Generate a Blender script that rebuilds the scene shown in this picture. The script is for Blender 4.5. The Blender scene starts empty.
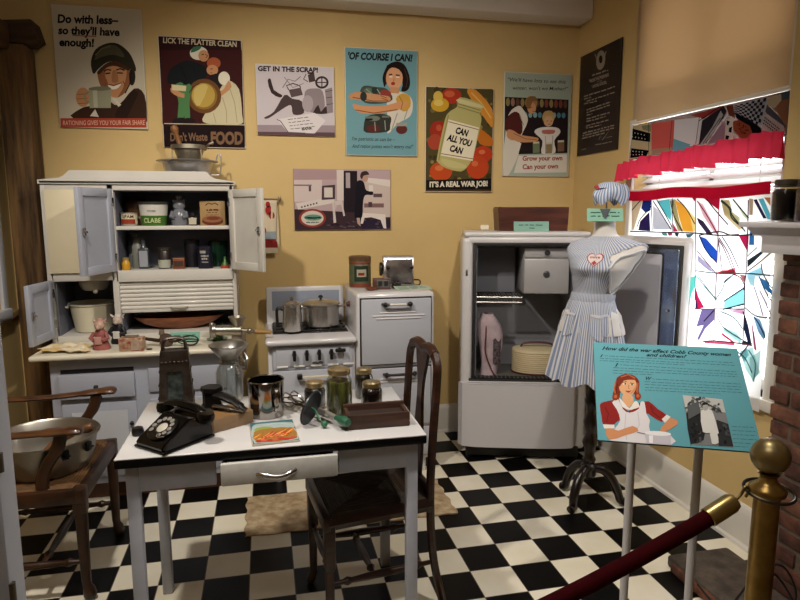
import bpy, math, random
from mathutils import Matrix, Vector
from math import sin, cos, pi, radians as R
random.seed(7)
C = bpy.context.scene.collection
scene = bpy.context.scene

# ------------------------------------------------------------------ camera
cam_data = bpy.data.cameras.new('camera')
cam = bpy.data.objects.new('camera', cam_data); C.objects.link(cam)
cam.location = (0, 0, 1.4908)
cam.rotation_euler = (R(90 - 8.19), R(0.08), R(-12.456))
cam_data.sensor_fit = 'HORIZONTAL'; cam_data.sensor_width = 36
cam_data.lens = 613.65 * 36 / 800
cam_data.clip_start = .02; cam_data.clip_end = 100
scene.camera = cam
# ------------------------------------------------------------------ daylight, lamps, exposure
world = bpy.data.worlds.new('sky'); scene.world = world; world.use_nodes = True
bg = world.node_tree.nodes['Background']
bg.inputs[0].default_value = (.90, .95, 1.0, 1); bg.inputs[1].default_value = 10.0

def area(name, loc, target, size, power, color, size_y=None, spread=None):
    l = bpy.data.lights.new(name, 'AREA'); l.energy = power; l.color = color
    l.shape = 'RECTANGLE'; l.size = size; l.size_y = size_y or size
    if spread: l.spread = R(spread)
    o = bpy.data.objects.new(name, l); C.objects.link(o); o.location = loc
    o.rotation_euler = (Vector(target) - Vector(loc)).to_track_quat('-Z', 'Y').to_euler()
    return o
def spot(name, loc, target, power, color, angle, blend=.6, radius=.06):
    l = bpy.data.lights.new(name, 'SPOT'); l.energy = power; l.color = color
    l.spot_size = R(angle); l.spot_blend = blend; l.shadow_soft_size = radius
    o = bpy.data.objects.new(name, l); C.objects.link(o); o.location = loc
    o.rotation_euler = (Vector(target) - Vector(loc)).to_track_quat('-Z', 'Y').to_euler()
    return o
WARM = (1.0, .92, .81)
win = area('window_daylight', (2.215, 2.68, 1.66), (0, 2.68, 1.66), 1.04, 1, (1, 1, 1), 1.98)
win.data.cycles.is_portal = True
spot('track_lamp_over_doorway', (-.70, 1.55, 2.9), (.45, 3.25, .70), 150, WARM, 97)
spot('track_lamp_by_window', (.85, 1.35, 2.9), (.45, 2.9, .5), 105, WARM, 104)
area('ceiling_fill', (-.2, .7, 2.95), (-.3, 2.0, 0), 1.0, 16, (1, .92, .85))  # unseen fill light added to raise the ambient level
scene.view_settings.view_transform = 'Standard'; scene.view_settings.look = 'None'
scene.view_settings.gamma = 1; scene.view_settings.use_curve_mapping = False
scene.view_settings.exposure = 0.0
scene.cycles.max_bounces = 8; scene.cycles.transparent_max_bounces = 16
scene.cycles.sample_clamp_indirect = 4.0
scene.cycles.caustics_reflective = False; scene.cycles.caustics_refractive = False

# ------------------------------------------------------------------ materials
def lin(h):
    h = h.lstrip('#'); out = []
    for i in (0, 2, 4):
        c = int(h[i:i + 2], 16) / 255
        out.append(c / 12.92 if c <= .04045 else ((c + .055) / 1.055) ** 2.4)
    return (*out, 1)
MATS = {}
def mat(hexc, rough=.5, metal=0., var=0., scale=8., bump=0., bscale=40., stretch=(1, 1, 1), coat=0., hex2=None, trans=0., alpha=1., spec=None, ior=None):
    key = (hexc, rough, metal, var, scale, bump, bscale, stretch, coat, hex2, trans, alpha, spec)
    if key in MATS: return MATS[key]
    m = bpy.data.materials.new('paint_%02d' % len(MATS)); m.use_nodes = True
    nt = m.node_tree; b = nt.nodes['Principled BSDF']
    b.inputs['Base Color'].default_value = lin(hexc); b.inputs['Roughness'].default_value = rough
    b.inputs['Metallic'].default_value = metal
    if coat: b.inputs['Coat Weight'].default_value = coat; b.inputs['Coat Roughness'].default_value = .08
    if trans: b.inputs['Transmission Weight'].default_value = trans
    if alpha < 1: b.inputs['Alpha'].default_value = alpha
    if spec is not None: b.inputs['Specular IOR Level'].default_value = spec
    if var or bump:
        tc = nt.nodes.new('ShaderNodeTexCoord'); mp = nt.nodes.new('ShaderNodeMapping')
        mp.inputs['Scale'].default_value = stretch; nt.links.new(tc.outputs['Object'], mp.inputs[0])
    if var:
        n = nt.nodes.new('ShaderNodeTexNoise'); n.inputs['Scale'].default_value = scale; n.inputs['Detail'].default_value = 5
        n.inputs['Roughness'].default_value = .6
        nt.links.new(mp.outputs[0], n.inputs[0])
        rp = nt.nodes.new('ShaderNodeValToRGB'); c1 = lin(hexc)
        c2 = lin(hex2) if hex2 else tuple(x * (1 - var) for x in c1[:3]) + (1,)
        rp.color_ramp.elements[0].position = .36; rp.color_ramp.elements[1].position = .66
        rp.color_ramp.elements[0].color = c2; rp.color_ramp.elements[1].color = c1
        nt.links.new(n.outputs[0], rp.inputs[0]); nt.links.new(rp.outputs[0], b.inputs['Base Color'])
    if bump:
        n2 = nt.nodes.new('ShaderNodeTexNoise'); n2.inputs['Scale'].default_value = bscale; n2.inputs['Detail'].default_value = 4
        nt.links.new(mp.outputs[0], n2.inputs[0])
        bp = nt.nodes.new('ShaderNodeBump'); bp.inputs['Strength'].default_value = bump; bp.inputs['Distance'].default_value = .004
        nt.links.new(n2.outputs[0], bp.inputs['Height']); nt.links.new(bp.outputs[0], b.inputs['Normal'])
    MATS[key] = m
    return m
def ink(h): return mat(h, .7, spec=.12)
def enamel(h='#dedcd6'): return mat(h, .25, var=.06, scale=5, coat=.25)
def wood(h, h2, rough=.45, st=(1, 1, 12), scale=5): return mat(h, rough, var=.5, hex2=h2, scale=scale, stretch=st, bump=.15, bscale=30)
def glassy(tint='#ffffff', amount=.88):
    key = ('glass', tint, amount)
    if key in MATS: return MATS[key]
    m = bpy.data.materials.new('clear_glass_%d' % len(MATS)); m.use_nodes = True
    nt = m.node_tree; nt.nodes.clear()
    o = nt.nodes.new('ShaderNodeOutputMaterial'); t = nt.nodes.new('ShaderNodeBsdfTransparent'); g = nt.nodes.new('ShaderNodeBsdfGlossy')
    g.inputs['Roughness'].default_value = .05
    t.inputs[0].default_value = lin(tint)
    fr = nt.nodes.new('ShaderNodeLayerWeight'); fr.inputs[0].default_value = .35
    mr = nt.nodes.new('ShaderNodeMapRange'); mr.inputs['To Min'].default_value = (1 - amount) * .35; mr.inputs['To Max'].default_value = .55
    mx = nt.nodes.new('ShaderNodeMixShader')
    nt.links.new(fr.outputs['Facing'], mr.inputs[0]); nt.links.new(mr.outputs[0], mx.inputs[0])
    nt.links.new(t.outputs[0], mx.inputs[1]); nt.links.new(g.outputs[0], mx.inputs[2]); nt.links.new(mx.outputs[0], o.inputs[0])
    MATS[key] = m
    return m
def cloth(h, trans=.5, rough=.9):
    """thin woven cloth that lets daylight through"""
    key = ('cloth', h, trans)
    if key in MATS: return MATS[key]
    m = bpy.data.materials.new('thin_cloth_%d' % len(MATS)); m.use_nodes = True
    nt = m.node_tree; nt.nodes.clear()
    o = nt.nodes.new('ShaderNodeOutputMaterial'); d = nt.nodes.new('ShaderNodeBsdfDiffuse'); t = nt.nodes.new('ShaderNodeBsdfTranslucent')
    mx = nt.nodes.new('ShaderNodeMixShader'); mx.inputs[0].default_value = trans
    d.inputs[0].default_value = lin(h); t.inputs[0].default_value = lin(h)
    nt.links.new(d.outputs[0], mx.inputs[1]); nt.links.new(t.outputs[0], mx.inputs[2]); nt.links.new(mx.outputs[0], o.inputs[0])
    MATS[key] = m
    return m

# ------------------------------------------------------------------ mesh helpers
class MB:
    def __init__(s): s.V = []; s.F = []; s.MI = []; s.SM = []; s.UV = {}
    def add(s, V, F, m=0, M=None, smooth=True):
        o = len(s.V)
        s.V += [tuple((M @ Vector(v)) if M else v) for v in V]
        for f in F: s.F.append([i + o for i in f]); s.MI.append(m); s.SM.append(smooth)
        return s
    def box(s, x0, x1, y0, y1, z0, z1, m=0, b=0., M=None, seg=2):
        if x1 < x0: x0, x1 = x1, x0
        if y1 < y0: y0, y1 = y1, y0
        if z1 < z0: z0, z1 = z1, z0
        b = min(b, (x1 - x0) * .49, (y1 - y0) * .49, (z1 - z0) * .49)
        if b <= 0:
            V = [(x, y, z) for x in (x0, x1) for y in (y0, y1) for z in (z0, z1)]
            F = [(0, 1, 3, 2), (4, 6, 7, 5), (0, 4, 5, 1), (2, 3, 7, 6), (0, 2, 6, 4), (1, 5, 7, 3)]
            return s.add(V, F, m, M, False)
        bm = _bm.new(); _bo.create_cube(bm, size=1)
        for v in bm.verts:
            v.co = Vector(((x0 + x1) / 2 + v.co.x * (x1 - x0), (y0 + y1) / 2 + v.co.y * (y1 - y0), (z0 + z1) / 2 + v.co.z * (z1 - z0)))
        _bo.bevel(bm, geom=bm.edges[:], offset=b, segments=seg, profile=.5, affect='EDGES')
        bm.verts.index_update()
        V = [tuple(v.co) for v in bm.verts]; F = [[v.index for v in f.verts] for f in bm.faces]; bm.free()
        return s.add(V, F, m, M)
    def lathe(s, prof, c=(0, 0, 0), seg=28, m=0, M=None, sx=1., sy=1., smooth=True, a0=0., a1=2 * pi):
        V = []; F = []; rings = []
        full = abs(a1 - a0 - 2 * pi) < 1e-6; n = seg if full else seg + 1
        for r, z in prof:
            if r < 1e-6: rings.append([len(V)]); V.append((c[0], c[1], c[2] + z))
            else:
                rings.append(list(range(len(V), len(V) + n)))
                for k in range(n):
                    a = a0 + (a1 - a0) * k / seg
                    V.append((c[0] + r * cos(a) * sx, c[1] + r * sin(a) * sy, c[2] + z))
        for A, B in zip(rings, rings[1:]):
            for k in range(seg):
                k2 = (k + 1) % n
                if len(A) == 1 and len(B) == 1: continue
                if len(A) == 1: F.append((A[0], B[k2], B[k]))
                elif len(B) == 1: F.append((A[k], A[k2], B[0]))
                else: F.append((A[k], A[k2], B[k2], B[k]))
        return s.add(V, F, m, M, smooth)
    def cyl(s, p0, p1, r0, r1=None, seg=16, m=0, M=None, caps=True):
        r1 = r0 if r1 is None else r1
        p0 = Vector(p0); p1 = Vector(p1); d = p1 - p0
        T = Matrix.Translation(p0) @ d.to_track_quat('Z', 'Y').to_matrix().to_4x4()
        pr = [(r0, 0), (r1, d.length)]
        if caps: pr = [(0, 0)] + pr + [(0, d.length)]
        return s.lathe(pr, seg=seg, m=m, M=(M @ T) if M else T)
    def sphere(s, c, r, m=0, M=None, sx=1, sy=1, sz=1, seg=20, rings=10):
        pr = [(r * sin(pi * k / rings), -r * sz * cos(pi * k / rings)) for k in range(rings + 1)]
        pr[0] = (0, -r * sz); pr[-1] = (0, r * sz)
        return s.lathe(pr, c, seg, m, M, sx, sy)
    def tube(s, pts, r, seg=8, m=0, M=None, closed=False, sx=1., sy=1., caps=True, up=None):
        P = [Vector(p) for p in pts]; n = len(P)
        rs = r if isinstance(r, (list, tuple)) else [r] * n
        V = []; F = []
        T0 = None; N = None
        for i in range(n):
            a = P[i - 1] if (i > 0 or closed) else P[0]
            b = P[(i + 1) % n] if (i < n - 1 or closed) else P[-1]
            T = (b - a).normalized()
            if N is None:
                ref = Vector(up) if up else (Vector((0, 0, 1)) if abs(T.z) < .9 else Vector((1, 0, 0)))
                N = (ref - T * ref.dot(T)).normalized()
            else:
                N = (N - T * N.dot(T))
                N = N.normalized() if N.length > 1e-6 else T.orthogonal().normalized()
            Bn = T.cross(N)
            for k in range(seg):
                a_ = 2 * pi * k / seg
                V.append(tuple(P[i] + N * (cos(a_) * rs[i] * sx) + Bn * (sin(a_) * rs[i] * sy)))
        for i in range(n if closed else n - 1):
            j = (i + 1) % n
            for k in range(seg):
                k2 = (k + 1) % seg
                F.append((i * seg + k, i * seg + k2, j * seg + k2, j * seg + k))
        if caps and not closed:
            F.append(list(range(seg))[::-1]); F.append([(n - 1) * seg + k for k in range(seg)])
        return s.add(V, F, m, M)
    def prism(s, poly, d0, d1, m=0, M=None, axis='z', smooth=False):
        """extrude a 2-D outline; axis z: (x,y), axis y: (x,z), axis x: (y,z)"""
        def p3(p, d): return {'z': (p[0], p[1], d), 'y': (p[0], d, p[1]), 'x': (d, p[0], p[1])}[axis]
        n = len(poly)
        V = [p3(p, d0) for p in poly] + [p3(p, d1) for p in poly]
        F = [list(range(n))[::-1], list(range(n, 2 * n))] + [(k, (k + 1) % n, n + (k + 1) % n, n + k) for k in range(n)]
        return s.add(V, F, m, M, smooth)
    def grid(s, fn, nu, nv, m=0, M=None, cu=False, cv=False, flip=False, skip=None, smooth=True):
        V = []; F = []
        NU = nu if cu else nu + 1; NV = nv if cv else nv + 1
        for i in range(NU):
            for j in range(NV): V.append(tuple(fn(i / nu, j / nv)))
        for i in range(nu):
            for j in range(nv):
                if skip and skip(i, j): continue
                a = i * NV + j; b = ((i + 1) % NU) * NV + j; c = ((i + 1) % NU) * NV + (j + 1) % NV; d = i * NV + (j + 1) % NV
                F.append((a, d, c, b) if flip else (a, b, c, d))
        return s.add(V, F, m, M, smooth)
    def shell(s, fn, nu, nv, t, m=0, M=None, cu=False):
        """two skins fn(u,v,off) closed round the rim"""
        s.grid(lambda u, v: fn(u, v, t / 2), nu, nv, m, M, cu)
        s.grid(lambda u, v: fn(u, v, -t / 2), nu, nv, m, M, cu, flip=True)
        for vv in (0, 1): s.grid(lambda u, w: fn(u, vv, t / 2 - t * w), nu, 1, m, M, cu, flip=(vv == 0))
        if not cu:
            for uu in (0, 1): s.grid(lambda w, v: fn(uu, v, t / 2 - t * w), 1, nv, m, M, flip=(uu == 1))
        return s
import bmesh
class _bm:
    new = staticmethod(bmesh.new)
_bo = bmesh.ops
INV = {}
def props(o, label=None, cat=None, group=None, kind=None):
    if label: o['label'] = label
    if cat: o['category'] = cat
    if group: o['group'] = group
    if kind: o['kind'] = kind
    return o
def mesh_of(mb, name, mats, M=None, fixn=True):
    me = bpy.data.meshes.new(name)
    V = [tuple(M @ Vector(v)) for v in mb.V] if M else mb.V
    me.from_pydata(V, [], mb.F)
    for mm in (mats if isinstance(mats, (list, tuple)) else [mats]): me.materials.append(mm)
    me.polygons.foreach_set('material_index', mb.MI); me.polygons.foreach_set('use_smooth', mb.SM)
    if fixn:
        bm = bmesh.new(); bm.from_mesh(me); bmesh.ops.recalc_face_normals(bm, faces=bm.faces[:]); bm.to_mesh(me); bm.free()
    me.validate(); me.update()
    me.set_sharp_from_angle(angle=R(38))
    return me
def thing(name, label, cat, loc=(0, 0, 0), rz=0., group=None, kind=None):
    o = bpy.data.objects.new(name, None); C.objects.link(o)
    o.location = loc; o.rotation_euler = (0, 0, R(rz)); o.empty_display_size = .05
    INV[o.name] = (Matrix.Translation(loc) @ Matrix.Rotation(R(rz), 4, 'Z')).inverted()
    return props(o, label, cat, group, kind)
def part(mb, name, mats, parent, world=False, label=None, kind=None, fixn=True):
    """a mesh child; world=True when its vertices were laid out in room coordinates"""
    Mi = INV.get(parent.name)
    me = mesh_of(mb, name, mats, Mi if world else None, fixn)
    o = bpy.data.objects.new(name, me); C.objects.link(o); o.parent = parent
    if Mi is not None: INV[o.name] = Mi
    return props(o, label, None, None, kind)
def solo(mb, name, mats, label=None, cat=None, group=None, kind=None, origin=None, fixn=True):
    """a top-level thing that is one mesh, laid out in room coordinates"""
    if origin is None:
        xs, ys, zs = zip(*mb.V); origin = ((min(xs) + max(xs)) / 2, (min(ys) + max(ys)) / 2, min(zs))
    me = mesh_of(mb, name, mats, Matrix.Translation(origin).inverted(), fixn)
    o = bpy.data.objects.new(name, me); C.objects.link(o); o.location = origin
    INV[o.name] = Matrix.Translation(origin).inverted()
    return props(o, label, cat, group, kind)
def structure(mb, name, mats, label=None, fixn=True):
    return solo(mb, name, mats, label, None, None, 'structure', origin=(0, 0, 0), fixn=fixn)
def dup(root, loc, rz=None, label=None, group=None):
    r = root.copy(); C.objects.link(r); r.location = loc
    if rz is not None: r.rotation_euler = (0, 0, R(rz))
    if label: r['label'] = label
    if group: r['group'] = group
    for ch in list(root.children):
        c = ch.copy(); C.objects.link(c); c.parent = r
        for g in list(ch.children):
            d = g.copy(); C.objects.link(d); d.parent = c
    return r
def smooth_closed(pts, n=5):
    out = []; L = len(pts)
    for i in range(L):
        p0, p1, p2, p3 = (Vector(pts[(i + k - 1) % L]) for k in range(4))
        for j in range(n):
            t = j / n
            out.append(tuple(.5 * ((2 * p1) + (p2 - p0) * t + (2 * p0 - 5 * p1 + 4 * p2 - p3) * t * t + (3 * p1 - p0 - 3 * p2 + p3) * t ** 3)))
    return out
def spline(pts, n=6):
    out = []; L = len(pts)
    P = [Vector(p) for p in pts]
    for i in range(L - 1):
        p0 = P[max(i - 1, 0)]; p1 = P[i]; p2 = P[i + 1]; p3 = P[min(i + 2, L - 1)]
        for j in range(n):
            t = j / n
            out.append(tuple(.5 * ((2 * p1) + (p2 - p0) * t + (2 * p0 - 5 * p1 + 4 * p2 - p3) * t * t + (3 * p1 - p0 - 3 * p2 + p3) * t ** 3)))
    out.append(tuple(P[-1])); return out

# ------------------------------------------------------------------ printed matter: flat ink shapes on a board
_glyph = {}
def glyphs(txt, bold=0., shear=0.):
    k = (txt, bold, shear)
    if k not in _glyph:
        cu = bpy.data.curves.new('t', 'FONT'); cu.body = txt; cu.size = 1; cu.offset = bold; cu.shear = shear; cu.resolution_u = 3
        ob = bpy.data.objects.new('t', cu)
        me = bpy.data.meshes.new_from_object(ob)
        V = [(v.co.x, v.co.y) for v in me.vertices]; F = [list(p.vertices) for p in me.polygons]
        bpy.data.objects.remove(ob); bpy.data.curves.remove(cu); bpy.data.meshes.remove(me)
        _glyph[k] = (V, F)
    return _glyph[k]
class Art:
    """shapes given in the pixels of one enlarged crop; quad = where the board's corners lie in it"""
    def __init__(s, quad, w, h):
        s.w, s.h = w, h; s.H = s.homog(quad)
        s.pic = MB(); s.let = MB(); s.cols = []; s.lcols = []; s.layer = 0
    @staticmethod
    def homog(q):
        src = q; dst = [(-.5, .5), (.5, .5), (.5, -.5), (-.5, -.5)]
        A = []; B = []
        for (x, y), (u, v) in zip(src, dst):
            A.append([x, y, 1, 0, 0, 0, -u * x, -u * y]); B.append(u)
            A.append([0, 0, 0, x, y, 1, -v * x, -v * y]); B.append(v)
        n = 8
        for i in range(n):
            p = max(range(i, n), key=lambda r: abs(A[r][i])); A[i], A[p] = A[p], A[i]; B[i], B[p] = B[p], B[i]
            for r in range(n):
                if r != i:
                    f = A[r][i] / A[i][i]
                    if f:
                        A[r] = [a - f * b for a, b in zip(A[r], A[i])]; B[r] -= f * B[i]
        return [B[i] / A[i][i] for i in range(n)] + [1]
    def uv(s, p):
        a, b, c, d, e, f, g, h, i = s.H; k = g * p[0] + h * p[1] + 1
        return ((a * p[0] + b * p[1] + c) / k * s.w, (d * p[0] + e * p[1] + f) / k * s.h)
    def _col(s, col, lst):
        if col not in lst: lst.append(col)
        return lst.index(col)
    def poly(s, col, pts, sm=0):
        if sm: pts = smooth_closed([(*p, 0) for p in pts], sm)
        s.layer += 1; y = -.0008 - s.layer * .00002
        V = []
        for p in pts:
            u, v = s.uv(p); u = max(-s.w / 2 + .001, min(s.w / 2 - .001, u)); v = max(-s.h / 2 + .001, min(s.h / 2 - .001, v)); V.append((u, y, v))
        s.pic.add(V, [list(range(len(V)))], s._col(col, s.cols), None, False); return s
    def rect(s, col, x0, y0, x1, y1): return s.poly(col, [(x0, y0), (x1, y0), (x1, y1), (x0, y1)])
    def ell(s, col, cx, cy, rx, ry=None, rot=0, n=20):
        ry = rx if ry is None else ry; a = R(rot)
        return s.poly(col, [(cx + rx * cos(t) * cos(a) - ry * sin(t) * sin(a), cy + rx * cos(t) * sin(a) + ry * sin(t) * cos(a)) for t in (2 * pi * k / n for k in range(n))])
    def line(s, col, pts, wd=3., let=False):
        s.layer += 1; y = -.0008 - s.layer * .00002
        L = []; Rr = []
        for i, p in enumerate(pts):
            a = Vector(pts[max(i - 1, 0)][:2]); b = Vector(pts[min(i + 1, len(pts) - 1)][:2]); d = (b - a)
            d = d.normalized() if d.length else Vector((1, 0)); nrm = Vector((-d.y, d.x)) * wd / 2
            L.append((p[0] + nrm.x, p[1] + nrm.y)); Rr.append((p[0] - nrm.x, p[1] - nrm.y))
        V = [(u, y, v) for u, v in map(s.uv, L + Rr)]; n = len(pts)
        tgt, lst = (s.let, s.lcols) if let else (s.pic, s.cols)
        tgt.add(V, [(i, i + 1, n + i + 1, n + i) for i in range(n - 1)], s._col(col, lst), None, False); return s
    def text(s, col, txt, x0, y0, x1, y1, cap, bold=.035, shear=0.):
        """baseline from (x0,y0) to (x1,y1), capital height cap, all in crop pixels"""
        V, F = glyphs(txt, bold, shear)
        if not V: return s
        mx = min(v[0] for v in V); Mx = max(v[0] for v in V)
        s.layer += 1; y = -.0008 - s.layer * .00002
        dx, dy = x1 - x0, y1 - y0; L = math.hypot(dx, dy); nx, ny = dy / L, -dx / L
        W = []
        for a, b in V:
            t = (a - mx) / (Mx - mx); k = b / .70 * cap
            u, v = s.uv((x0 + dx * t + nx * k, y0 + dy * t + ny * k)); W.append((u, y, v))
        s.let.add(W, F, s._col(col, s.lcols), None, False); return s
    def scribble(s, col, x0, y0, x1, y1, th=2.2, rnd=None):
        """a line of print too small to read: word-long strokes of x-height"""
        rnd = rnd or random.Random(int(x0 * 7 + y0 * 13)); L = math.hypot(x1 - x0, y1 - y0); t = 0
        while t < 1:
            w = rnd.uniform(8, 30) / L; e = min(1, t + w)
            n = max(2, int((e - t) * L / 4)); pts = []
            for k in range(n + 1):
                q = t + (e - t) * k / n; pts.append((x0 + (x1 - x0) * q, y0 + (y1 - y0) * q + rnd.uniform(-.5, .5) * th * .5))
            s.layer -= 1; s.line(col, pts, th, True); t = e + 5 / L
        return s
    def build(s, parent, M=None, picname='picture', letname='lettering'):
        for mb, cols, nm in ((s.pic, s.cols, picname), (s.let, s.lcols, letname)):
            if mb.V:
                m2 = MB(); m2.V = [tuple(M @ Vector(v)) for v in mb.V] if M else mb.V; m2.F = mb.F; m2.MI = mb.MI; m2.SM = mb.SM
                part(m2, nm, [ink(c) for c in cols], parent, fixn=False)
# ------------------------------------------------------------------ room
YB, XR, XL, ZC = 3.89, 2.07, -1.40, 2.98
YF = -1.2
wall_paint = mat('#d2b57b', .85, var=.06, scale=2.5, bump=.05, bscale=120)
white_trim = mat('#d9d4cb', .45, var=.05, scale=4)
T = .18
def floor_mat():
    m = bpy.data.materials.new('checker_tiles'); m.use_nodes = True; nt = m.node_tree; b = nt.nodes['Principled BSDF']
    tc = nt.nodes.new('ShaderNodeTexCoord'); mp = nt.nodes.new('ShaderNodeMapping')
    mp.inputs['Location'].default_value = (-.798 / T, -3.342 / T, .5); mp.inputs['Scale'].default_value = (1 / T, 1 / T, 0)
    nt.links.new(tc.outputs['Object'], mp.inputs[0])
    ck = nt.nodes.new('ShaderNodeTexChecker'); ck.inputs['Scale'].default_value = 1
    nt.links.new(mp.outputs[0], ck.inputs[0])
    n = nt.nodes.new('ShaderNodeTexNoise'); n.inputs['Scale'].default_value = 3; n.inputs['Detail'].default_value = 6
    nt.links.new(tc.outputs['Object'], n.inputs[0])
    r1 = nt.nodes.new('ShaderNodeValToRGB'); r1.color_ramp.elements[0].color = lin('#e4dcc4'); r1.color_ramp.elements[1].color = lin('#f2ecdc')
    r1.color_ramp.elements[0].position = .35; r1.color_ramp.elements[1].position = .65
    nt.links.new(n.outputs[0], r1.inputs[0])
    ck.inputs['Color2'].default_value = lin('#0c0b0b'); nt.links.new(r1.outputs[0], ck.inputs['Color1'])
    # joint lines
    sx = nt.nodes.new('ShaderNodeSeparateXYZ'); nt.links.new(mp.outputs[0], sx.inputs[0]); ds = []
    for ax in (0, 1):
        f = nt.nodes.new('ShaderNodeMath'); f.operation = 'PINGPONG'; f.inputs[1].default_value = .5; nt.links.new(sx.outputs[ax], f.inputs[0]); ds.append(f)
    mn = nt.nodes.new('ShaderNodeMath'); mn.operation = 'MINIMUM'; nt.links.new(ds[0].outputs[0], mn.inputs[0]); nt.links.new(ds[1].outputs[0], mn.inputs[1])
    lt = nt.nodes.new('ShaderNodeMath'); lt.operation = 'LESS_THAN'; lt.inputs[1].default_value = .009; nt.links.new(mn.outputs[0], lt.inputs[0])
    mx = nt.nodes.new('ShaderNodeMixRGB'); mx.inputs[2].default_value = lin('#6d665a'); nt.links.new(ck.outputs[0], mx.inputs[1])
    nt.links.new(lt.outputs[0], mx.inputs[0]); nt.links.new(mx.outputs[0], b.inputs['Base Color'])
    b.inputs['Roughness'].default_value = .34; b.inputs['Specular IOR Level'].default_value = .13
    return m
structure(MB().box(XL - .2, XR + .2, YF - .2, YB + .2, -.1, 0), 'floor', floor_mat(), 'black and cream checkerboard tile floor')
structure(MB().box(XL - .2, XR + .2, YF - .2, YB + .2, ZC, ZC + .1), 'ceiling', mat('#cfc8bd', .9))
structure(MB().box(XL - .2, XR + .2, YB, YB + .15, 0, ZC), 'wall_back', wall_paint, 'yellow plaster back wall hung with posters')
structure(MB().box(XL - .2, XR + .2, YF - .15, YF, 0, ZC), 'wall_front', wall_paint)
# left wall with a window opening
lw = MB(); a0, a1, z0, z1 = 2.75, 3.66, 1.0, 1.95
lw.box(XL - .15, XL, YF, a0, 0, ZC).box(XL - .15, XL, a1, YB, 0, ZC).box(XL - .15, XL, a0, a1, 0, z0).box(XL - .15, XL, a0, a1, z1, ZC)
structure(lw, 'wall_left', wall_paint, 'yellow wall with dado rail beside the timber post')
lwin = structure(MB().box(XL - .14, XL - .11, a0, a1, z0, z1), 'window_2', mat('#8f98a8', .3, var=.2, scale=3), 'white framed window on the side wall')
fr = MB()
fr.box(XL, XL + .02, a1, a1 + .06, z0 - .06, z1 + .06, b=.004).box(XL, XL + .02, a0 - .06, a0, z0 - .06, z1 + .06, b=.004)
fr.box(XL, XL + .02, a0, a1, z1, z1 + .06, b=.004).box(XL, XL + .035, a0 - .08, a1 + .07, z0 - .09, z0 - .03, b=.008)
part(fr, 'window_frame', mat('#c9ccd2', .5), lwin, world=True)
structure(MB().box(XL, XL + .02, a1 + .08, YB, .90, .94, b=.006).box(XL, XL + .012, YF, YB, 0, .12), 'trim_2', mat('#a98a56', .5), 'dado rail on the side wall')
# right wall with the tall window
WY0, WY1, WZ0, WZ1 = 2.14, 3.18, .70, 2.66
rw = MB()
rw.box(XR, XR + .15, YF, WY0, 0, ZC).box(XR, XR + .15, WY1, YB, 0, ZC).box(XR, XR + .15, WY0, WY1, 0, WZ0).box(XR, XR + .15, WY0, WY1, WZ1, ZC)
structure(rw, 'wall_right', wall_paint, 'yellow side wall with the curtained window')
w1 = structure(MB().box(XR + .10, XR + .104, WY0, WY1, WZ0, WZ1), 'window_1', glassy('#ffffff', .96), 'tall bright window behind patchwork curtain')
wf = MB()
for y in (WY0, WY1 - .05, (WY0 + WY1) / 2 - .02): wf.box(XR + .08, XR + .12, y, y + (.05 if y != (WY0 + WY1) / 2 - .02 else .04), WZ0, WZ1, b=.004)
for z in (WZ0, 1.62, WZ1 - .05): wf.box(XR + .08, XR + .12, WY0, WY1, z, z + .05, b=.004)
part(wf, 'sash', white_trim, w1, world=True)
cs = MB()
cs.box(XR - .018, XR, WY0 - .055, WY0, WZ0 - .04, WZ1, b=.004).box(XR - .018, XR, WY1, WY1 + .05, WZ0 - .04, 2.0, b=.004)
cs.box(XR - .03, XR + .1, WY0 - .06, WY1 + .06, WZ0 - .05, WZ0, b=.006)
part(cs, 'casing', white_trim, w1, world=True)
# soffit and baseboards
sof = MB().box(XL, XR, 3.72, YB, 2.69, ZC, b=.012)
structure(sof, 'trim_1', mat('#ddd6cc', .8), 'white boxed soffit along the top of the back wall')
def base(x0, y0, x1, y1, name, lab):
    d = Vector((x1 - x0, y1 - y0, 0)); L = d.length; M = Matrix.Translation((x0, y0, 0)) @ Matrix.Rotation(math.atan2(d.y, d.x), 4, 'Z')
    prof = [(0, 0), (-.022, 0), (-.022, .15), (-.016, .17), (-.008, .185), (0, .19)]
    structure(MB().prism(prof, 0, L, 0, M, axis='x').prism([(-.022, 0), (-.036, 0), (-.034, .012), (-.022, .02)], 0, L, 0, M, axis='x'), name, white_trim, lab)
base(XL, YB, XR, YB, 'baseboard_back', 'white baseboard under the back wall')
base(XR, YB, XR, 2.12, 'baseboard_right', 'white baseboard below the window')
# doorway post close on the left
dj = structure(MB().box(-.60, -.475, 1.17, 1.24, 0, 2.3, b=.006), 'door_1', mat('#c3cad8', .5), 'white doorway jamb at the edge of the view')
hg = MB()
for z in (.44, .78, 1.03): hg.cyl((-.474, 1.175, z), (-.474, 1.175, z + .035), .006, seg=10)
part(hg, 'hinge', mat('#6b6458', .4, .7), dj, world=True)

# ------------------------------------------------------------------ timber post frame
tf = thing('timber_frame', 'dark weathered timber post and beam frame beside the kitchen cabinet', 'timber frame', (-1.25, 3.77, 0))
tw = wood('#7a5a32', '#3a2712', .8, (9, 9, .8), 3)
part(MB().box(-1.33, -1.19, 3.70, 3.86, 0, 2.36, b=.008), 'post', tw, tf, True)
part(MB().box(-1.37, -1.26, 1.9, 3.72, 2.33, 2.46, b=.008), 'beam', wood('#5d4322', '#2c1c0d', .8, (9, .8, 9), 3), tf, True)
part(MB().prism([(-1.39, 2.37), (-1.17, 2.37), (-1.13, 2.40), (-1.155, 2.49), (-1.39, 2.47)], 3.72, 3.86, axis='y'), 'cap_block', wood('#4a331a', '#22150a', .8, (.8, 9, 9), 3), tf, True)

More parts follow.
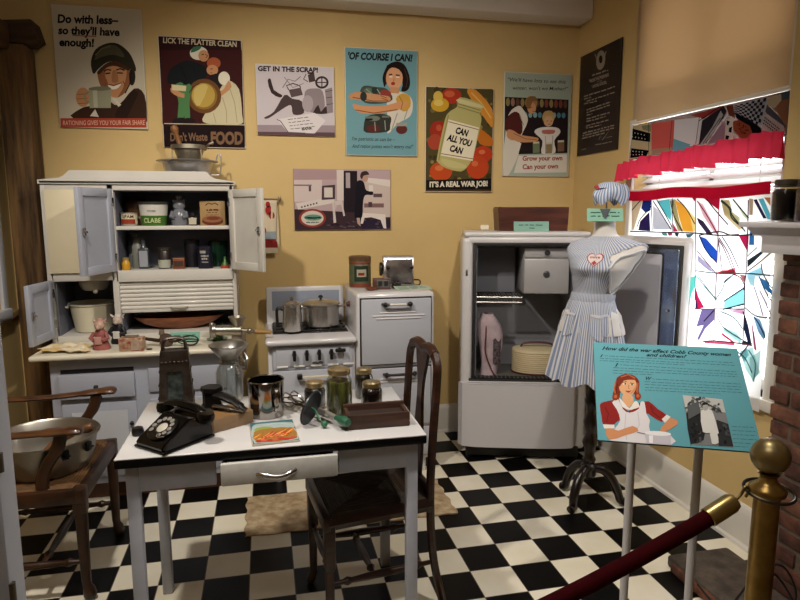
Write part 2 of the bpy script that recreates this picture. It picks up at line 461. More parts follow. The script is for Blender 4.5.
# ------------------------------------------------------------------ brick fireplace
fp = thing('fireplace', 'red brick chimney breast with white wooden mantel shelf and stone hearth', 'fireplace', (1.95, 1.3, 0))
bk = MB(); rb = random.Random(3)
bk.box(1.874, 2.06, .5, 1.893, .05, 1.36, m=3)
z = .05; row = 0
while z < 1.33:
    h = .058; y = 1.908 + rb.uniform(-.012, .012); first = True
    while y > .5:
        w = .19 if not (first and row % 2) else .095
        j = rb.uniform(-.006, .006)
        bk.box(1.868 + j, 1.90, y - w + .01, y, z + .004, z + h, m=rb.choice((0, 0, 1, 2)), b=.006)
        if first: bk.box(1.875, 2.05, y - .06, y + rb.uniform(-.006, .002), z + .004, z + h, m=rb.choice((0, 1, 2)), b=.006)
        y -= w; first = False
    z += .066; row += 1
def brick(h, h2): return mat(h, .9, var=.5, hex2=h2, scale=14, bump=.6, bscale=60)
part(bk, 'brick_breast', [brick('#6f4434', '#41261e'), brick('#5c382c', '#301d17'), brick('#80543f', '#4d3026'), mat('#6a5c50', .95, var=.3, scale=30, bump=.5)], fp, True)
mw = mat('#cfccd0', .4, var=.05, scale=4)
part(MB().box(1.75, 2.06, .5, 2.005, 1.432, 1.453, b=.006).prism([(1.77, 1.432), (1.80, 1.405), (1.80, 1.40), (2.05, 1.40), (2.05, 1.432)], .5, 1.985, axis='y'), 'mantel_shelf', mw, fp, True)
part(MB().box(1.79, 2.06, .5, 1.93, 1.34, 1.401, b=.005).box(1.795, 2.06, .5, 1.94, 1.395, 1.405, b=.003), 'frieze', mw, fp, True)
hs = wood('#5e5248', '#38302a', .8, (2, 2, 2), 7)
part(MB().box(1.625, 1.92, .5, 2.12, 0, .052, b=.012).box(1.61, 1.645, 1.2, 2.08, 0, .04, b=.01, m=1), 'hearth', [hs, brick('#7d4c34', '#4d2c1e')], fp, True)

structure(MB().box(1.872, XR, .3, 1.940, 1.4535, ZC), 'wall_chimney', wall_paint, 'yellow plastered chimney breast above the mantel shelf')
# ------------------------------------------------------------------ wall posters
frame_w = mat('#cfc9b8', .6)
def poster(x0, x1, z0, z1, label, face, edge='#cfc9bb', group='wartime posters on the back wall', t=.012, rot=0, cat='poster', name='poster'):
    w, h = x1 - x0, z1 - z0
    th = thing(name, label, cat, ((x0 + x1) / 2, YB - .004, z0), 0, group)
    part(MB().box(-w / 2, w / 2, -t, 0, 0, h, b=.002), 'panel', mat(edge, .6), th)
    f = MB(); f.add([(-w / 2 + .004, 0, .004), (w / 2 - .004, 0, .004), (w / 2 - .004, 0, h - .004), (-w / 2 + .004, 0, h - .004)], [(0, 1, 2, 3)])
    Mf = Matrix.Translation((0, -t - .0004, 0)); f.V = [tuple(Mf @ Vector(v)) for v in f.V]
    part(f, 'printed_ground', ink(face), th, fixn=False)
    return th, w, h, Matrix.Translation((0, -t, h / 2))
SK, SK2 = '#c08a60', '#8d5a3a'
# 1 soldier with tin cup
th, w, h, M = poster(-1.097, -.633, 1.963, 2.617, 'cream poster of a smiling helmeted soldier holding a tin cup', '#c9bfa9')
A = Art([(50, 15), (458, 55), (478, 578), (88, 560)], w, h)
A.text('#16161c', 'Do with less\u2013', 82, 100, 354, 116, 36, .040).text('#16161c', 'so they\'ll have', 84, 150, 360, 168, 34, .040).text('#16161c', 'enough!', 88, 203, 244, 212, 34, .040)
A.line('#a0382c', [(148, 160), (256, 167)], 4, True)
A.poly('#3a2418', [(150, 525), (185, 480), (230, 470), (300, 450), (350, 470), (420, 400), (466, 430), (474, 545)], 3)
A.poly('#2a1a12', [(330, 520), (352, 470), (420, 405), (440, 420), (380, 540)])
A.poly('#d5cbb8', [(222, 515), (246, 486), (262, 520)]).poly('#d5cbb8', [(330, 430), (362, 470), (350, 478), (322, 445)])
A.poly(SK, [(262, 318), (330, 282), (398, 306), (404, 366), (384, 412), (346, 438), (312, 428), (280, 398), (264, 366)], 3).poly(SK2, [(262, 320), (296, 292), (292, 340), (304, 372), (300, 410), (276, 390), (264, 362)], 3).poly(SK2, [(392, 306), (404, 360), (384, 412), (346, 438), (370, 400), (386, 350)], 3)
A.poly('#4a2c1c', [(258, 322), (300, 286), (344, 280), (398, 306), (396, 322), (340, 300), (300, 306), (268, 334)], 3).poly('#2d2b1e', [(236, 324), (230, 276), (252, 224), (304, 199), (354, 203), (402, 244), (426, 296), (430, 322), (416, 326), (388, 302), (344, 280), (300, 284), (262, 312), (246, 330)], 3)
A.poly('#4e4a36', [(246, 270), (272, 224), (318, 206), (356, 220), (380, 262), (330, 250), (280, 258)], 3)
A.poly('#2a2018', [(402, 318), (426, 330), (424, 372), (410, 388), (400, 366)], 2).line('#1a120c', [(408, 330), (402, 380), (380, 420)], 5).line('#6a6448', [(250, 250), (280, 222), (320, 212)], 5)
A.line('#2a180e', [(288, 322), (302, 314), (320, 318)], 6).line('#2a180e', [(342, 318), (360, 312), (380, 320)], 6).line('#2a180e', [(294, 332), (316, 330)], 6).line('#2a180e', [(346, 330), (372, 332)], 6).line('#7a4a30', [(296, 370), (288, 392)], 4).line('#7a4a30', [(372, 366), (382, 388)], 4)
A.poly('#a26d48', [(326, 322), (342, 322), (352, 368), (322, 370)], 2)
A.poly('#efe6d6', [(302, 380), (330, 388), (364, 376), (350, 396), (322, 402)], 2).line('#6b2f22', [(300, 378), (330, 384), (366, 374)], 4)
A.ell(SK, 192, 432, 32, 42).line(SK2, [(168, 420), (212, 418)], 3).line(SK2, [(166, 440), (212, 438)], 3).line(SK2, [(170, 460), (214, 458)], 3)
A.poly('#9c9a80', [(218, 392), (318, 398), (316, 482), (222, 480)]).ell('#77755e', 268, 397, 50, 10).poly('#b9b69c', [(236, 404), (256, 404), (258, 478), (240, 478)])
A.line('#8a8870', [(220, 408), (200, 418), (202, 446), (222, 458)], 8)
A.poly('#a8402e', [(90, 521), (470, 530), (472, 570), (92, 562)]).text('#d9b9a0', 'RATIONING GIVES YOU YOUR FAIR SHARE', 102, 552, 464, 558, 20, .005)
A.build(th, M)
# 2 platter
th, w, h, M = poster(-.553, -.09, 1.866, 2.484, 'dark maroon poster of a man and woman in bonnets licking a golden platter', '#2c0f10')
A = Art([(36, 44), (354, 62), (360, 476), (50, 466)], w, h)
A.text('#c9bda0', 'LICK THE PLATTER CLEAN', 56, 72, 334, 88, 20, .025)
A.rect('#3a1413', 46, 100, 354, 380)
A.poly('#12161a', [(72, 225), (76, 180), (110, 152), (152, 140), (206, 160), (222, 190), (190, 222), (130, 235)], 3)
A.poly('#4d7c4c', [(100, 228), (138, 232), (136, 300), (126, 368), (104, 366), (110, 300)], 2).poly('#2a1c12', [(92, 362), (132, 360), (160, 372), (96, 376)], 2)
A.ell('#d8d0bc', 190, 112, 34, 26).ell(SK, 208, 122, 20, 22).poly('#3e6b52', [(160, 110), (170, 88), (200, 86), (190, 100)], 2)
A.ell('#a55432', 246, 150, 26, 22).ell(SK, 240, 176, 22, 20)
A.poly('#c8be9c', [(200, 372), (216, 330), (280, 230), (300, 215), (340, 250), (350, 350), (346, 382), (260, 384)], 3)
A.poly('#1d1a1c', [(228, 196), (280, 190), (290, 220), (262, 240), (236, 220)], 2).ell('#ded6c0', 284, 208, 22, 26)
A.poly(SK, [(85, 240), (120, 262), (150, 268), (146, 282), (108, 276), (82, 258)], 2).poly(SK, [(300, 216), (312, 240), (290, 262), (268, 276), (264, 262), (284, 246)], 2)
A.ell('#6a4423', 207, 275, 65, 66).ell('#8a6a30', 207, 275, 50, 51).ell('#b89a4a', 204, 272, 44, 46).poly('#c9b168', [(170, 250), (200, 230), (222, 240), (190, 310), (170, 300)], 2)
A.poly('#4d7c4c', [(140, 232), (160, 238), (150, 300), (152, 362), (132, 364), (130, 300)], 2).poly('#1d1410', [(92, 360), (128, 356), (132, 374), (88, 378)], 2).poly('#1d1410', [(128, 360), (158, 358), (172, 374), (128, 376)], 2)
A.poly('#d0c39a', [(84, 230), (140, 236), (138, 256), (86, 252)]).line('#0a0c10', [(120, 160), (140, 210), (130, 232)], 4).line('#0a0c10', [(170, 160), (176, 200)], 3)
A.line('#5a2a1a', [(214, 116), (224, 122), (216, 130)], 3).line('#2a1a14', [(200, 118), (210, 116)], 3).line('#2a1a14', [(232, 172), (242, 172)], 3).line('#9a4a3a', [(232, 186), (240, 188)], 3)
A.line('#a59a78', [(300, 232), (322, 300), (330, 376)], 3).line('#a59a78', [(276, 280), (290, 330), (290, 378)], 3).line('#a59a78', [(240, 340), (250, 378)], 3).line('#3a2a14', [(150, 262), (165, 240), (190, 228)], 3)
A.line('#c9bda0', [(54, 378), (358, 386)], 3).rect('#190a0c', 54, 388, 358, 468)
A.text('#7a5c44', 'Don\'t Waste', 76, 444, 216, 444, 30, .025).text('#7a5c44', 'FOOD', 228, 456, 350, 458, 44, .05)
A.build(th, M)
# 3 scrap notice: text copied, figures left out
th, w, h, M = poster(-.018, .447, 1.948, 2.357, 'small white landscape poster lettered GET IN THE SCRAP with brown shaded foot', '#c7bec2')
A = Art([(28, 66), (394, 84), (396, 416), (34, 398)], w, h)
A.text('#2a1f22', 'GET IN THE SCRAP!', 40, 100, 318, 108, 22, .045)
A.poly('#9a8a90', [(34, 352), (396, 362), (396, 414), (36, 398)]).poly('#5d454c', [(34, 384), (396, 396), (396, 416), (36, 400)])
A.poly('#4a3c3c', [(66, 318), (110, 292), (160, 214), (196, 232), (240, 244), (250, 300), (200, 306), (190, 262), (150, 280), (86, 322)], 3)
A.poly('#8d8084', [(255, 200), (300, 184), (340, 200), (346, 290), (300, 300), (262, 280)], 3).ell('#a69a9e', 268, 256, 26, 40)
A.poly('#3a2c2c', [(296, 292), (318, 262), (330, 296), (354, 268), (366, 304), (300, 304)], 2)
A.ell('#3a2c2c', 336, 156, 32, 30).ell('#c7bec2', 336, 156, 22, 20).line('#3a2c2c', [(308, 156), (366, 156)], 5).line('#3a2c2c', [(336, 128), (336, 184)], 5)
A.poly('#4a3a3a', [(270, 120), (300, 112), (306, 150), (276, 156)]).line('#3a2c2c', [(262, 116), (250, 140), (270, 152)], 4).ell('#3a2c2c', 284, 112, 16, 5)
A.poly('#3a2c2c', [(84, 146), (98, 138), (112, 190), (150, 214), (140, 226), (100, 204)], 2).poly('#5a4a4c', [(180, 190), (236, 180), (246, 214), (192, 226)]).line('#3a2c2c', [(180, 190), (170, 170), (200, 160), (230, 170), (236, 180)], 5)
A.poly('#8d8084', [(350, 190), (384, 180), (388, 300), (360, 304)]).line('#4a3a3c', [(352, 200), (386, 194)], 3).line('#4a3a3c', [(354, 230), (386, 226)], 3).line('#4a3a3c', [(356, 262), (388, 258)], 3)
A.line('#7a6c70', [(152, 180), (178, 140), (210, 150), (236, 128)], 4).line('#7a6c70', [(160, 130), (200, 180), (250, 160)], 3)
A.poly('#d9d2d2', [(124, 328), (176, 392), (300, 398), (352, 338), (300, 300)]).line('#5a4a4c', [(124, 328), (140, 336), (176, 390), (256, 396)], 4)
for k, s_ in enumerate(('Every kind of scrap', 'Save it please', 'Every bit of useful scrap', 'Turn it in to winners')): A.scribble('#4a3c40', 174 + 4 * k, 330 + 15 * k, 270 + 10 * k, 320 + 15 * k, 3)
A.text('#2a1f22', 'BANK', 240, 382, 290, 378, 12, .045)
A.build(th, M)
# 4 woman with jars
th, w, h, M = poster(.513, .969, 1.838, 2.48, 'pale blue poster of a dark haired woman hugging canning jars', '#6e9aa2')
A = Art([(440, 0), (782, 8), (784, 506), (446, 492)], w, h)
A.H = Art.homog([(316, 141), (532, 154), (528, 472), (316, 465)])
A.text('#1a1412', '\'OF COURSE I CAN!', 326, 178, 516, 186, 20, .045, .15)
A.poly('#1c120f', [(432, 262), (427, 236), (434, 212), (446, 194), (470, 186), (492, 196), (506, 226), (508, 258), (498, 274), (482, 274), (486, 250), (460, 240), (440, 250)], 3).line('#4a342c', [(492, 206), (502, 240), (496, 264)], 2).line('#4a342c', [(440, 206), (434, 230), (438, 254)], 2)
A.poly('#cfc7b8', [(440, 300), (460, 276), (500, 284), (516, 310), (508, 350), (470, 372), (440, 402), (440, 350)], 3)
A.poly('#c2953e', [(466, 300), (484, 282), (506, 290), (508, 322), (486, 336)], 3)
A.ell('#d09a72', 462, 236, 25, 34).poly(SK, [(450, 262), (474, 264), (476, 282), (448, 280)]).line('#3a1f16', [(446, 226), (456, 224)], 4).line('#3a1f16', [(466, 226), (478, 228)], 4).ell('#9a3026', 458, 252, 6, 5).poly('#1c120f', [(434, 232), (440, 198), (466, 190), (490, 204), (490, 228), (476, 210), (456, 204), (444, 212)], 2).line('#f0e0d0', [(447, 232), (456, 232)], 3).line('#f0e0d0', [(467, 233), (477, 233)], 3).line('#9a6040', [(461, 236), (460, 246)], 2)
A.poly('#3f4c46', [(360, 278), (372, 258), (408, 262), (440, 268), (456, 300), (420, 312), (372, 308)], 3).ell('#8a3a30', 434, 284, 18, 14).ell('#5a6a58', 384, 276, 14, 12).ell('#2c3430', 404, 272, 10, 10)
A.poly(SK, [(330, 284), (356, 276), (420, 286), (448, 292), (444, 306), (400, 306), (350, 300), (328, 296)], 3)
A.poly('#c98f62', [(338, 312), (370, 318), (430, 318), (488, 304), (500, 316), (470, 332), (400, 342), (352, 336)], 3)
A.poly('#33342e', [(380, 350), (420, 342), (450, 352), (448, 376), (440, 396), (376, 398), (370, 376)], 3).ell('#6c7468', 398, 356, 20, 8).ell('#5a2a24', 398, 386, 20, 12).ell('#5a2a24', 482, 390, 17, 14).rect('#9a958a', 466, 370, 498, 380)
A.line('#7a4426', [(338, 292), (400, 304), (444, 304)], 2.5).line('#7a4426', [(346, 330), (400, 340), (470, 330)], 2.5).line('#7a4426', [(420, 288), (440, 296)], 2).line('#7a4426', [(424, 296), (442, 302)], 2)
A.line('#8a6a2a', [(476, 290), (486, 310), (480, 332)], 2.5).line('#9a948a', [(470, 340), (452, 392)], 3).line('#9a948a', [(500, 330), (490, 360)], 3)
A.rect('#1c1c1a', 374, 356, 396, 362).rect('#6a6f66', 374, 350, 396, 356).rect('#6a6f66', 424, 348, 446, 354).line('#8a9288', [(402, 366), (404, 394)], 3).line('#8a9288', [(432, 362), (434, 392)], 3).ell('#2a3430', 370, 290, 10, 14).line('#8aa08a', [(378, 268), (392, 280), (388, 294)], 2.5).line('#8aa08a', [(410, 268), (420, 284)], 2.5)
A.text('#2c3230', 'I\'m patriotic as can be \u2013', 334, 421, 462, 425, 11, .002, .2).text('#2c3230', 'And ration points won\'t worry me!"', 334, 443, 516, 448, 11, .002, .2)
A.build(th, M)
# 5 jar and vegetables
th, w, h, M = poster(1.021, 1.476, 1.617, 2.271, 'vegetable poster with one big glass jar reading CAN ALL YOU CAN', '#4a3a1e')
A = Art([(40, 113), (330, 124), (326, 572), (40, 562)], w, h)
A.rect('#4c4426', 48, 120, 324, 520)
rr = random.Random(5)
for k in range(90): A.ell(rr.choice(('#6a6238', '#5a4a22', '#8a7a44', '#3c3418')), rr.uniform(52, 320), rr.uniform(126, 515), rr.uniform(5, 12))
A.ell('#a83420', 148, 154, 42, 34).ell('#c2603a', 140, 146, 22, 14).ell('#c49a2e', 100, 192, 38, 30).ell('#cdb04e', 92, 158, 20, 24).ell('#d8bc62', 94, 184, 20, 14)
A.poly('#cd8a34', [(214, 138), (250, 128), (322, 210), (326, 290), (290, 250)], 3).poly('#b8681e', [(250, 290), (280, 300), (326, 340), (326, 370), (270, 360)], 3).line('#e0ac5a', [(232, 140), (276, 186), (318, 250)], 6)
A.ell('#962c1c', 94, 300, 36, 40).ell('#a2422c', 80, 350, 30, 34).ell('#b25034', 96, 290, 12, 14).ell('#b8481e', 106, 476, 48, 42).ell('#cc7040', 98, 462, 18, 12)
A.ell('#b23a1e', 284, 406, 42, 36).ell('#b8421f', 262, 462, 48, 50).ell('#cc6a40', 280, 396, 14, 10).ell('#cc6a40', 250, 446, 14, 12)
A.poly('#b0a86c', [(186, 160), (276, 188), (280, 206), (268, 232), (276, 262), (246, 400), (218, 458), (186, 478), (126, 462), (92, 436), (90, 410), (120, 260), (140, 222), (172, 200)], 4)
A.poly('#c9c28e', [(180, 166), (272, 192), (276, 206), (178, 184)], 2).line('#7d7a4a', [(176, 188), (272, 216)], 4).line('#7d7a4a', [(176, 200), (268, 228)], 4)
A.line('#8d8a58', [(136, 236), (104, 380), (96, 430)], 5).poly('#bdb57c', [(108, 420), (210, 450), (200, 466), (130, 456)], 2)
A.poly('#ded5ba', [(136, 254), (266, 290), (240, 434), (104, 408)]).line('#6a3a24', [(136, 264), (264, 299)], 3).line('#6a3a24', [(106, 400), (242, 425)], 3)
A.text('#14120e', 'CAN', 164, 312, 216, 328, 26, .05, .1).text('#14120e', 'ALL YOU', 128, 342, 232, 372, 26, .05, .1).text('#14120e', 'CAN', 140, 388, 194, 404, 26, .05, .1)
A.poly('#15100d', [(44, 512), (322, 512), (322, 560), (44, 552)]).text('#d8d0bc', 'IT\'S A REAL WAR JOB!', 58, 542, 306, 544, 22, .05)
A.build(th, M)
# 6 mother and girl canning
th, w, h, M = poster(1.547, 2.02, 1.722, 2.384, 'grey green poster of a mother and small girl filling jars at a table', '#9fab9c')
A = Art([(386, 48), (668, 70), (650, 512), (374, 490)], w, h)
A.text('#20201e', '"We\'ll have lots to eat this', 398, 90, 640, 108, 15, .004, .2).text('#20201e', 'winter, won\'t we Mother?"', 418, 126, 650, 138, 15, .004, .2)
A.poly('#241a1a', [(386, 156), (652, 178), (646, 408), (382, 400)])
for k in range(13): A.ell(rr.choice(('#7a4034', '#8a7a4a', '#8d6a58', '#5a3a34')), 398 + 20 * k, 178 + 1.6 * k, 8, 18)
for k in range(12): A.ell(rr.choice(('#4f7f8c', '#3f6a7a', '#7fa0a4')), 410 + 20 * k, 232 + 1.2 * k, 8, 12)
A.poly('#cfc8ba', [(400, 232), (440, 196), (462, 214), (480, 260), (450, 330), (440, 402), (400, 486), (378, 480), (384, 340)], 3)
A.poly('#4e201c', [(390, 250), (424, 220), (450, 240), (456, 310), (420, 330), (390, 300)], 3)
A.ell('#9a744a', 494, 184, 26, 28).ell(SK, 496, 208, 18, 24).poly('#7d5a34', [(472, 196), (478, 164), (510, 158), (520, 180), (500, 178), (488, 212)], 2)
A.poly(SK, [(396, 296), (420, 300), (450, 320), (520, 336), (510, 352), (440, 350), (396, 330)], 3)
A.ell('#b99a62', 566, 250, 26, 28).ell('#cfa27a', 566, 268, 20, 22).poly('#d6d0c8', [(506, 310), (536, 292), (600, 296), (616, 318), (590, 352), (594, 404), (536, 404), (540, 350)], 3).poly('#b86a60', [(540, 304), (592, 306), (586, 322), (544, 320)], 2)
for x, y, c in ((514, 376, '#6e7a5c'), (566, 382, '#8a7a58'), (618, 376, '#7a5a44')): A.poly(c, [(x - 14, y - 18), (x + 14, y - 18), (x + 14, y + 24), (x - 14, y + 24)]).poly('#c9bfa4', [(x - 13, y - 24), (x + 13, y - 24), (x + 13, y - 16), (x - 13, y - 16)])
A.line('#8a8478', [(420, 330), (410, 400), (396, 470)], 3).line('#8a8478', [(446, 236), (462, 280)], 3).line('#5a3a22', [(488, 206), (498, 204)], 3).line('#8a3028', [(500, 222), (508, 222)], 3).line('#4a2f1c', [(558, 266), (564, 266)], 3).line('#4a2f1c', [(574, 267), (580, 267)], 3).line('#9a3a30', [(564, 280), (574, 280)], 3)
A.line('#9a948c', [(552, 330), (556, 398)], 3).line('#9a948c', [(584, 330), (580, 398)], 3).line('#7a4a2c', [(420, 312), (470, 338), (516, 344)], 2.5).poly('#b8925a', [(540, 244), (552, 224), (580, 224), (592, 246), (578, 240), (556, 240)], 2)
A.poly('#d3ccc0', [(440, 408), (644, 414), (642, 492), (420, 480)]).text('#8d3228', 'Grow your own', 456, 430, 624, 438, 20, .032).text('#8d3228', 'Can your own', 456, 466, 606, 472, 20, .032)
A.poly('#cfc8ba', [(382, 352), (452, 356), (418, 440), (402, 478), (378, 488)], 2)
A.build(th, M)
# 7 old kitchen photograph
th, w, h, M = poster(.188, .795, 1.378, 1.752, 'tinted photograph print of a woman in black working at kitchen ranges', '#b59ea0', '#a28d8c', 'wartime posters on the back wall', .01, cat='photograph', name='photograph_print')
A = Art([(58, 58), (730, 58), (728, 490), (62, 488)], w, h)
A.poly('#a98d90', [(62, 62), (350, 62), (350, 130), (62, 136)]).poly('#cdbcb8', [(62, 136), (250, 134), (252, 280), (62, 290)]).rect('#7a6668', 62, 168, 180, 178).rect('#5a484c', 160, 178, 176, 216)
A.rect('#d2c4bc', 352, 62, 400, 280).poly('#221a20', [(400, 68), (494, 68), (490, 384), (396, 384)]).rect('#a99a9c', 414, 82, 444, 190)
A.poly('#3a2a30', [(62, 340), (728, 380), (726, 486), (64, 486)]).poly('#2c2236', [(520, 420), (726, 420), (726, 486), (520, 486)])
for k in range(24): A.ell(rr.choice(('#4a3a48', '#2a1e28', '#5a4a54')), rr.uniform(280, 700), rr.uniform(400, 476), 14, 6)
A.poly('#d3c8c0', [(72, 300), (334, 252), (334, 296), (88, 344)]).poly('#4a3c40', [(250, 176), (340, 168), (338, 270), (246, 276)]).rect('#cfc4bc', 264, 188, 322, 258)
for k in range(6): A.ell('#3a2e32', 112 + 20 * k, 326 - 5.5 * k, 6, 6)
A.poly('#cbbfb8', [(318, 290), (332, 288), (344, 436), (326, 440)]).poly('#cbbfb8', [(336, 284), (386, 280), (406, 388), (394, 392), (380, 310), (348, 312), (342, 350)])
A.poly('#c6b4ac', [(530, 120), (726, 130), (726, 400), (690, 400), (536, 360)]).poly('#d8ccc4', [(566, 116), (726, 130), (726, 180), (566, 150)]).rect('#7a5e5c', 540, 300, 680, 330).rect('#4a3a3e', 570, 290, 596, 326).rect('#5c4a4c', 606, 230, 668, 256)
A.poly('#ded2ca', [(524, 366), (690, 380), (696, 484), (676, 480), (656, 420), (590, 400), (542, 404), (530, 446), (514, 446)])
A.poly('#17131c', [(486, 160), (512, 134), (540, 150), (556, 206), (600, 214), (600, 240), (548, 242), (532, 300), (524, 400), (474, 404), (480, 290)], 3)
A.ell('#b48f7c', 546, 116, 24, 30).poly('#3a2826', [(514, 108), (524, 76), (560, 68), (578, 92), (560, 96), (536, 104), (526, 128)], 2).poly('#b79a8c', [(486, 404), (508, 404), (514, 466), (492, 446)]).rect('#d9cfc8', 574, 170, 604, 214)
A.ell('#8d3a30', 182, 404, 92, 66).ell('#cfc2b4', 182, 404, 76, 52).ell('#5f8f7c', 186, 400, 60, 22).scribble('#d6cfc0', 134, 402, 238, 402, 12).scribble('#4a6a5c', 140, 434, 226, 434, 8)
A.build(th, M)
# 8 dark proclamation on the side wall
dp = thing('notice_poster', 'dark brown notice poster with cream crest and print on the side wall', 'poster', (XR - .004, 3.60, 1.856), -90)
pw, ph = .48, .632
part(MB().box(-pw / 2, pw / 2, -.008, 0, 0, ph, b=.001), 'panel', mat('#1d1110', .5), dp)
A = Art([(36, 124), (220, 38), (202, 552), (20, 580)], pw, ph)
cr = '#8f8578'
A.ell(cr, 126, 140, 20, 44, 5).ell('#1d1110', 126, 136, 8, 18).line(cr, [(100, 112), (126, 176), (150, 100)], 5)
A.scribble(cr, 88, 208, 158, 186, 6).text(cr, 'FROM THE PRESIDENT', 80, 240, 166, 212, 13, .045).text(cr, 'OF THE', 112, 240, 132, 236, 5).text(cr, 'UNITED STATES', 90, 266, 154, 246, 12, .045)
for k, (a, b, c, d) in enumerate(((52, 304, 190, 262), (52, 316, 84, 308), (64, 326, 190, 288), (52, 338, 110, 326), (64, 366, 172, 332), (64, 378, 168, 346), (64, 390, 90, 384), (64, 408, 168, 380), (64, 420, 150, 398), (62, 440, 166, 414), (62, 450, 130, 436), (48, 474, 188, 440), (46, 486, 188, 452), (44, 498, 150, 474))): A.scribble(cr, a, b, c, d, 5)
A.line(cr, [(120, 506), (128, 486), (136, 508), (170, 460), (140, 500), (180, 492)], 2.5).scribble(cr, 104, 530, 180, 516, 3).scribble(cr, 42, 552, 62, 546, 3)
A.build(dp, Matrix.Translation((0, -.008, ph / 2)))
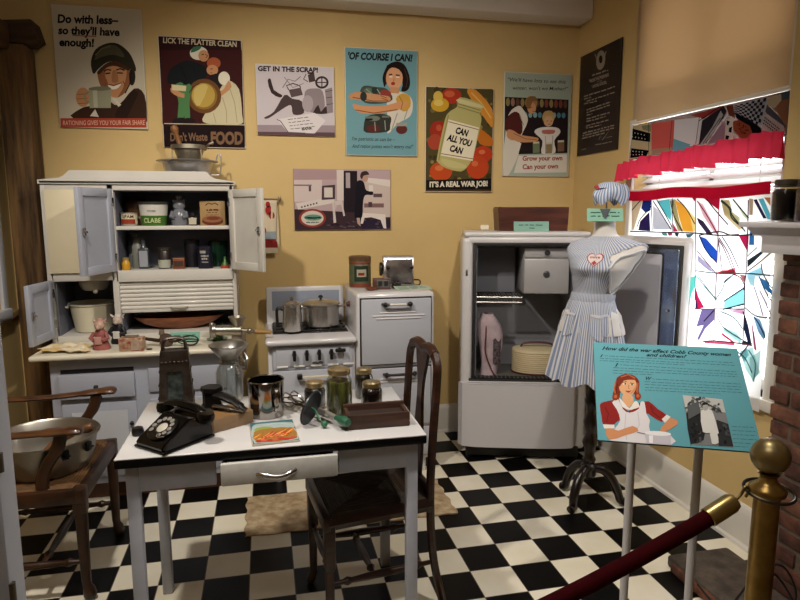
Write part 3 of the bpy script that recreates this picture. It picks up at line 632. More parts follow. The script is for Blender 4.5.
# ------------------------------------------------------------------ window dressing
# lower patchwork curtain
ct = thing('curtain', 'backlit patchwork cafe curtain of white, blue, orange and red silk slivers', 'curtain', (2.045, 2.66, .62))
CPATCH = [('#c9b59a',[(3.136,1.564),(3.032,1.552),(3.103,1.39),(3.124,1.385)]),('#1d2a6a',[(3.032,1.552),(2.958,1.553),(2.958,1.497),(3.0,1.482),(3.044,1.507)]),('#2a1f4a',[(2.968,1.487),(2.95,1.385),(3.059,1.387),(3.046,1.437)]),('#c9c9d4',[(2.939,1.521),(2.882,1.492),(2.768,1.4),(2.927,1.395)]),('#5cbcc6',[(2.902,1.545),(2.805,1.552),(2.783,1.478),(2.784,1.441),(2.835,1.478)]),('#d8e4e0',[(2.805,1.552),(2.768,1.552),(2.764,1.432),(2.783,1.478)]),('#a82a52',[(2.768,1.432),(2.722,1.392),(2.76,1.388)]),('#a8a070',[(2.789,1.543),(2.761,1.551),(2.716,1.442),(2.683,1.393),(2.722,1.392),(2.759,1.451)]),('#e8a83a',[(2.761,1.551),(2.681,1.514),(2.636,1.461),(2.609,1.391),(2.683,1.393),(2.716,1.451)]),('#f0d890',[(2.681,1.514),(2.602,1.461),(2.595,1.396),(2.609,1.391),(2.636,1.461)]),('#b01a3a',[(2.639,1.562),(2.594,1.561),(2.615,1.538)]),('#b01a3a',[(2.561,1.556),(2.445,1.553),(2.444,1.494),(2.503,1.525)]),('#3a2c4a',[(2.59,1.461),(2.544,1.445),(2.477,1.387),(2.507,1.381),(2.575,1.435)]),('#2450b4',[(2.569,1.375),(2.517,1.364),(2.44,1.312),(2.431,1.258),(2.478,1.276),(2.532,1.324)]),('#9890ac',[(2.567,1.287),(2.5,1.249),(2.447,1.21),(2.484,1.215),(2.563,1.252)]),('#c4c4a0',[(2.434,1.545),(2.383,1.536),(2.361,1.487),(2.316,1.464),(2.312,1.432),(2.405,1.479)]),('#d05a78',[(2.352,1.236),(2.32,1.243),(2.312,1.219),(2.412,1.205)]),('#4a8a7a',[(2.856,1.385),(2.811,1.386),(2.802,1.366),(2.839,1.366)]),('#a03a50',[(2.804,1.386),(2.767,1.388),(2.762,1.369),(2.791,1.366)]),('#2a4a5a',[(2.745,1.382),(2.71,1.388),(2.719,1.364),(2.736,1.366)]),('#3a6a70',[(2.661,1.38),(2.602,1.384),(2.626,1.365),(2.65,1.364)]),('#e0b0bc',[(2.591,1.539),(2.552,1.522),(2.457,1.421),(2.439,1.388),(2.463,1.391),(2.547,1.47)]),('#5cbcb0',[(2.604,1.172),(2.566,1.185),(2.567,1.131),(2.589,1.092),(2.603,1.027)]),('#b02050',[(2.567,1.131),(2.536,1.081),(2.494,1.039),(2.55,1.024)]),('#4a3c78',[(2.563,1.096),(2.538,1.032),(2.556,1.025)]),('#6e6290',[(2.512,1.027),(2.427,1.041),(2.422,0.994),(2.478,0.94),(2.516,0.875),(2.529,0.881),(2.492,0.955),(2.541,0.938)]),('#8ed2d8',[(2.368,1.088),(2.255,1.16),(2.245,1.093),(2.37,1.05)]),('#9acaca',[(2.362,0.971),(2.282,0.96),(2.247,0.935),(2.256,0.916),(2.365,0.953)]),('#c02048',[(2.37,0.943),(2.289,0.916),(2.288,0.906),(2.369,0.931)]),('#c090b0',[(2.347,1.049),(2.251,1.068),(2.248,1.044)]),('#1c2440',[(2.249,1.056),(2.221,1.005),(2.192,0.922),(2.209,0.922),(2.242,0.985)]),('#c87898',[(2.196,0.993),(2.182,0.98),(2.16,0.905),(2.177,0.909)]),('#7aa8d0',[(2.197,1.049),(2.156,1.04),(2.118,0.977),(2.128,0.959),(2.16,0.984)]),('#3a7cba',[(2.175,1.216),(2.14,1.205),(2.108,1.17),(2.105,1.148),(2.146,1.173)]),('#98c0cc',[(2.25,1.216),(2.2,1.217),(2.202,1.174),(2.226,1.179)]),('#c03048',[(2.432,1.211),(2.388,1.227),(2.321,1.234),(2.314,1.218),(2.42,1.206)]),('#b4dcdc',[(2.253,0.884),(2.183,0.916),(2.133,0.816),(2.168,0.774),(2.214,0.811)]),('#c05070',[(2.484,0.879),(2.377,0.898),(2.288,0.91),(2.287,0.9),(2.388,0.885),(2.471,0.871)]),('#2a3444',[(2.242,0.936),(2.19,0.93),(2.194,0.92),(2.245,0.912)]),('#5ab8d4',[(2.217,1.541),(2.191,1.544),(2.145,1.475),(2.134,1.459),(2.16,1.458)]),('#2a2a54',[(2.243,1.538),(2.226,1.541),(2.165,1.462),(2.182,1.461)]),('#b8804a',[(2.187,1.547),(2.154,1.546),(2.15,1.512)]),('#a8927a',[(2.267,1.545),(2.244,1.541),(2.241,1.475),(2.26,1.475)]),('#bc2256',[(2.313,1.388),(2.253,1.391),(2.251,1.315)]),('#3270b4',[(2.249,1.415),(2.226,1.412),(2.219,1.349),(2.247,1.348)]),('#222c30',[(2.249,1.283),(2.156,1.339),(2.147,1.338),(2.212,1.279),(2.246,1.251)]),('#98d0e4',[(2.248,1.226),(2.17,1.261),(2.153,1.228),(2.178,1.219),(2.242,1.212)]),('#985858',[(2.29,1.218),(2.257,1.218),(2.253,1.182)]),('#d8c8a0',[(2.434,1.541),(2.383,1.54),(2.357,1.482),(2.282,1.418),(2.31,1.41),(2.407,1.474)]),('#c8d8b8',[(2.353,1.54),(2.31,1.503),(2.263,1.461),(2.259,1.447),(2.298,1.475)]),('#90c8d0',[(2.254,0.872),(2.215,0.91),(2.198,0.877),(2.222,0.842)]),('#b8e0e4',[(2.196,0.863),(2.137,0.913),(2.137,0.826),(2.168,0.767)])]
CSEAM = [('#5a2a44',[(2.949,1.56),(2.925,1.386)]),('#3a2a34',[(2.775,1.556),(2.759,1.388)]),('#4a3a4a',[(2.602,1.557),(2.58,1.33),(2.556,1.067)]),('#7a2a44',[(2.44,1.496),(2.434,1.38),(2.425,1.213),(2.422,1.085)]),('#3a2a34',[(3.127,1.379),(2.839,1.383),(2.588,1.387),(2.428,1.382),(2.307,1.39)]),('#54606a',[(2.564,1.208),(2.422,1.209),(2.289,1.221)]),('#3a3038',[(2.932,1.545),(2.864,1.487),(2.77,1.4)]),('#2a2428',[(2.901,1.552),(2.817,1.469),(2.761,1.409)]),('#4a3a30',[(2.788,1.543),(2.752,1.469),(2.682,1.393)]),('#4a3a30',[(2.736,1.551),(2.665,1.505),(2.595,1.431)]),('#8a2a4a',[(2.588,1.539),(2.522,1.479),(2.438,1.388)]),('#3a2a3a',[(2.529,1.551),(2.463,1.496),(2.376,1.431)]),('#3a4a3a',[(2.432,1.537),(2.378,1.504),(2.358,1.463),(2.311,1.432)]),('#2a2a3a',[(2.555,1.375),(2.505,1.309),(2.43,1.258)]),('#6a3a5a',[(2.567,1.305),(2.499,1.257),(2.428,1.208)]),('#7a4a6a',[(2.427,1.372),(2.364,1.309),(2.318,1.239)]),('#8a94a0',[(2.542,1.184),(2.474,1.13),(2.41,1.087)]),('#8a5a6a',[(2.426,1.355),(2.406,1.273),(2.388,1.212)]),('#2a2030',[(3.12,1.497),(3.047,1.547),(3.014,1.556)]),('#2a2030',[(3.059,1.407),(3.037,1.447),(2.945,1.516)]),('#70606a',[(2.427,1.207),(2.42,1.046),(2.411,0.892)]),('#5a4a5a',[(2.254,1.216),(2.243,1.089),(2.236,0.921)]),('#7a5a6a',[(2.561,1.022),(2.414,1.045),(2.239,1.072)]),('#4a4a54',[(2.24,1.078),(2.176,1.052),(2.099,1.056)]),('#7a3a4a',[(2.483,0.876),(2.411,0.896),(2.255,0.917),(2.183,0.922)]),('#5aa0a0',[(2.558,1.185),(2.497,1.139),(2.419,1.089)]),('#404a54',[(2.419,1.089),(2.378,1.145),(2.37,1.179),(2.318,1.214)]),('#2a3a44',[(2.369,1.086),(2.254,1.162)]),('#2a3a44',[(2.368,1.05),(2.244,1.093)]),('#2a2a34',[(2.42,1.042),(2.486,0.974)]),('#4a5a64',[(2.413,1.034),(2.36,0.971),(2.241,0.936)]),('#4a5a64',[(2.385,1.039),(2.299,1.024),(2.243,0.984)]),('#2a2a3a',[(2.249,1.06),(2.217,1.005),(2.188,0.923)]),('#9a4a6a',[(2.192,1.01),(2.161,0.905)]),('#2a4a6a',[(2.184,1.047),(2.153,1.017),(2.114,0.97)]),('#3a5a7a',[(2.176,1.22),(2.139,1.166),(2.102,1.126)]),('#8a7aa0',[(2.199,1.175),(2.162,1.109),(2.138,1.059)]),('#8a7aa0',[(2.168,1.163),(2.123,1.107),(2.101,1.072)]),('#8a2a3a',[(2.318,1.214),(2.28,1.205),(2.252,1.176)]),('#3a6a74',[(2.273,0.88),(2.217,0.86),(2.171,0.806)]),('#4a3a44',[(2.267,1.538),(2.257,1.39),(2.248,1.233),(2.254,1.153)]),('#6a4a5a',[(2.434,1.368),(2.39,1.325),(2.319,1.223)]),('#5a5a6a',[(2.406,1.377),(2.349,1.32),(2.292,1.244)]),('#7a5a6a',[(2.43,1.361),(2.407,1.286),(2.389,1.216)]),('#3a2a34',[(2.559,1.377),(2.429,1.399),(2.346,1.385),(2.223,1.393)]),('#4a5a5a',[(2.426,1.209),(2.247,1.226),(2.101,1.23)]),('#3a4a44',[(2.428,1.541),(2.368,1.504),(2.355,1.474),(2.27,1.404)]),('#2a3438',[(2.357,1.543),(2.257,1.461)]),('#6a5a54',[(2.243,1.234),(2.175,1.282),(2.112,1.334)]),('#4a5a6a',[(2.17,1.275),(2.152,1.228),(2.103,1.178)]),('#8a9aa0',[(2.25,1.298),(2.199,1.34)]),('#5a6a7a',[(2.374,1.168),(2.323,1.211)]),('#5a4a5a',[(2.251,0.85),(2.21,0.912),(2.184,0.932)]),('#4a8a9a',[(2.199,0.899),(2.157,0.851),(2.158,0.77)])]
VPATCH = [('#6d5a55',[(3.12,1.957),(2.082,1.953),(2.076,1.783),(3.15,1.772)]),('#c4b490',[(3.115,1.956),(2.959,1.948),(2.94,1.786),(3.146,1.776)]),('#101014',[(3.127,1.943),(2.963,1.898),(2.962,1.853),(3.126,1.883)]),('#101014',[(3.131,1.838),(2.967,1.81),(2.985,1.782),(3.136,1.785)]),('#8a8a6a',[(3.045,1.945),(2.963,1.944),(2.959,1.905),(3.031,1.926)]),('#d0605a',[(2.959,1.948),(2.764,1.937),(2.77,1.803),(2.94,1.81)]),('#a89078',[(2.941,1.814),(2.774,1.807),(2.783,1.781),(2.94,1.786)]),('#d4d4da',[(2.769,1.938),(2.567,1.924),(2.58,1.803),(2.638,1.798),(2.767,1.843)]),('#6fa8bc',[(2.767,1.848),(2.639,1.807),(2.67,1.782),(2.773,1.789)]),('#8a3430',[(2.653,1.943),(2.438,1.952),(2.465,1.936),(2.566,1.914),(2.586,1.925)]),('#2c2830',[(2.568,1.906),(2.435,1.951),(2.412,1.928),(2.43,1.9),(2.483,1.851),(2.531,1.8),(2.58,1.801)]),('#aaa6a8',[(2.451,1.934),(2.433,1.913),(2.483,1.849),(2.539,1.801),(2.569,1.802),(2.496,1.871)]),('#8a6e7e',[(2.428,1.884),(2.412,1.86),(2.414,1.796),(2.523,1.797)]),('#c4beb8',[(2.414,1.895),(2.368,1.89),(2.362,1.792),(2.414,1.794)]),('#101014',[(2.409,1.887),(2.388,1.879),(2.398,1.862),(2.408,1.869)]),('#101014',[(2.391,1.852),(2.372,1.855),(2.375,1.829),(2.392,1.835)]),('#101014',[(2.408,1.823),(2.385,1.817),(2.392,1.799),(2.409,1.803)]),('#6a3626',[(2.419,1.949),(2.372,1.945),(2.359,1.89),(2.394,1.905)]),('#8a4430',[(2.37,1.874),(2.321,1.883),(2.262,1.84),(2.246,1.8),(2.312,1.795),(2.365,1.838)]),('#141419',[(2.367,1.915),(2.295,1.885),(2.211,1.828),(2.202,1.805),(2.248,1.803),(2.271,1.845),(2.348,1.885)]),('#b0b2bc',[(2.375,1.945),(2.184,1.947),(2.187,1.895),(2.204,1.827),(2.268,1.868),(2.367,1.915)]),('#b8a68e',[(2.184,1.947),(2.118,1.946),(2.115,1.917),(2.15,1.896),(2.187,1.917)]),('#4c4c54',[(2.187,1.918),(2.095,1.835),(2.082,1.813),(2.108,1.824),(2.194,1.891)]),('#b4a6a8',[(2.197,1.889),(2.096,1.822),(2.082,1.788),(2.204,1.803)]),('#8c6048',[(2.118,1.921),(2.083,1.924),(2.078,1.822),(2.092,1.827),(2.146,1.897)]),('#4c5666',[(2.121,1.95),(2.082,1.953),(2.083,1.922),(2.116,1.921)]),('#20222e',[(2.369,1.942),(2.351,1.943),(2.351,1.938),(2.368,1.939)]),('#20222e',[(2.368,1.935),(2.351,1.933),(2.351,1.928),(2.367,1.931)]),('#20222e',[(2.367,1.927),(2.351,1.924),(2.35,1.919),(2.366,1.924)]),('#20222e',[(2.366,1.92),(2.35,1.914),(2.35,1.91),(2.365,1.916)]),('#20222e',[(2.351,1.938),(2.334,1.937),(2.334,1.931),(2.351,1.933)]),('#20222e',[(2.351,1.928),(2.334,1.926),(2.335,1.92),(2.351,1.924)]),('#20222e',[(2.35,1.919),(2.335,1.914),(2.335,1.909),(2.35,1.914)]),('#20222e',[(2.35,1.91),(2.335,1.903),(2.335,1.897),(2.35,1.905)]),('#20222e',[(2.334,1.943),(2.317,1.943),(2.317,1.936),(2.334,1.937)]),('#20222e',[(2.334,1.931),(2.318,1.93),(2.318,1.923),(2.334,1.926)]),('#20222e',[(2.335,1.92),(2.319,1.917),(2.319,1.91),(2.335,1.914)]),('#20222e',[(2.335,1.909),(2.32,1.903),(2.32,1.897),(2.335,1.903)]),('#20222e',[(2.317,1.936),(2.301,1.936),(2.302,1.928),(2.318,1.93)]),('#20222e',[(2.318,1.923),(2.302,1.921),(2.303,1.913),(2.319,1.917)]),('#20222e',[(2.319,1.91),(2.304,1.905),(2.305,1.898),(2.32,1.903)]),('#20222e',[(2.32,1.897),(2.305,1.89),(2.306,1.883),(2.321,1.89)]),('#20222e',[(2.3,1.943),(2.283,1.943),(2.284,1.935),(2.301,1.936)]),('#20222e',[(2.302,1.928),(2.285,1.926),(2.287,1.918),(2.302,1.921)]),('#20222e',[(2.303,1.913),(2.288,1.909),(2.289,1.901),(2.304,1.905)]),('#20222e',[(2.305,1.898),(2.29,1.893),(2.291,1.884),(2.305,1.89)]),('#20222e',[(2.284,1.935),(2.268,1.934),(2.27,1.925),(2.285,1.926)]),('#20222e',[(2.287,1.918),(2.271,1.915),(2.272,1.906),(2.288,1.909)]),('#20222e',[(2.289,1.901),(2.274,1.897),(2.275,1.887),(2.29,1.893)]),('#20222e',[(2.291,1.884),(2.276,1.878),(2.278,1.868),(2.292,1.876)]),('#20222e',[(2.267,1.943),(2.251,1.944),(2.252,1.933),(2.268,1.934)]),('#20222e',[(2.27,1.925),(2.254,1.923),(2.256,1.913),(2.271,1.915)]),('#20222e',[(2.272,1.906),(2.257,1.903),(2.259,1.892),(2.274,1.897)]),('#20222e',[(2.275,1.887),(2.261,1.882),(2.262,1.872),(2.276,1.878)]),('#20222e',[(2.252,1.933),(2.236,1.933),(2.238,1.921),(2.254,1.923)]),('#20222e',[(2.256,1.913),(2.24,1.91),(2.242,1.899),(2.257,1.903)]),('#20222e',[(2.259,1.892),(2.244,1.888),(2.246,1.877),(2.261,1.882)]),('#20222e',[(2.262,1.872),(2.248,1.865),(2.25,1.854),(2.264,1.861)]),('#20222e',[(2.235,1.944),(2.219,1.944),(2.221,1.932),(2.236,1.933)]),('#20222e',[(2.238,1.921),(2.223,1.92),(2.225,1.908),(2.24,1.91)]),('#20222e',[(2.242,1.899),(2.227,1.896),(2.23,1.884),(2.244,1.888)]),('#20222e',[(2.246,1.877),(2.232,1.872),(2.234,1.859),(2.248,1.865)]),('#20222e',[(2.221,1.932),(2.205,1.931),(2.208,1.918),(2.223,1.92)]),('#20222e',[(2.225,1.908),(2.21,1.905),(2.213,1.892),(2.227,1.896)]),('#20222e',[(2.23,1.884),(2.215,1.88),(2.218,1.867),(2.232,1.872)]),('#20222e',[(2.234,1.859),(2.22,1.853),(2.223,1.84),(2.236,1.847)]),('#20222e',[(2.203,1.944),(2.187,1.944),(2.19,1.93),(2.205,1.931)]),('#20222e',[(2.208,1.918),(2.193,1.917),(2.196,1.903),(2.21,1.905)]),('#20222e',[(2.213,1.892),(2.198,1.889),(2.201,1.875),(2.215,1.88)]),('#20222e',[(2.218,1.867),(2.204,1.861),(2.207,1.848),(2.22,1.853)]),('#3a1a14',[(2.328,1.842),(2.324,1.844),(2.32,1.841),(2.323,1.838)]),('#3a1a14',[(2.318,1.836),(2.314,1.839),(2.31,1.835),(2.313,1.833)]),('#3a1a14',[(2.304,1.851),(2.301,1.854),(2.296,1.85),(2.3,1.848)]),('#3a1a14',[(2.345,1.834),(2.341,1.836),(2.337,1.833),(2.34,1.831)]),('#3a1a14',[(2.327,1.855),(2.323,1.857),(2.319,1.854),(2.323,1.851)]),('#3a1a14',[(2.274,1.826),(2.271,1.829),(2.267,1.825),(2.27,1.823)]),('#3a1a14',[(2.285,1.83),(2.282,1.832),(2.278,1.829),(2.281,1.827)]),('#3a1a14',[(2.303,1.848),(2.299,1.85),(2.295,1.847),(2.298,1.844)]),('#3a1a14',[(2.296,1.82),(2.292,1.822),(2.288,1.819),(2.291,1.816)]),('#3a1a14',[(2.305,1.827),(2.302,1.829),(2.297,1.826),(2.301,1.824)]),('#3a1a14',[(2.301,1.85),(2.298,1.852),(2.293,1.849),(2.297,1.847)]),('#3a1a14',[(2.289,1.828),(2.286,1.83),(2.282,1.827),(2.285,1.824)]),('#3a1a14',[(2.325,1.862),(2.321,1.865),(2.317,1.861),(2.321,1.859)]),('#3a1a14',[(2.283,1.829),(2.28,1.832),(2.276,1.828),(2.279,1.826)]),('#3a1a14',[(2.289,1.817),(2.285,1.82),(2.281,1.817),(2.285,1.814)]),('#3a1a14',[(2.289,1.816),(2.285,1.818),(2.281,1.815),(2.285,1.813)]),('#3a1a14',[(2.315,1.827),(2.311,1.83),(2.307,1.826),(2.31,1.824)]),('#3a1a14',[(2.31,1.821),(2.306,1.823),(2.302,1.82),(2.306,1.817)]),('#3a1a14',[(2.288,1.843),(2.284,1.845),(2.28,1.842),(2.284,1.839)]),('#3a1a14',[(2.335,1.859),(2.332,1.861),(2.327,1.858),(2.331,1.855)]),('#3a1a14',[(2.277,1.828),(2.273,1.831),(2.269,1.827),(2.273,1.825)]),('#3a1a14',[(2.302,1.842),(2.298,1.844),(2.294,1.841),(2.298,1.839)]),('#3a1a14',[(2.309,1.842),(2.306,1.844),(2.301,1.841),(2.305,1.838)]),('#3a1a14',[(2.319,1.837),(2.316,1.84),(2.311,1.836),(2.315,1.834)]),('#3a1a14',[(2.299,1.819),(2.296,1.822),(2.291,1.818),(2.295,1.816)]),('#3a1a14',[(2.291,1.816),(2.288,1.819),(2.283,1.815),(2.287,1.813)]),('#1a1a20',[(2.184,1.869),(2.178,1.865),(2.18,1.861),(2.186,1.864)]),('#1a1a20',[(2.187,1.858),(2.18,1.854),(2.182,1.85),(2.189,1.854)]),('#1a1a20',[(2.189,1.847),(2.183,1.844),(2.185,1.839),(2.191,1.843)]),('#1a1a20',[(2.174,1.862),(2.168,1.858),(2.17,1.854),(2.176,1.858)]),('#1a1a20',[(2.177,1.851),(2.17,1.848),(2.172,1.843),(2.179,1.847)]),('#1a1a20',[(2.179,1.841),(2.173,1.837),(2.175,1.833),(2.181,1.836)]),('#1a1a20',[(2.164,1.855),(2.158,1.852),(2.16,1.847),(2.166,1.851)]),('#1a1a20',[(2.167,1.845),(2.161,1.841),(2.163,1.837),(2.169,1.84)]),('#1a1a20',[(2.169,1.834),(2.163,1.83),(2.165,1.826),(2.171,1.83)]),('#1a1a20',[(2.155,1.849),(2.148,1.845),(2.15,1.841),(2.157,1.844)]),('#1a1a20',[(2.157,1.838),(2.151,1.834),(2.153,1.83),(2.159,1.834)]),('#1a1a20',[(2.159,1.827),(2.153,1.824),(2.155,1.819),(2.161,1.823)]),('#1a1a20',[(2.145,1.842),(2.139,1.838),(2.141,1.834),(2.147,1.838)]),('#1a1a20',[(2.147,1.831),(2.141,1.828),(2.143,1.823),(2.149,1.827)]),('#1a1a20',[(2.15,1.821),(2.144,1.817),(2.145,1.813),(2.152,1.816)]),('#1a1a20',[(2.135,1.835),(2.129,1.832),(2.131,1.827),(2.137,1.831)]),('#1a1a20',[(2.138,1.825),(2.132,1.821),(2.133,1.817),(2.14,1.82)]),('#1a1a20',[(2.14,1.814),(2.134,1.811),(2.136,1.806),(2.142,1.81)]),('#1a1a20',[(2.126,1.829),(2.12,1.825),(2.121,1.821),(2.128,1.824)]),('#1a1a20',[(2.128,1.818),(2.122,1.815),(2.124,1.81),(2.13,1.814)]),('#1a1a20',[(2.13,1.808),(2.124,1.804),(2.126,1.8),(2.132,1.803)]),('#1a1a20',[(2.116,1.822),(2.11,1.819),(2.112,1.814),(2.118,1.818)]),('#1a1a20',[(2.119,1.812),(2.112,1.808),(2.114,1.804),(2.12,1.807)]),('#1a1a20',[(2.121,1.801),(2.115,1.798),(2.117,1.793),(2.123,1.797)]),('#1a1a20',[(2.107,1.816),(2.101,1.812),(2.103,1.808),(2.109,1.811)]),('#1a1a20',[(2.109,1.805),(2.103,1.802),(2.105,1.798),(2.111,1.801)]),('#1a1a20',[(2.111,1.795),(2.105,1.791),(2.107,1.787),(2.113,1.79)]),('#d0c8b8',[(3.118,1.922),(3.112,1.925),(3.105,1.92),(3.111,1.917)]),('#d0c8b8',[(3.11,1.897),(3.104,1.9),(3.097,1.895),(3.103,1.892)]),('#d0c8b8',[(3.087,1.914),(3.081,1.917),(3.074,1.913),(3.08,1.91)]),('#d0c8b8',[(3.079,1.89),(3.073,1.893),(3.066,1.889),(3.072,1.886)]),('#d0c8b8',[(3.057,1.907),(3.051,1.91),(3.044,1.905),(3.05,1.902)]),('#d0c8b8',[(3.049,1.884),(3.043,1.887),(3.036,1.882),(3.042,1.879)]),('#d0c8b8',[(3.027,1.9),(3.021,1.902),(3.014,1.898),(3.02,1.895)]),('#d0c8b8',[(3.019,1.878),(3.013,1.881),(3.007,1.876),(3.013,1.873)]),('#d0c8b8',[(2.998,1.892),(2.992,1.895),(2.985,1.891),(2.991,1.888)]),('#d0c8b8',[(2.99,1.872),(2.984,1.874),(2.978,1.87),(2.984,1.867)]),('#d0c8b8',[(3.124,1.821),(3.118,1.824),(3.111,1.819),(3.117,1.816)]),('#d0c8b8',[(3.119,1.8),(3.113,1.803),(3.106,1.799),(3.112,1.796)]),('#d0c8b8',[(3.094,1.817),(3.088,1.82),(3.081,1.816),(3.087,1.812)]),('#d0c8b8',[(3.09,1.798),(3.084,1.801),(3.077,1.797),(3.083,1.794)]),('#d0c8b8',[(3.064,1.813),(3.058,1.816),(3.051,1.812),(3.057,1.809)]),('#d0c8b8',[(3.061,1.796),(3.055,1.799),(3.049,1.795),(3.055,1.792)]),('#d0c8b8',[(3.035,1.809),(3.029,1.812),(3.022,1.808),(3.028,1.805)]),('#d0c8b8',[(3.033,1.794),(3.027,1.797),(3.021,1.793),(3.027,1.79)]),('#d0c8b8',[(3.006,1.806),(3.0,1.809),(2.994,1.805),(3.0,1.801)]),('#d0c8b8',[(3.006,1.792),(3.0,1.796),(2.993,1.791),(2.999,1.788)])]
VSEAM = [('#1a1a20',[(2.568,1.906),(2.435,1.951)]),('#1a1a20',[(2.429,1.9),(2.531,1.8)]),('#2a2a34',[(2.959,1.948),(2.94,1.786)]),('#2a2a34',[(2.765,1.937),(2.773,1.794)]),('#2a2a34',[(2.567,1.924),(2.58,1.803)])]
# outlines (y along the window, z up) of the silk slivers, stitched in layers on a white ground cloth
def patches(lst, seams, x0, tr, sw, parent, name, ground=None):
    mb = MB(); cols = []
    def ci(c, t):
        if (c, t) not in cols: cols.append((c, t))
        return cols.index((c, t))
    for k, (c, p) in enumerate(lst):
        x = x0 - .00012 * k; mb.add([(x, y, z) for y, z in p], [list(range(len(p)))], ci(c, tr), None, False)
    xs = x0 - .00012 * len(lst) - .0004
    for k, (c, p) in enumerate(seams):
        p = [q_[:2] for q_ in spline([(*a, 0) for a in p], 4)] if len(p) > 2 else p
        L = []; Rr = []
        for n_, a in enumerate(p):
            b0, b1 = p[max(n_ - 1, 0)], p[min(n_ + 1, len(p) - 1)]; d = Vector((b1[0] - b0[0], b1[1] - b0[1])).normalized() * sw / 2; L.append((a[0] - d.y, a[1] + d.x)); Rr.append((a[0] + d.y, a[1] - d.x))
        n_ = len(p); mb.add([(xs - .00004 * k, y, z) for y, z in L + Rr], [(i, i + 1, n_ + i + 1, n_ + i) for i in range(n_ - 1)], ci(c, .03), None, False)
    return part(mb, name, [cloth(c, t) for c, t in cols], parent, True, fixn=False)
part(MB().grid(lambda u, v: (2.036 + .004 * sin(u * 40), 3.165 - u * 1.03, .64 + .93 * v), 60, 8), 'ground_cloth', cloth('#f4f3f2', .5), ct, True)
patches(CPATCH, CSEAM, 2.030, .45, .0064, ct, 'patchwork')
red = cloth('#b3142f', .12)
hd = MB().grid(lambda u, v: (2.015 + .006 * sin(u * 30), 3.185 - u * 1.045, 1.553 + .052 * v - .006 * sin(u * 11)), 60, 3)
part(hd, 'header_band', red, ct, True, label='red header band of the curtain')
part(MB().tube([(2.035, 3.20, 1.606), (2.035, 2.13, 1.606)], .006), 'rod', mat('#d8d2c8', .4), ct, True)
# valance with ruffle
va = thing('valance', 'patchwork tie valance with a gathered red ruffle along its hem', 'valance', (2.0, 2.62, 1.7))
patches(VPATCH, VSEAM, 2.006, .38, .004, va, 'tie_patchwork')
part(MB().grid(lambda u, w: (2.0 - .026 - .020 * sin(u * 100 + 2.5 * sin(u * 13)) * (1 - w * .7) - .006 * sin(u * 210) * (1 - w), 3.21 - u * 1.155 - .008 * sin(u * 60) * (1 - w), (1.672 + .030 * u + .006 * sin(u * 37) - .02 * max(0, .12 - u) / .12 + .003 * sin(u * 100 + 2.5 * sin(u * 13))) + (.095 + .010 * u) * w), 240, 4), 'ruffle', cloth('#d83a56', .12), va, True, label='gathered red ruffle')
part(MB().tube([(2.012, 3.14, 1.972), (2.012, 2.07, 1.962)], .006), 'rod', mat('#e8e4dc', .4), va, True)
rs_ = thing('roller_shade', 'plain tan roller shade drawn half way down the window', 'shade', (2.05, 2.66, 1.97))
part(MB().shell(lambda u, w, o: (2.062 + o + .004 * sin(u * 6), 3.215 - u * 1.09, 1.985 + .99 * w), 12, 2, .002), 'shade_cloth', cloth('#cbb596', .3), rs_, True)
part(MB().box(2.055, 2.068, 2.128, 3.212, 1.976, 1.987, b=.003), 'hem_bar', mat('#eeeae0', .5), rs_, True)
bl = thing('window_blind', 'white slatted blind glowing between the valance and curtain', 'blind', (2.1, 2.66, 1.5))
sl = MB()
for k in range(24): sl.box(-.022, .022, -.50, .50, -.0008, .0008, M=Matrix.Translation((2.115, 2.66, 1.30 + k * .036)) @ Matrix.Rotation(R(-38), 4, 'Y'))
part(sl, 'slat', cloth('#f2f2f0', .35), bl, True)
part(MB().tube([(2.10, 2.3, 1.30), (2.10, 2.3, 2.2)], .0015, 6).tube([(2.10, 3.0, 1.30), (2.10, 3.0, 2.2)], .0015, 6), 'ladder_cord', mat('#f0f0f0', .6), bl, True)

# ------------------------------------------------------------------ Hoosier cabinet
WHT = mat('#cfcbc3', .42, var=.07, scale=6, coat=.1)
WHT_DIM = mat('#a6aab8', .45, var=.08, scale=6, coat=.1)  # same cabinet white, its dimmer and cooler light put into the colour
CREAM = mat('#dfd3b4', .45, var=.05, scale=5)
INN_SHADED = mat('#6a6d7c', .7, var=.1, scale=5)  # inside faces coloured dark to carry the deep shelf shadow
CHR = mat('#c9c9cc', .18, 1.)
DARKM = mat('#2a2624', .45, .6)
hc = thing('kitchen_cabinet', 'white two tier kitchen cabinet with open doors, slatted roll front and enamel worktop', 'cabinet', (-.63, 3.5, 0))
b = MB()
b.box(-1.06, -.17, 3.27, 3.86, .10, .775, b=.004).box(-1.02, -.21, 3.33, 3.85, 0, .10, m=1)
part(b, 'base_body', [WHT_DIM, mat('#5b3520', .6, var=.3)], hc, True)
part(MB().box(-1.13, -.137, 3.20, 3.86, .772, .800, b=.012, seg=3), 'worktop', mat('#e6dfcb', .25, var=.1, scale=5, coat=.4), hc, True)
def drawer(x0, x1, z0, z1, out, nm='drawer'):
    p = part(MB().box(x0, x1, 3.262 - out, 3.275, z0, z1, b=.004), nm, WHT_DIM, hc, True)
    k = part(MB().cyl(((x0 + x1) / 2, 3.262 - out, (z0 + z1) / 2), ((x0 + x1) / 2, 3.245 - out, (z0 + z1) / 2), .006, .006, 10).sphere(((x0 + x1) / 2, 3.240 - out, (z0 + z1) / 2), .012, seg=12, rings=6), 'knob', DARKM, p, True); return p
drawer(-1.015, -.665, .565, .69, .025); drawer(-.60, -.215, .575, .70, .006)
part(MB().box(-1.01, -.67, 3.266, 3.272, .69, .712), 'drawer_gap_shade', mat('#141312', .9), hc, True)  # dark strip standing for the shade above the ajar drawer
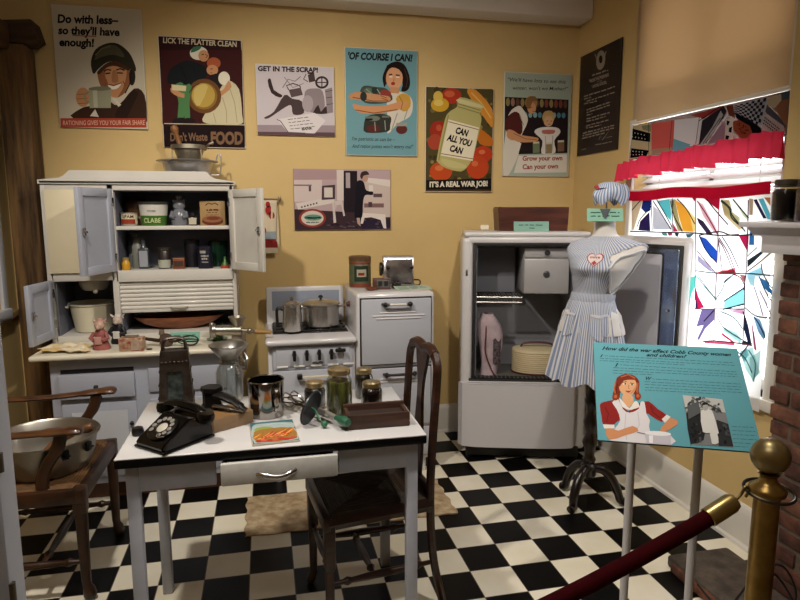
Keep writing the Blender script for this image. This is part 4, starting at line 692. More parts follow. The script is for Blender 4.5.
for x0, x1 in ((-1.015, -.665), (-.60, -.215)):
    d = MB().box(x0, x1, 3.258, 3.275, .14, .535, b=.003)
    d.box(x0 + .045, x1 - .045, 3.2565, 3.26, .185, .49, m=1)
    dr = part(d, 'base_door', [WHT_DIM, mat('#c2c4cc', .45)], hc, True)
    part(MB().sphere((x1 - .025, 3.247, .42), .011, seg=12, rings=6), 'knob', DARKM, dr, True)
# upper case
u = MB(); YFc = 3.53
for x0, x1 in ((-1.118, -1.096), (-.800, -.770), (-.178, -.157)): u.box(x0, x1, YFc, 3.86, .80, 1.64, b=.002)
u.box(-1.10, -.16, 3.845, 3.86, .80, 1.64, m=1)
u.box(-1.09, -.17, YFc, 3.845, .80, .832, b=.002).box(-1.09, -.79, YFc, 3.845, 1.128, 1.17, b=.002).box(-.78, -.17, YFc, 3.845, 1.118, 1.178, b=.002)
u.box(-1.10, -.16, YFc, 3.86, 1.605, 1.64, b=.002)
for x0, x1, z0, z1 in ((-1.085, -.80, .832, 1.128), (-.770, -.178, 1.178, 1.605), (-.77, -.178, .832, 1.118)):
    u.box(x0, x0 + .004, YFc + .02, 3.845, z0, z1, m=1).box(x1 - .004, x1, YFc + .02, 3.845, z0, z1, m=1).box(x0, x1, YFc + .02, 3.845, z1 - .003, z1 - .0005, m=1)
part(u, 'upper_case', [WHT, INN_SHADED], hc, True)
part(MB().box(-.77, -.178, YFc + .012, 3.845, 1.396, 1.416, b=.003), 'shelf', WHT, hc, True)
part(MB().prism([(-1.124, 1.636), (-1.124, 1.656), (-1.02, 1.668), (-1.0, 1.678), (-.97, 1.706), (-.295, 1.706), (-.265, 1.678), (-.24, 1.668), (-.145, 1.654), (-.145, 1.636)], 3.518, 3.54, axis='y').box(-1.118, -.148, 3.518, 3.86, 1.636, 1.654, b=.004), 'cornice', WHT, hc, True)
# roll front
tb = MB()
for k in range(7):
    z = 1.118 - .0225 * (k + 1); tb.cyl((-.772, YFc + .028, z + .011), (-.176, YFc + .028, z + .011), .0125, seg=10)
tb.box(-.772, -.176, YFc + .02, YFc + .036, .945, .966, b=.004)
rf = part(tb, 'roll_front', WHT, hc, True)
part(MB().tube(spline([(-.515, YFc + .018, .968), (-.50, YFc + .006, .963), (-.47, YFc + .003, .961), (-.44, YFc + .006, .963), (-.425, YFc + .018, .968)], 4), .005), 'handle', CHR, rf, True)
def door(hx, w, z0, z1, sgn, ang, name, m=WHT_DIM, panelled=True, lab=None):
    """hinged on the left when sgn is 1; swung out by ang from shut"""
    a = R(ang)
    d = Vector((sgn * cos(a), -sin(a), 0)); n = Vector((0, 0, 1)).cross(d) * sgn   # n points into the cabinet when shut
    M = Matrix(((d.x, n.x, 0, hx), (d.y, n.y, 0, YFc - .004), (0, 0, 1, 0), (0, 0, 0, 1)))
    q = MB(); t = .02; f = .042
    if panelled:
        q.box(0, f, 0, t, z0, z1, b=.002, M=M).box(w - f, w, 0, t, z0, z1, b=.002, M=M).box(f, w - f, 0, t, z0, z0 + f, b=.002, M=M).box(f, w - f, 0, t, z1 - f, z1, b=.002, M=M)
        q.box(f - .002, w - f + .002, .005, t - .009, z0 + f - .002, z1 - f + .002, M=M)
    else: q.box(0, w, 0, t, z0, z1, b=.003, M=M)
    p = part(q, name, m, hc, True, label=lab)
    part(MB().box(w - .03, w - .012, t, t + .012, (z0 + z1) / 2 - .02, (z0 + z1) / 2 + .02, b=.003, M=M).cyl(M @ Vector((w - .021, t + .004, (z0 + z1) / 2)), M @ Vector((w - .021, t + .022, (z0 + z1) / 2)), .006, seg=10), 'latch', CHR, p, True)
    hg = MB()
    for zz in (z0 + .05, z1 - .09): hg.box(-.006, .014, t - .004, t + .004, zz, zz + .045, b=.002, M=M)
    part(hg, 'hinge', CHR, p, True)
    return p
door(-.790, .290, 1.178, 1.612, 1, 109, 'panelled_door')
door(-.168, .290, 1.178, 1.612, -1, 127, 'panelled_door', WHT)
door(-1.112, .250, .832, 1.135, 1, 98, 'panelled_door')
fd = part(MB().box(-1.098, -.803, YFc - .016, YFc + .002, 1.172, 1.606, b=.003), 'flat_door', CREAM, hc, True, label='cream flat door left shut')
part(MB().cyl((-.825, YFc - .03, 1.40), (-.825, YFc - .016, 1.40), .005).sphere((-.825, YFc - .034, 1.40), .009, seg=12, rings=6), 'knob', mat('#8d7a4a', .35, .8), fd, True)
# hanging flour sifter under the left cupboard
fs = MB().lathe([(.075, 0), (.075, -.03), (.062, -.055), (.05, -.06), (0, -.06)], (-.925, 3.66, 1.125), 24)
sfl = part(fs, 'flour_bin_sifter', mat('#b9b4a6', .4, .3), hc, True)
part(MB().cyl((-.90, 3.585, 1.072), (-.895, 3.55, 1.069), .004).sphere((-.893, 3.545, 1.069), .012, seg=12, rings=6), 'crank_knob', mat('#c9c2b0', .4), sfl, True)

# things in and on the cabinet
def tag(o, *a): return props(o, *a)
GS = 'packets and jars on the upper cabinet shelf'; GS2 = 'packets and jars on the lower cabinet shelf'; GW = 'things on the cabinet worktop'
ZS = 1.4163; ZB = 1.1783
t = thing('meat_tin', 'small squat canned meat tin with red label under a brown crock', 'tin', (-.716, 3.63, ZS), 0, GS)
part(MB().lathe([(0, 0), (.042, 0), (.043, .004), (.043, .006), (.041, .008), (.041, .064), (.043, .066), (.043, .071), (.039, .071), (.039, .067), (0, .067)]), 'can', mat('#b9b4a8', .35, .6), t)
A = Art([(0, 0), (100, 0), (100, 80), (0, 80)], .075, .056)
lb = MB().lathe([(.0416, .009), (.0416, .063)], seg=32, a0=-pi, a1=0); part(lb, 'label_band', [mat('#c8bca0', .6)], t)
def wrap_text(parent, r, zc, rows, loc_h=None, nm='lettering'):
    """lettering bent round a cylinder of radius r facing -y; rows: (text, colour, z, width, height)"""
    m_ = MB(); cs_ = []
    for txt, col, z, wd, hh in rows:
        V, F = glyphs(txt, .02, 0); x0 = min(a[0] for a in V); x1 = max(a[0] for a in V)
        W = []
        for a, b_ in V:
            s_ = ((a - x0) / (x1 - x0) - .5) * wd; an = s_ / r; W.append((r * sin(an), -r * cos(an), z + b_ / .7 * hh))
        if col not in cs_: cs_.append(col)
        m_.add(W, F, cs_.index(col), None, False)
    part(m_, nm, [ink(c) for c in cs_], parent, fixn=False)
def wrap_bars(parent, r, col, rows, nm='lettering'):
    m_ = MB(); rn = random.Random(4)
    for z, wd, hh in rows:
        s_ = -wd / 2
        while s_ < wd / 2:
            w_ = rn.uniform(.35, .8) * hh
            for f0, f1 in ((0, 1),):
                a0_, a1_ = s_ / r, min(s_ + w_, wd / 2) / r
                m_.add([(r * sin(a0_), -r * cos(a0_), z), (r * sin(a1_), -r * cos(a1_), z), (r * sin(a1_), -r * cos(a1_), z + hh * rn.uniform(.7, 1)), (r * sin(a0_), -r * cos(a0_), z + hh * rn.uniform(.7, 1))], [(0, 1, 2, 3)], 0, None, False)
            s_ += w_ + hh * .3
    part(m_, nm, ink(col), parent, fixn=False)
wrap_text(t, .0422, .042, [('SPAM', '#3a1a14', .042, .06, .016)])
lb = MB().lathe([(.0419, .010), (.0419, .036)], seg=24, a0=-pi * .85, a1=-pi * .2); part(lb, 'label_picture', ink('#8d3a26'), t)
solo(MB().lathe([(0, 0), (.05, 0), (.066, .03), (.066, .06), (.058, .085), (.05, .1), (.045, .1), (.05, .08), (.05, .02), (0, .02)], (-.694, 3.752, ZS + .05)).box(-.755, -.64, 3.70, 3.81, ZS, ZS + .05, b=.006), 'brown_crock', mat('#5a3a1c', .5, var=.3), 'brown rounded crock standing behind the squat meat tin', 'crock', GS)
t = thing('round_pail', 'white and green round pail at the middle of the upper shelf', 'pail', (-.592, 3.65, ZS), 0, GS)
t.scale = (.92, .92, .95)
part(MB().lathe([(0, 0), (.068, 0), (.076, .055), (.0765, .058)], seg=32).lathe([(.0765, .058), (.083, .122), (.0835, .122), (.0835, .126), (0, .126)], seg=32, m=1), 'bucket', [mat('#3c6a22', .45), mat('#c9c6bc', .45)], t)
part(MB().lathe([(.086, .122), (.087, .134), (.083, .137), (0, .135)], seg=32), 'lid', mat('#2e302c', .5), t)
wrap_text(t, .0765, .02, [('CLABE', '#b5c28a', .018, .10, .026)])
wrap_bars(t, .0825, '#5a5a5a', [(.082, .05, .007)])
t = thing('bear_bottle', 'clear glass bottle shaped like a bear on the upper shelf', 'bottle', (-.458, 3.66, ZS), 0, GS)
part(MB().lathe([(0, 0), (.042, 0), (.046, .02), (.044, .06), (.03, .085), (.026, .09), (.033, .105), (.033, .12), (.022, .138), (.014, .14), (.014, .15)], sy=.8).sphere((-.026, 0, .136), .010, seg=10, rings=6).sphere((.026, 0, .136), .010, seg=10, rings=6).tube([(-.036, -.01, .075), (-.042, -.03, .05), (-.02, -.04, .045)], .010).tube([(.036, -.01, .075), (.042, -.03, .05), (.02, -.04, .045)], .010), 'glass', mat('#9a9ca6', .15, trans=.5, var=.0), t)
part(MB().cyl((0, 0, .15), (0, 0, .163), .016), 'cap', mat('#8d8f98', .3, .8), t)
t = thing('medicine_bottle', 'little dark bottle with black cap and pale label on the upper shelf', 'bottle', (-.385, 3.63, ZS), 0, GS)
part(MB().box(-.024, .024, -.015, .015, 0, .045, b=.006).lathe([(.012, .045), (.012, .052)]), 'bottle', mat('#3a2a20', .25), t)
part(MB().cyl((0, 0, .05), (0, 0, .07), .016), 'cap', mat('#141414', .4), t); part(MB().box(-.02, .02, -.0162, -.0152, .006, .042), 'label_paper', mat('#b5ac98', .7), t)
t = thing('printed_carton', 'tan carton with a chocolate cake picture at the end of the upper shelf', 'box', (-.275, 3.64, ZS), -6, GS)
part(MB().box(-.068, .068, -.022, .022, 0, .135, b=.001), 'carton', mat('#a08052', .65), t)
A = Art([(565, 104), (702, 108), (702, 250), (572, 250)], .136, .135)
A.ell('#5e3020', 636, 226, 56, 24).ell('#8a5a40', 636, 214, 54, 20).ell('#6d3b28', 640, 210, 36, 10).line('#4a2c1a', [(598, 132), (615, 118), (634, 126), (652, 118), (668, 132)], 6).scribble('#5a2f1c', 604, 160, 668, 160, 9).scribble('#5a3a24', 610, 176, 662, 176, 4).scribble('#6a4a30', 600, 190, 670, 190, 3)
A.build(t, Matrix.Translation((0, -.022, .0675)))
# lower shelf
for x, y, hh, rr_, c, lab in ((-.722, 3.76, .18, .036, '#7d8488', 'tall grey glass jar at the back of the lower shelf'), (-.692, 3.68, .155, .032, '#8f8f86', 'tall pale glass jar beside the yellow lidded jar')):
    t = thing('storage_jar', lab, 'jar', (x, y, ZB), 0, GS2)
    part(MB().lathe([(0, 0), (rr_, 0), (rr_, hh * .82), (rr_ * .8, hh * .9), (rr_ * .8, hh)]), 'glass', mat(c, .2, trans=.3), t); part(MB().cyl((0, 0, hh), (0, 0, hh + .012), rr_ * .85), 'lid', mat('#6b6a68', .4, .7), t)
t = thing('yellow_jar', 'little yellow jar at the corner of the lower shelf', 'jar', (-.738, 3.58, ZB), 0, GS2)
part(MB().lathe([(0, 0), (.02, 0), (.022, .008), (.022, .04), (.015, .05), (.015, .056)]), 'glass', mat('#c08f1e', .3), t); part(MB().cyl((0, 0, .055), (0, 0, .067), .017), 'lid', mat('#8d7a4a', .4), t)
t = thing('extract_bottle', 'flat sided glass bottle with tall neck and pale paper label', 'bottle', (-.655, 3.64, ZB), 0, GS2)
part(MB().box(-.028, .028, -.018, .018, 0, .115, b=.008).lathe([(.02, .113), (.012, .128), (.010, .15), (.013, .151), (.013, .158)]), 'glass', mat('#3d4248', .2), t); part(MB().cyl((0, 0, .158), (0, 0, .172), .010), 'stopper', mat('#2a2420', .5), t)
part(MB().box(-.022, .022, -.0195, -.0185, .012, .10), 'label_paper', mat('#8f929a', .7), t)
t = thing('spice_tin', 'dark jar with a white paper label in the middle of the lower shelf', 'jar', (-.545, 3.63, ZB), 0, GS2)
part(MB().lathe([(0, 0), (.034, 0), (.034, .095), (.031, .1)]), 'jar', mat('#2a211f', .3), t); part(MB().cyl((0, 0, .1), (0, 0, .117), .0345, seg=24), 'lid', mat('#45423a', .4, .6), t)
part(MB().lathe([(.0345, .006), (.0345, .05)], a0=-pi * .9, a1=-pi * .1), 'label_paper', mat('#a3a596', .7), t)
t = thing('small_tin', 'tiny orange red tin next to the tall black canister', 'tin', (-.466, 3.60, ZB), 0, GS2)
part(MB().box(-.03, .03, -.02, .02, 0, .056, b=.003), 'can', mat('#7d4022', .4), t); part(MB().box(-.024, .024, -.0212, -.0203, .014, .044), 'label_paper', mat('#3a2216', .6), t); part(MB().box(-.031, .031, -.021, .021, .052, .06, b=.002), 'lid', mat('#8d5a34', .4), t)
solo(MB().lathe([(0, 0), (.042, 0), (.042, .14), (.044, .141), (.044, .155), (.03, .158), (0, .158)], (-.405, 3.70, ZB)), 'black_canister', mat('#15131a', .4), 'tall black canister at the back of the lower shelf', 'canister', GS2)
t = thing('navy_can', 'dark navy round can with white lettering on the lower shelf', 'can', (-.325, 3.60, ZB), 0, GS2)
part(MB().lathe([(0, 0), (.04, 0), (.04, .11), (.041, .111), (.041, .122), (.037, .123), (0, .122)], seg=28), 'can', mat('#1b1c2a', .35), t)
wrap_bars(t, .0408, '#b9b4b0', [(.066, .042, .010), (.05, .034, .011), (.034, .036, .006)]); part(MB().lathe([(.0404, .085), (.0404, .1)], a0=-pi * .72, a1=-pi * .45), 'emblem', mat('#9a948c', .6), t)
solo(MB().lathe([(0, 0), (.045, 0), (.052, .12), (.052, .145), (.049, .145), (.043, .01), (0, .01)], (-.262, 3.72, ZB)), 'green_tumbler', mat('#173826', .2, trans=.3), 'dark green glass tumbler behind the navy can', 'tumbler', GS2)
solo(MB().lathe([(0, 0), (.022, 0), (.022, .02), (.008, .04), (.005, .065), (0, .067)], (-.218, 3.575, ZB)).lathe([(.023, 0), (.023, .018)], (-.218, 3.575, ZB), m=1), 'small_shaker', [mat('#3f6a2c', .4), mat('#a83a1e', .4)], 'tiny red and green cone topped bottle at the shelf corner', 'bottle', GS2)
# left cupboard pot, dough bowl
t = thing('enamel_pot', 'large cream enamel pot with flared rim in the open corner cupboard', 'pot', (-.948, 3.685, .8323))
t.scale = (.9, .9, 1)
part(MB().lathe([(0, 0), (.095, 0), (.104, .008), (.128, .15), (.138, .155), (.139, .16), (.133, .162), (.124, .152), (.10, .012), (0, .01)], seg=36), 'pot', mat('#cfc8b0', .3, coat=.3), t)
for sx in (-1, 1): part(MB().tube(spline([(sx * .128, -.03, .14), (sx * .15, -.02, .138), (sx * .15, .02, .138), (sx * .128, .03, .14)], 4), .006), 'handle', mat('#cfc8b0', .3), t)
part(MB().lathe([(.134, .158), (.139, .162), (.139, .165), (.134, .163)], seg=36), 'rim', mat('#3a3a40', .4), t)
solo(MB().lathe([(0, 0), (.1, 0), (.19, .03), (.245, .068), (.246, .072), (.238, .072), (.18, .038), (.09, .012), (0, .012)], (-.49, 3.67, .8323), 40, sx=1., sy=.42), 'dough_bowl', wood('#9a5c36', '#6a3a1e', .5, (2, 8, 8), 4), 'long wooden dough bowl under the roll front', 'bowl')
# ------------------------------------------------------------------ on the cabinet worktop
ZW = .8003
rn = random.Random(9)
def cl_(u, v, o):
    x = -1.105 + .225 * u; y = 3.235 + .14 * v + .02 * sin(u * 5); 
    return (x + .02 * sin(v * 7), y, ZW + .004 + .009 * abs(sin(u * 9 + v * 4)) + .02 * max(0, v - .6) * sin(u * 3) + .010 * sin(u * 21) * sin(v * 13) * .5 + .005 + o)
solo(MB().shell(cl_, 30, 18, .003), 'folded_cloth', mat('#e6dec8', .9, var=.3, hex2='#c9a55c', scale=18), 'crumpled cream cloth lying at the near corner of the cabinet worktop', 'cloth', GW)
def figurine(name, label, x, y, body, head, skirt, trim, rz, s=1.):
    t = thing(name, label, 'figurine', (x, y, ZW), rz, GW)
    part(MB().lathe([(0, 0), (.042 * s, 0), (.044 * s, .012), (.036 * s, .035), (.028 * s, .06), (.03 * s, .08), (.022 * s, .1), (0, .104)], sy=.8).tube([(-.028 * s, -.005, .085), (-.042 * s, -.02, .06), (-.02 * s, -.034, .05)], .011 * s).tube([(.028 * s, -.005, .085), (.042 * s, -.02, .06), (.02 * s, -.034, .05)], .011 * s), 'body', mat(body, .4, var=.35, hex2=skirt, scale=40), t)
    part(MB().sphere((0, -.004, .122), .026 * s, sy=.95, seg=16).sphere((0, -.030, .116), .012 * s, seg=10, rings=6).tube([(-.02, 0, .14), (-.034, 0, .152), (-.026, 0, .138)], .008).tube([(.02, 0, .14), (.034, 0, .152), (.026, 0, .138)], .008), 'head', mat(head, .4), t)
    part(MB().box(-.018, .018, -.039 * s, -.03 * s, .03, .07, b=.004), 'apron', mat(trim, .5), t)
    part(MB().cyl((0, .002, .143), (0, .002, .158), .017, .013, 14), 'hat', mat(trim, .5), t)
figurine('pig_cook_shaker', 'pink pottery pig cook standing on the cabinet worktop', -.825, 3.315, '#a0605a', '#b99a88', '#8a4a48', '#b98a80', -10)
figurine('pig_waiter_shaker', 'black and white pottery pig waiter behind the pink pig cook', -.77, 3.45, '#17161c', '#b9a79a', '#17161c', '#c9c4bc', -8, .95)
t = thing('seasoning_tin', 'red and white printed rectangular tin with a patterned label on the worktop', 'tin', (-.665, 3.25, ZW), -6, GW)
part(MB().box(-.058, .058, -.028, .028, 0, .068, b=.004), 'can', mat('#8d3220', .4, var=.5, hex2='#b9a58a', scale=45), t)
part(MB().prism([(.0, .006), (.046, .006), (.05, .03), (.03, .062), (.006, .056)], -.030, -.0282, axis='y'), 'label_picture', mat('#b9a08d', .5, var=.3, scale=50), t)
part(MB().box(-.03, .03, -.02, .02, .068, .076, b=.003), 'lid', mat('#8a7a6a', .4, .5), t)
solo(MB().lathe([(0, 0), (.014, 0), (.014, .006), (.01, .006), (.008, .003), (0, .003)], (-.585, 3.245, ZW)), 'bottle_cap', mat('#5a4a34', .5, .6), 'flat dark bottle cap beside the red printed tin', 'cap', GW)
# rusty rotary can opener / beater
RUST = mat('#4a3626', .5, .6, var=.4, scale=40)
t = thing('rusty_hand_beater', 'rusty old hand beater with wire loops lying on the cabinet worktop', 'hand beater', (-.49, 3.30, ZW), 0, GW)
part(MB().cyl((-.15, .045, .042), (-.06, .02, .03), .008, .01).cyl((-.06, .02, .03), (.03, 0, .026), .007), 'shaft', RUST, t)
part(MB().cyl((-.045, .012, .012), (-.045, .03, .058), .012, .009).cyl((-.045, .03, .058), (-.045, .032, .085), .016, .012), 'grip', mat('#6b5a48', .6), t)
part(MB().lathe([(0, -.004), (.033, -.004), (.036, 0), (.033, .004), (0, .004)], M=Matrix.Translation((-.02, .005, .034)) @ Matrix.Rotation(R(70), 4, 'X') @ Matrix.Rotation(R(20), 4, 'Y')), 'gear_wheel', RUST, t)
for a in (0, 50, 100, 150):
    Mx = Matrix.Translation((.03, 0, .03)) @ Matrix.Rotation(R(-8), 4, 'Z') @ Matrix.Rotation(R(a), 4, 'X')
    part(MB().tube(spline([(0, .004, 0), (.04, .022, 0), (.085, .026, 0), (.112, 0, 0), (.085, -.026, 0), (.04, -.022, 0), (0, -.004, 0)], 5), .0028, 6, M=Mx), 'wire_loop', RUST, t)
TEAL = '#6fa793'
def card(name, label, loc, w, h, rz, tilt, rows, group=None, col=TEAL):
    t = thing(name, label, 'card', loc, rz, group)
    M = Matrix.Rotation(R(-tilt), 4, 'X')
    part(MB().box(-w / 2, w / 2, 0, .002, 0, h, M=M), 'paper', mat(col, .7), t)
    A = Art([(0, 0), (100, 0), (100, 50), (0, 50)], w, h)
    for k, r_ in enumerate(rows):
        if isinstance(r_, str): A.text('#24443c', r_, 12, 20 + 16 * k, 88, 20 + 16 * k, 9)
        else: A.scribble('#2f5148', r_[0], r_[1], r_[2], r_[1], r_[3])
    A.build(t, M @ Matrix.Translation((0, 0, h / 2)))
    if 0 < tilt < 60: part(MB().prism([(0, 0), (h * .5, 0), (sin(R(tilt)) * h * .9 + .002, h * .85)], -.01, .01, axis='x'), 'prop', mat(col, .7), t)
    return t
card('caption_card', 'blue green caption card leaning behind the rusty hand beater', (-.435, 3.415, ZW), .155, .052, -4, 25, [(12, 16, 88, 3), (12, 26, 80, 3), (14, 36, 60, 3)], 'blue green caption cards')
t = thing('green_glass_cup', 'pale green pressed glass cup beside the meat grinder', 'cup', (-.268, 3.435, ZW), 0, GW)
part(MB().lathe([(0, 0), (.034, 0), (.034, .004), (.038, .085), (.040, .086), (.035, .086), (.030, .008), (0, .008)], seg=24), 'glass', glassy('#a9c4a6', .8), t)
part(MB().lathe([(.03, 0), (.055, .002), (.056, .005), (.03, .004)]), 'foot', mat('#4d6a4c', .2, trans=.3), t)
# meat grinder clamped at the worktop corner
MG = mat('#a29a8c', .32, .85, var=.2, scale=20)
t = thing('meat_grinder', 'grey metal meat grinder clamped on the worktop corner, wooden crank grip', 'meat grinder', (-.165, 3.33, ZW), 0, GW)
part(MB().cyl((-.10, .0, .070), (.03, .0, .064), .026, .030, 24).cyl((-.115, 0, .070), (-.10, 0, .070), .036, .036, 24).cyl((-.13, 0, .070), (-.115, 0, .070), .028, .034, 24), 'barrel', MG, t)
part(MB().lathe([(.022, .08), (.026, .10), (.044, .133), (.046, .139), (.042, .139), (.02, .105), (0, .103)], (.012, 0, 0)), 'hopper', MG, t)
part(MB().sphere((-.118, -.006, .102), .014, seg=12, rings=8).sphere((-.12, -.01, .036), .012, seg=12, rings=8), 'wing_nut', MG, t)
part(MB().box(.032, .054, -.018, .018, -.15, .055, b=.006).box(-.045, .05, -.016, .016, .0004, .018, b=.005).box(.0, .054, -.016, .016, -.15, -.122, b=.006).box(-.02, .04, -.012, .012, .015, .05, b=.005), 'clamp_leg', MG, t)
part(MB().cyl((.014, 0, -.175), (.014, 0, -.036), .006).cyl((.014, 0, -.036), (.014, 0, -.0295), .013).tube([(-.004, 0, -.17), (.032, 0, -.17)], .005), 'clamp_screw', MG, t)
part(MB().cyl((.03, 0, .064), (.075, -.01, .062), .010).sphere((.075, -.01, .062), .017, seg=12, rings=8).tube([(.075, -.01, .062), (.085, -.02, .06), (.105, -.03, .06)], .009), 'crank', MG, t)
part(MB().lathe([(0, 0), (.012, .002), (.013, .03), (.010, .07), (.013, .085), (0, .09)], M=Matrix.Translation((.10, -.03, .06)) @ Matrix.Rotation(R(95), 4, 'Y')), 'crank_grip', mat('#a07a42', .5, var=.3), t)

# ------------------------------------------------------------------ colander and bowl on top of the cabinet
STEEL = mat('#cfcdce', .36, .85, var=.15, scale=12)
solo(MB().lathe([(0, 0), (.09, 0), (.105, .012), (.138, .112), (.165, .116), (.166, .120), (.136, .119), (.10, .018), (0, .004)], (-.405, 3.70, 1.6545), 40).tube(spline([(-.252, 3.70, 1.765), (-.246, 3.70, 1.80), (-.235, 3.70, 1.815), (-.225, 3.70, 1.80), (-.225, 3.70, 1.74), (-.24, 3.70, 1.70), (-.285, 3.70, 1.70)], 4), .004), 'basin', STEEL, 'shiny wide metal basin on top of the white kitchen cabinet', 'basin', 'metalware on top of the kitchen cabinet')
t = thing('food_mill', 'dull metal cone strainer on wire legs with a wooden pestle', 'strainer', (-.395, 3.70, 1.6565), 0, 'metalware on top of the kitchen cabinet')
TIN = mat('#a39a88', .45, .85, var=.2, scale=18)
part(MB().lathe([(.05, .09), (.08, .178), (.096, .181), (.096, .203), (.092, .203), (.078, .182), (.046, .092), (0, .09)], seg=32), 'cone', TIN, t)
for a in (200, 320, 80):
    ca, sa = cos(R(a)), sin(R(a)); part(MB().tube([(ca * .092, sa * .092, .19), (ca * .094, sa * .094, .06), (ca * .085, sa * .085, .0055)], .0035, 6), 'leg', TIN, t)
part(MB().tube(spline([(.09, 0, .195), (.11, -.02, .21), (.135, -.02, .222)], 4), .006), 'handle', TIN, t)
part(MB().lathe([(0, -.13), (.016, -.12), (.013, -.03), (.012, .02), (.020, .035), (.022, .05), (.017, .065), (0, .07)], M=Matrix.Translation((-.058, 0, .245)) @ Matrix.Rotation(R(-16), 4, 'Y')), 'pestle', mat('#8a5a30', .5, var=.3), t)

# ------------------------------------------------------------------ towel bar on the back wall
tr = thing('towel_bar', 'thin metal towel bar on the back wall behind the cabinet door', 'towel bar', (.0, 3.86, 1.56))
part(MB().tube([(-.10, 3.845, 1.572), (.105, 3.845, 1.566)], .005), 'rod', mat('#8a7a62', .4, .6), tr, True)
for x in (-.10, .10): part(MB().box(x - .008, x + .008, 3.84, YB, 1.556, 1.584, b=.003), 'bracket', mat('#8a7a62', .4, .6), tr, True)
def tw_(u, v, o):
    s_ = v * .66; x = -.09 + .17 * u + .012 * sin(v * 3 + u * 5) * (v > .1)
    if s_ < .33: return (x, 3.836 - .006 * sin(u * 16) * min(1, s_ * 8) + o, 1.571 - (.33 - s_) * (1.0 + (.10 if u < .5 else 0)))
    return (x, 3.856 + o * -1, 1.571 - (s_ - .33) * .9)
tt = thing('dish_towel', 'cream dish towel with red floral and grey stripes hung on the bar', 'towel', (0, 3.845, 1.30))
tbm = MB()
bands = (('#c9bba0', 0, .10), ('#8d2424', .10, .26), ('#8d9aa0', .26, .40), ('#c9bba0', .40, 1.0))
for i, (c, u0, u1) in enumerate(bands):
    tbm.grid(lambda a, w: tw_(.55 + .45 * w, .5 * (1 - 1) + (u0 + (u1 - u0) * a) * .5, 0), 8, 10, i)
tbm.grid(lambda a, w: tw_(.55 * w, a * .5, 0), 20, 10, 4); tbm.grid(lambda a, w: tw_(w, .5 + a * .5, 0), 20, 16, 3)
part(tbm, 'towel', [mat(c, .9) for c, _, _ in bands] + [mat('#c4ad92', .9, var=.8, hex2='#8a2a24', scale=32)], tt, True)
fl = MB()
for x, z_, rr_ in ((.035, 1.50, .022), (.05, 1.47, .018), (.03, 1.535, .014), (-.01, 1.52, .016), (-.02, 1.44, .02), (.0, 1.38, .015), (-.03, 1.33, .018)): fl.add([(x + rr_ * cos(k * pi / 6), 3.8305, z_ + rr_ * 1.3 * sin(k * pi / 6)) for k in range(12)], [list(range(12))], 0, None, False)
part(fl, 'flower_print', mat('#9a1f1f', .9), tt, True)

# ------------------------------------------------------------------ gas range with low cooktop and tall oven
ENB = mat('#d2d0d2', .22, var=.05, scale=4, coat=.3)
ENG = mat('#b9bcc6', .25, var=.05, scale=4, coat=.2)
BLK = mat('#151414', .35)
gr = thing('gas_range', 'white enamel gas range with cooktop and taller oven side by side', 'stove', (.45, 3.5, 0))
part(MB().box(0, .47, 3.28, 3.80, .12, .80, b=.008), 'cooktop_body', ENB, gr, True)
part(MB().box(-.012, .474, 3.225, 3.80, .787, .820, b=.015, seg=3), 'cooktop', ENB, gr, True)
gt = MB().box(.03, .45, 3.40, 3.72, .818, .826, b=.003)
for k in range(7): gt.box(.04 + .062 * k, .052 + .062 * k, 3.405, 3.715, .826, .836, b=.003)
for k in range(4): gt.box(.035, .445, 3.42 + .09 * k, 3.43 + .09 * k, .824, .834, b=.003)
part(gt, 'burner_grate', BLK, gr, True)
bs = MB().box(.0, .47, 3.735, 3.775, .80, 1.043, b=.014); bs.box(.035, .44, 3.7335, 3.737, .90, 1.018, b=.001, m=1)
part(bs, 'splash_back', [ENB, mat('#8f97a8', .3, coat=.3)], gr, True)
part(MB().box(.022, .458, 3.262, 3.285, .645, .786, b=.02, seg=3).box(.042, .438, 3.255, 3.265, .668, .776, b=.01, m=0), 'control_panel', ENG, gr, True)
for k, x in enumerate((.138, .204, .270, .335)):
    kn = MB().cyl((x, 3.232, .738), (x, 3.256, .738), .012).box(x - .009, x + .009, 3.215, 3.236, .704, .762, b=.006)
    part(kn, 'burner_knob', BLK, gr, True)
part(MB().cyl((.382, 3.232, .752), (.382, 3.256, .752), .011).box(.355, .412, 3.215, 3.236, .743, .762, b=.006), 'oven_knob', BLK, gr, True)
bd = MB().tube(spline([(.235, 3.25, .685), (.25, 3.244, .69), (.262, 3.244, .684), (.275, 3.244, .69), (.29, 3.25, .685)], 4), .004); part(bd, 'maker_badge', mat('#4a4440', .4, .6), gr, True)
for x in (.075, .165, .255, .345, .43): part(MB().box(x - .03, x + .03, 3.250, 3.258, .664, .674, b=.003), 'chrome_tab', mat('#e6e4e0', .2), gr, True)
od = part(MB().box(.025, .455, 3.256, 3.282, .27, .645, b=.006), 'oven_door', ENG, gr, True)
part(MB().box(.17, .34, 3.215, 3.228, .608, .622, b=.005), 'handle_bar', mat('#d8d0b8', .3), od, True); part(MB().box(.15, .178, 3.212, 3.258, .604, .628, b=.005).box(.335, .36, 3.212, 3.258, .604, .628, b=.005), 'handle_bracket', BLK, od, True)
part(MB().box(.025, .455, 3.258, 3.28, .14, .26, b=.006), 'drawer', ENG, gr, True)
ov = MB().box(.474, .915, 3.245, 3.76, .09, 1.055, b=.022, seg=3); part(ov, 'oven_body', ENB, gr, True)
part(MB().box(.492, .897, 3.2435, 3.25, .652, 1.030, b=.004).box(.492, .897, 3.2435, 3.25, .30, .642, b=.004), 'door_gap', BLK, gr, True)
d1 = part(MB().box(.500, .889, 3.226, 3.2452, .660, 1.022, b=.006), 'upper_door', ENG, gr, True)
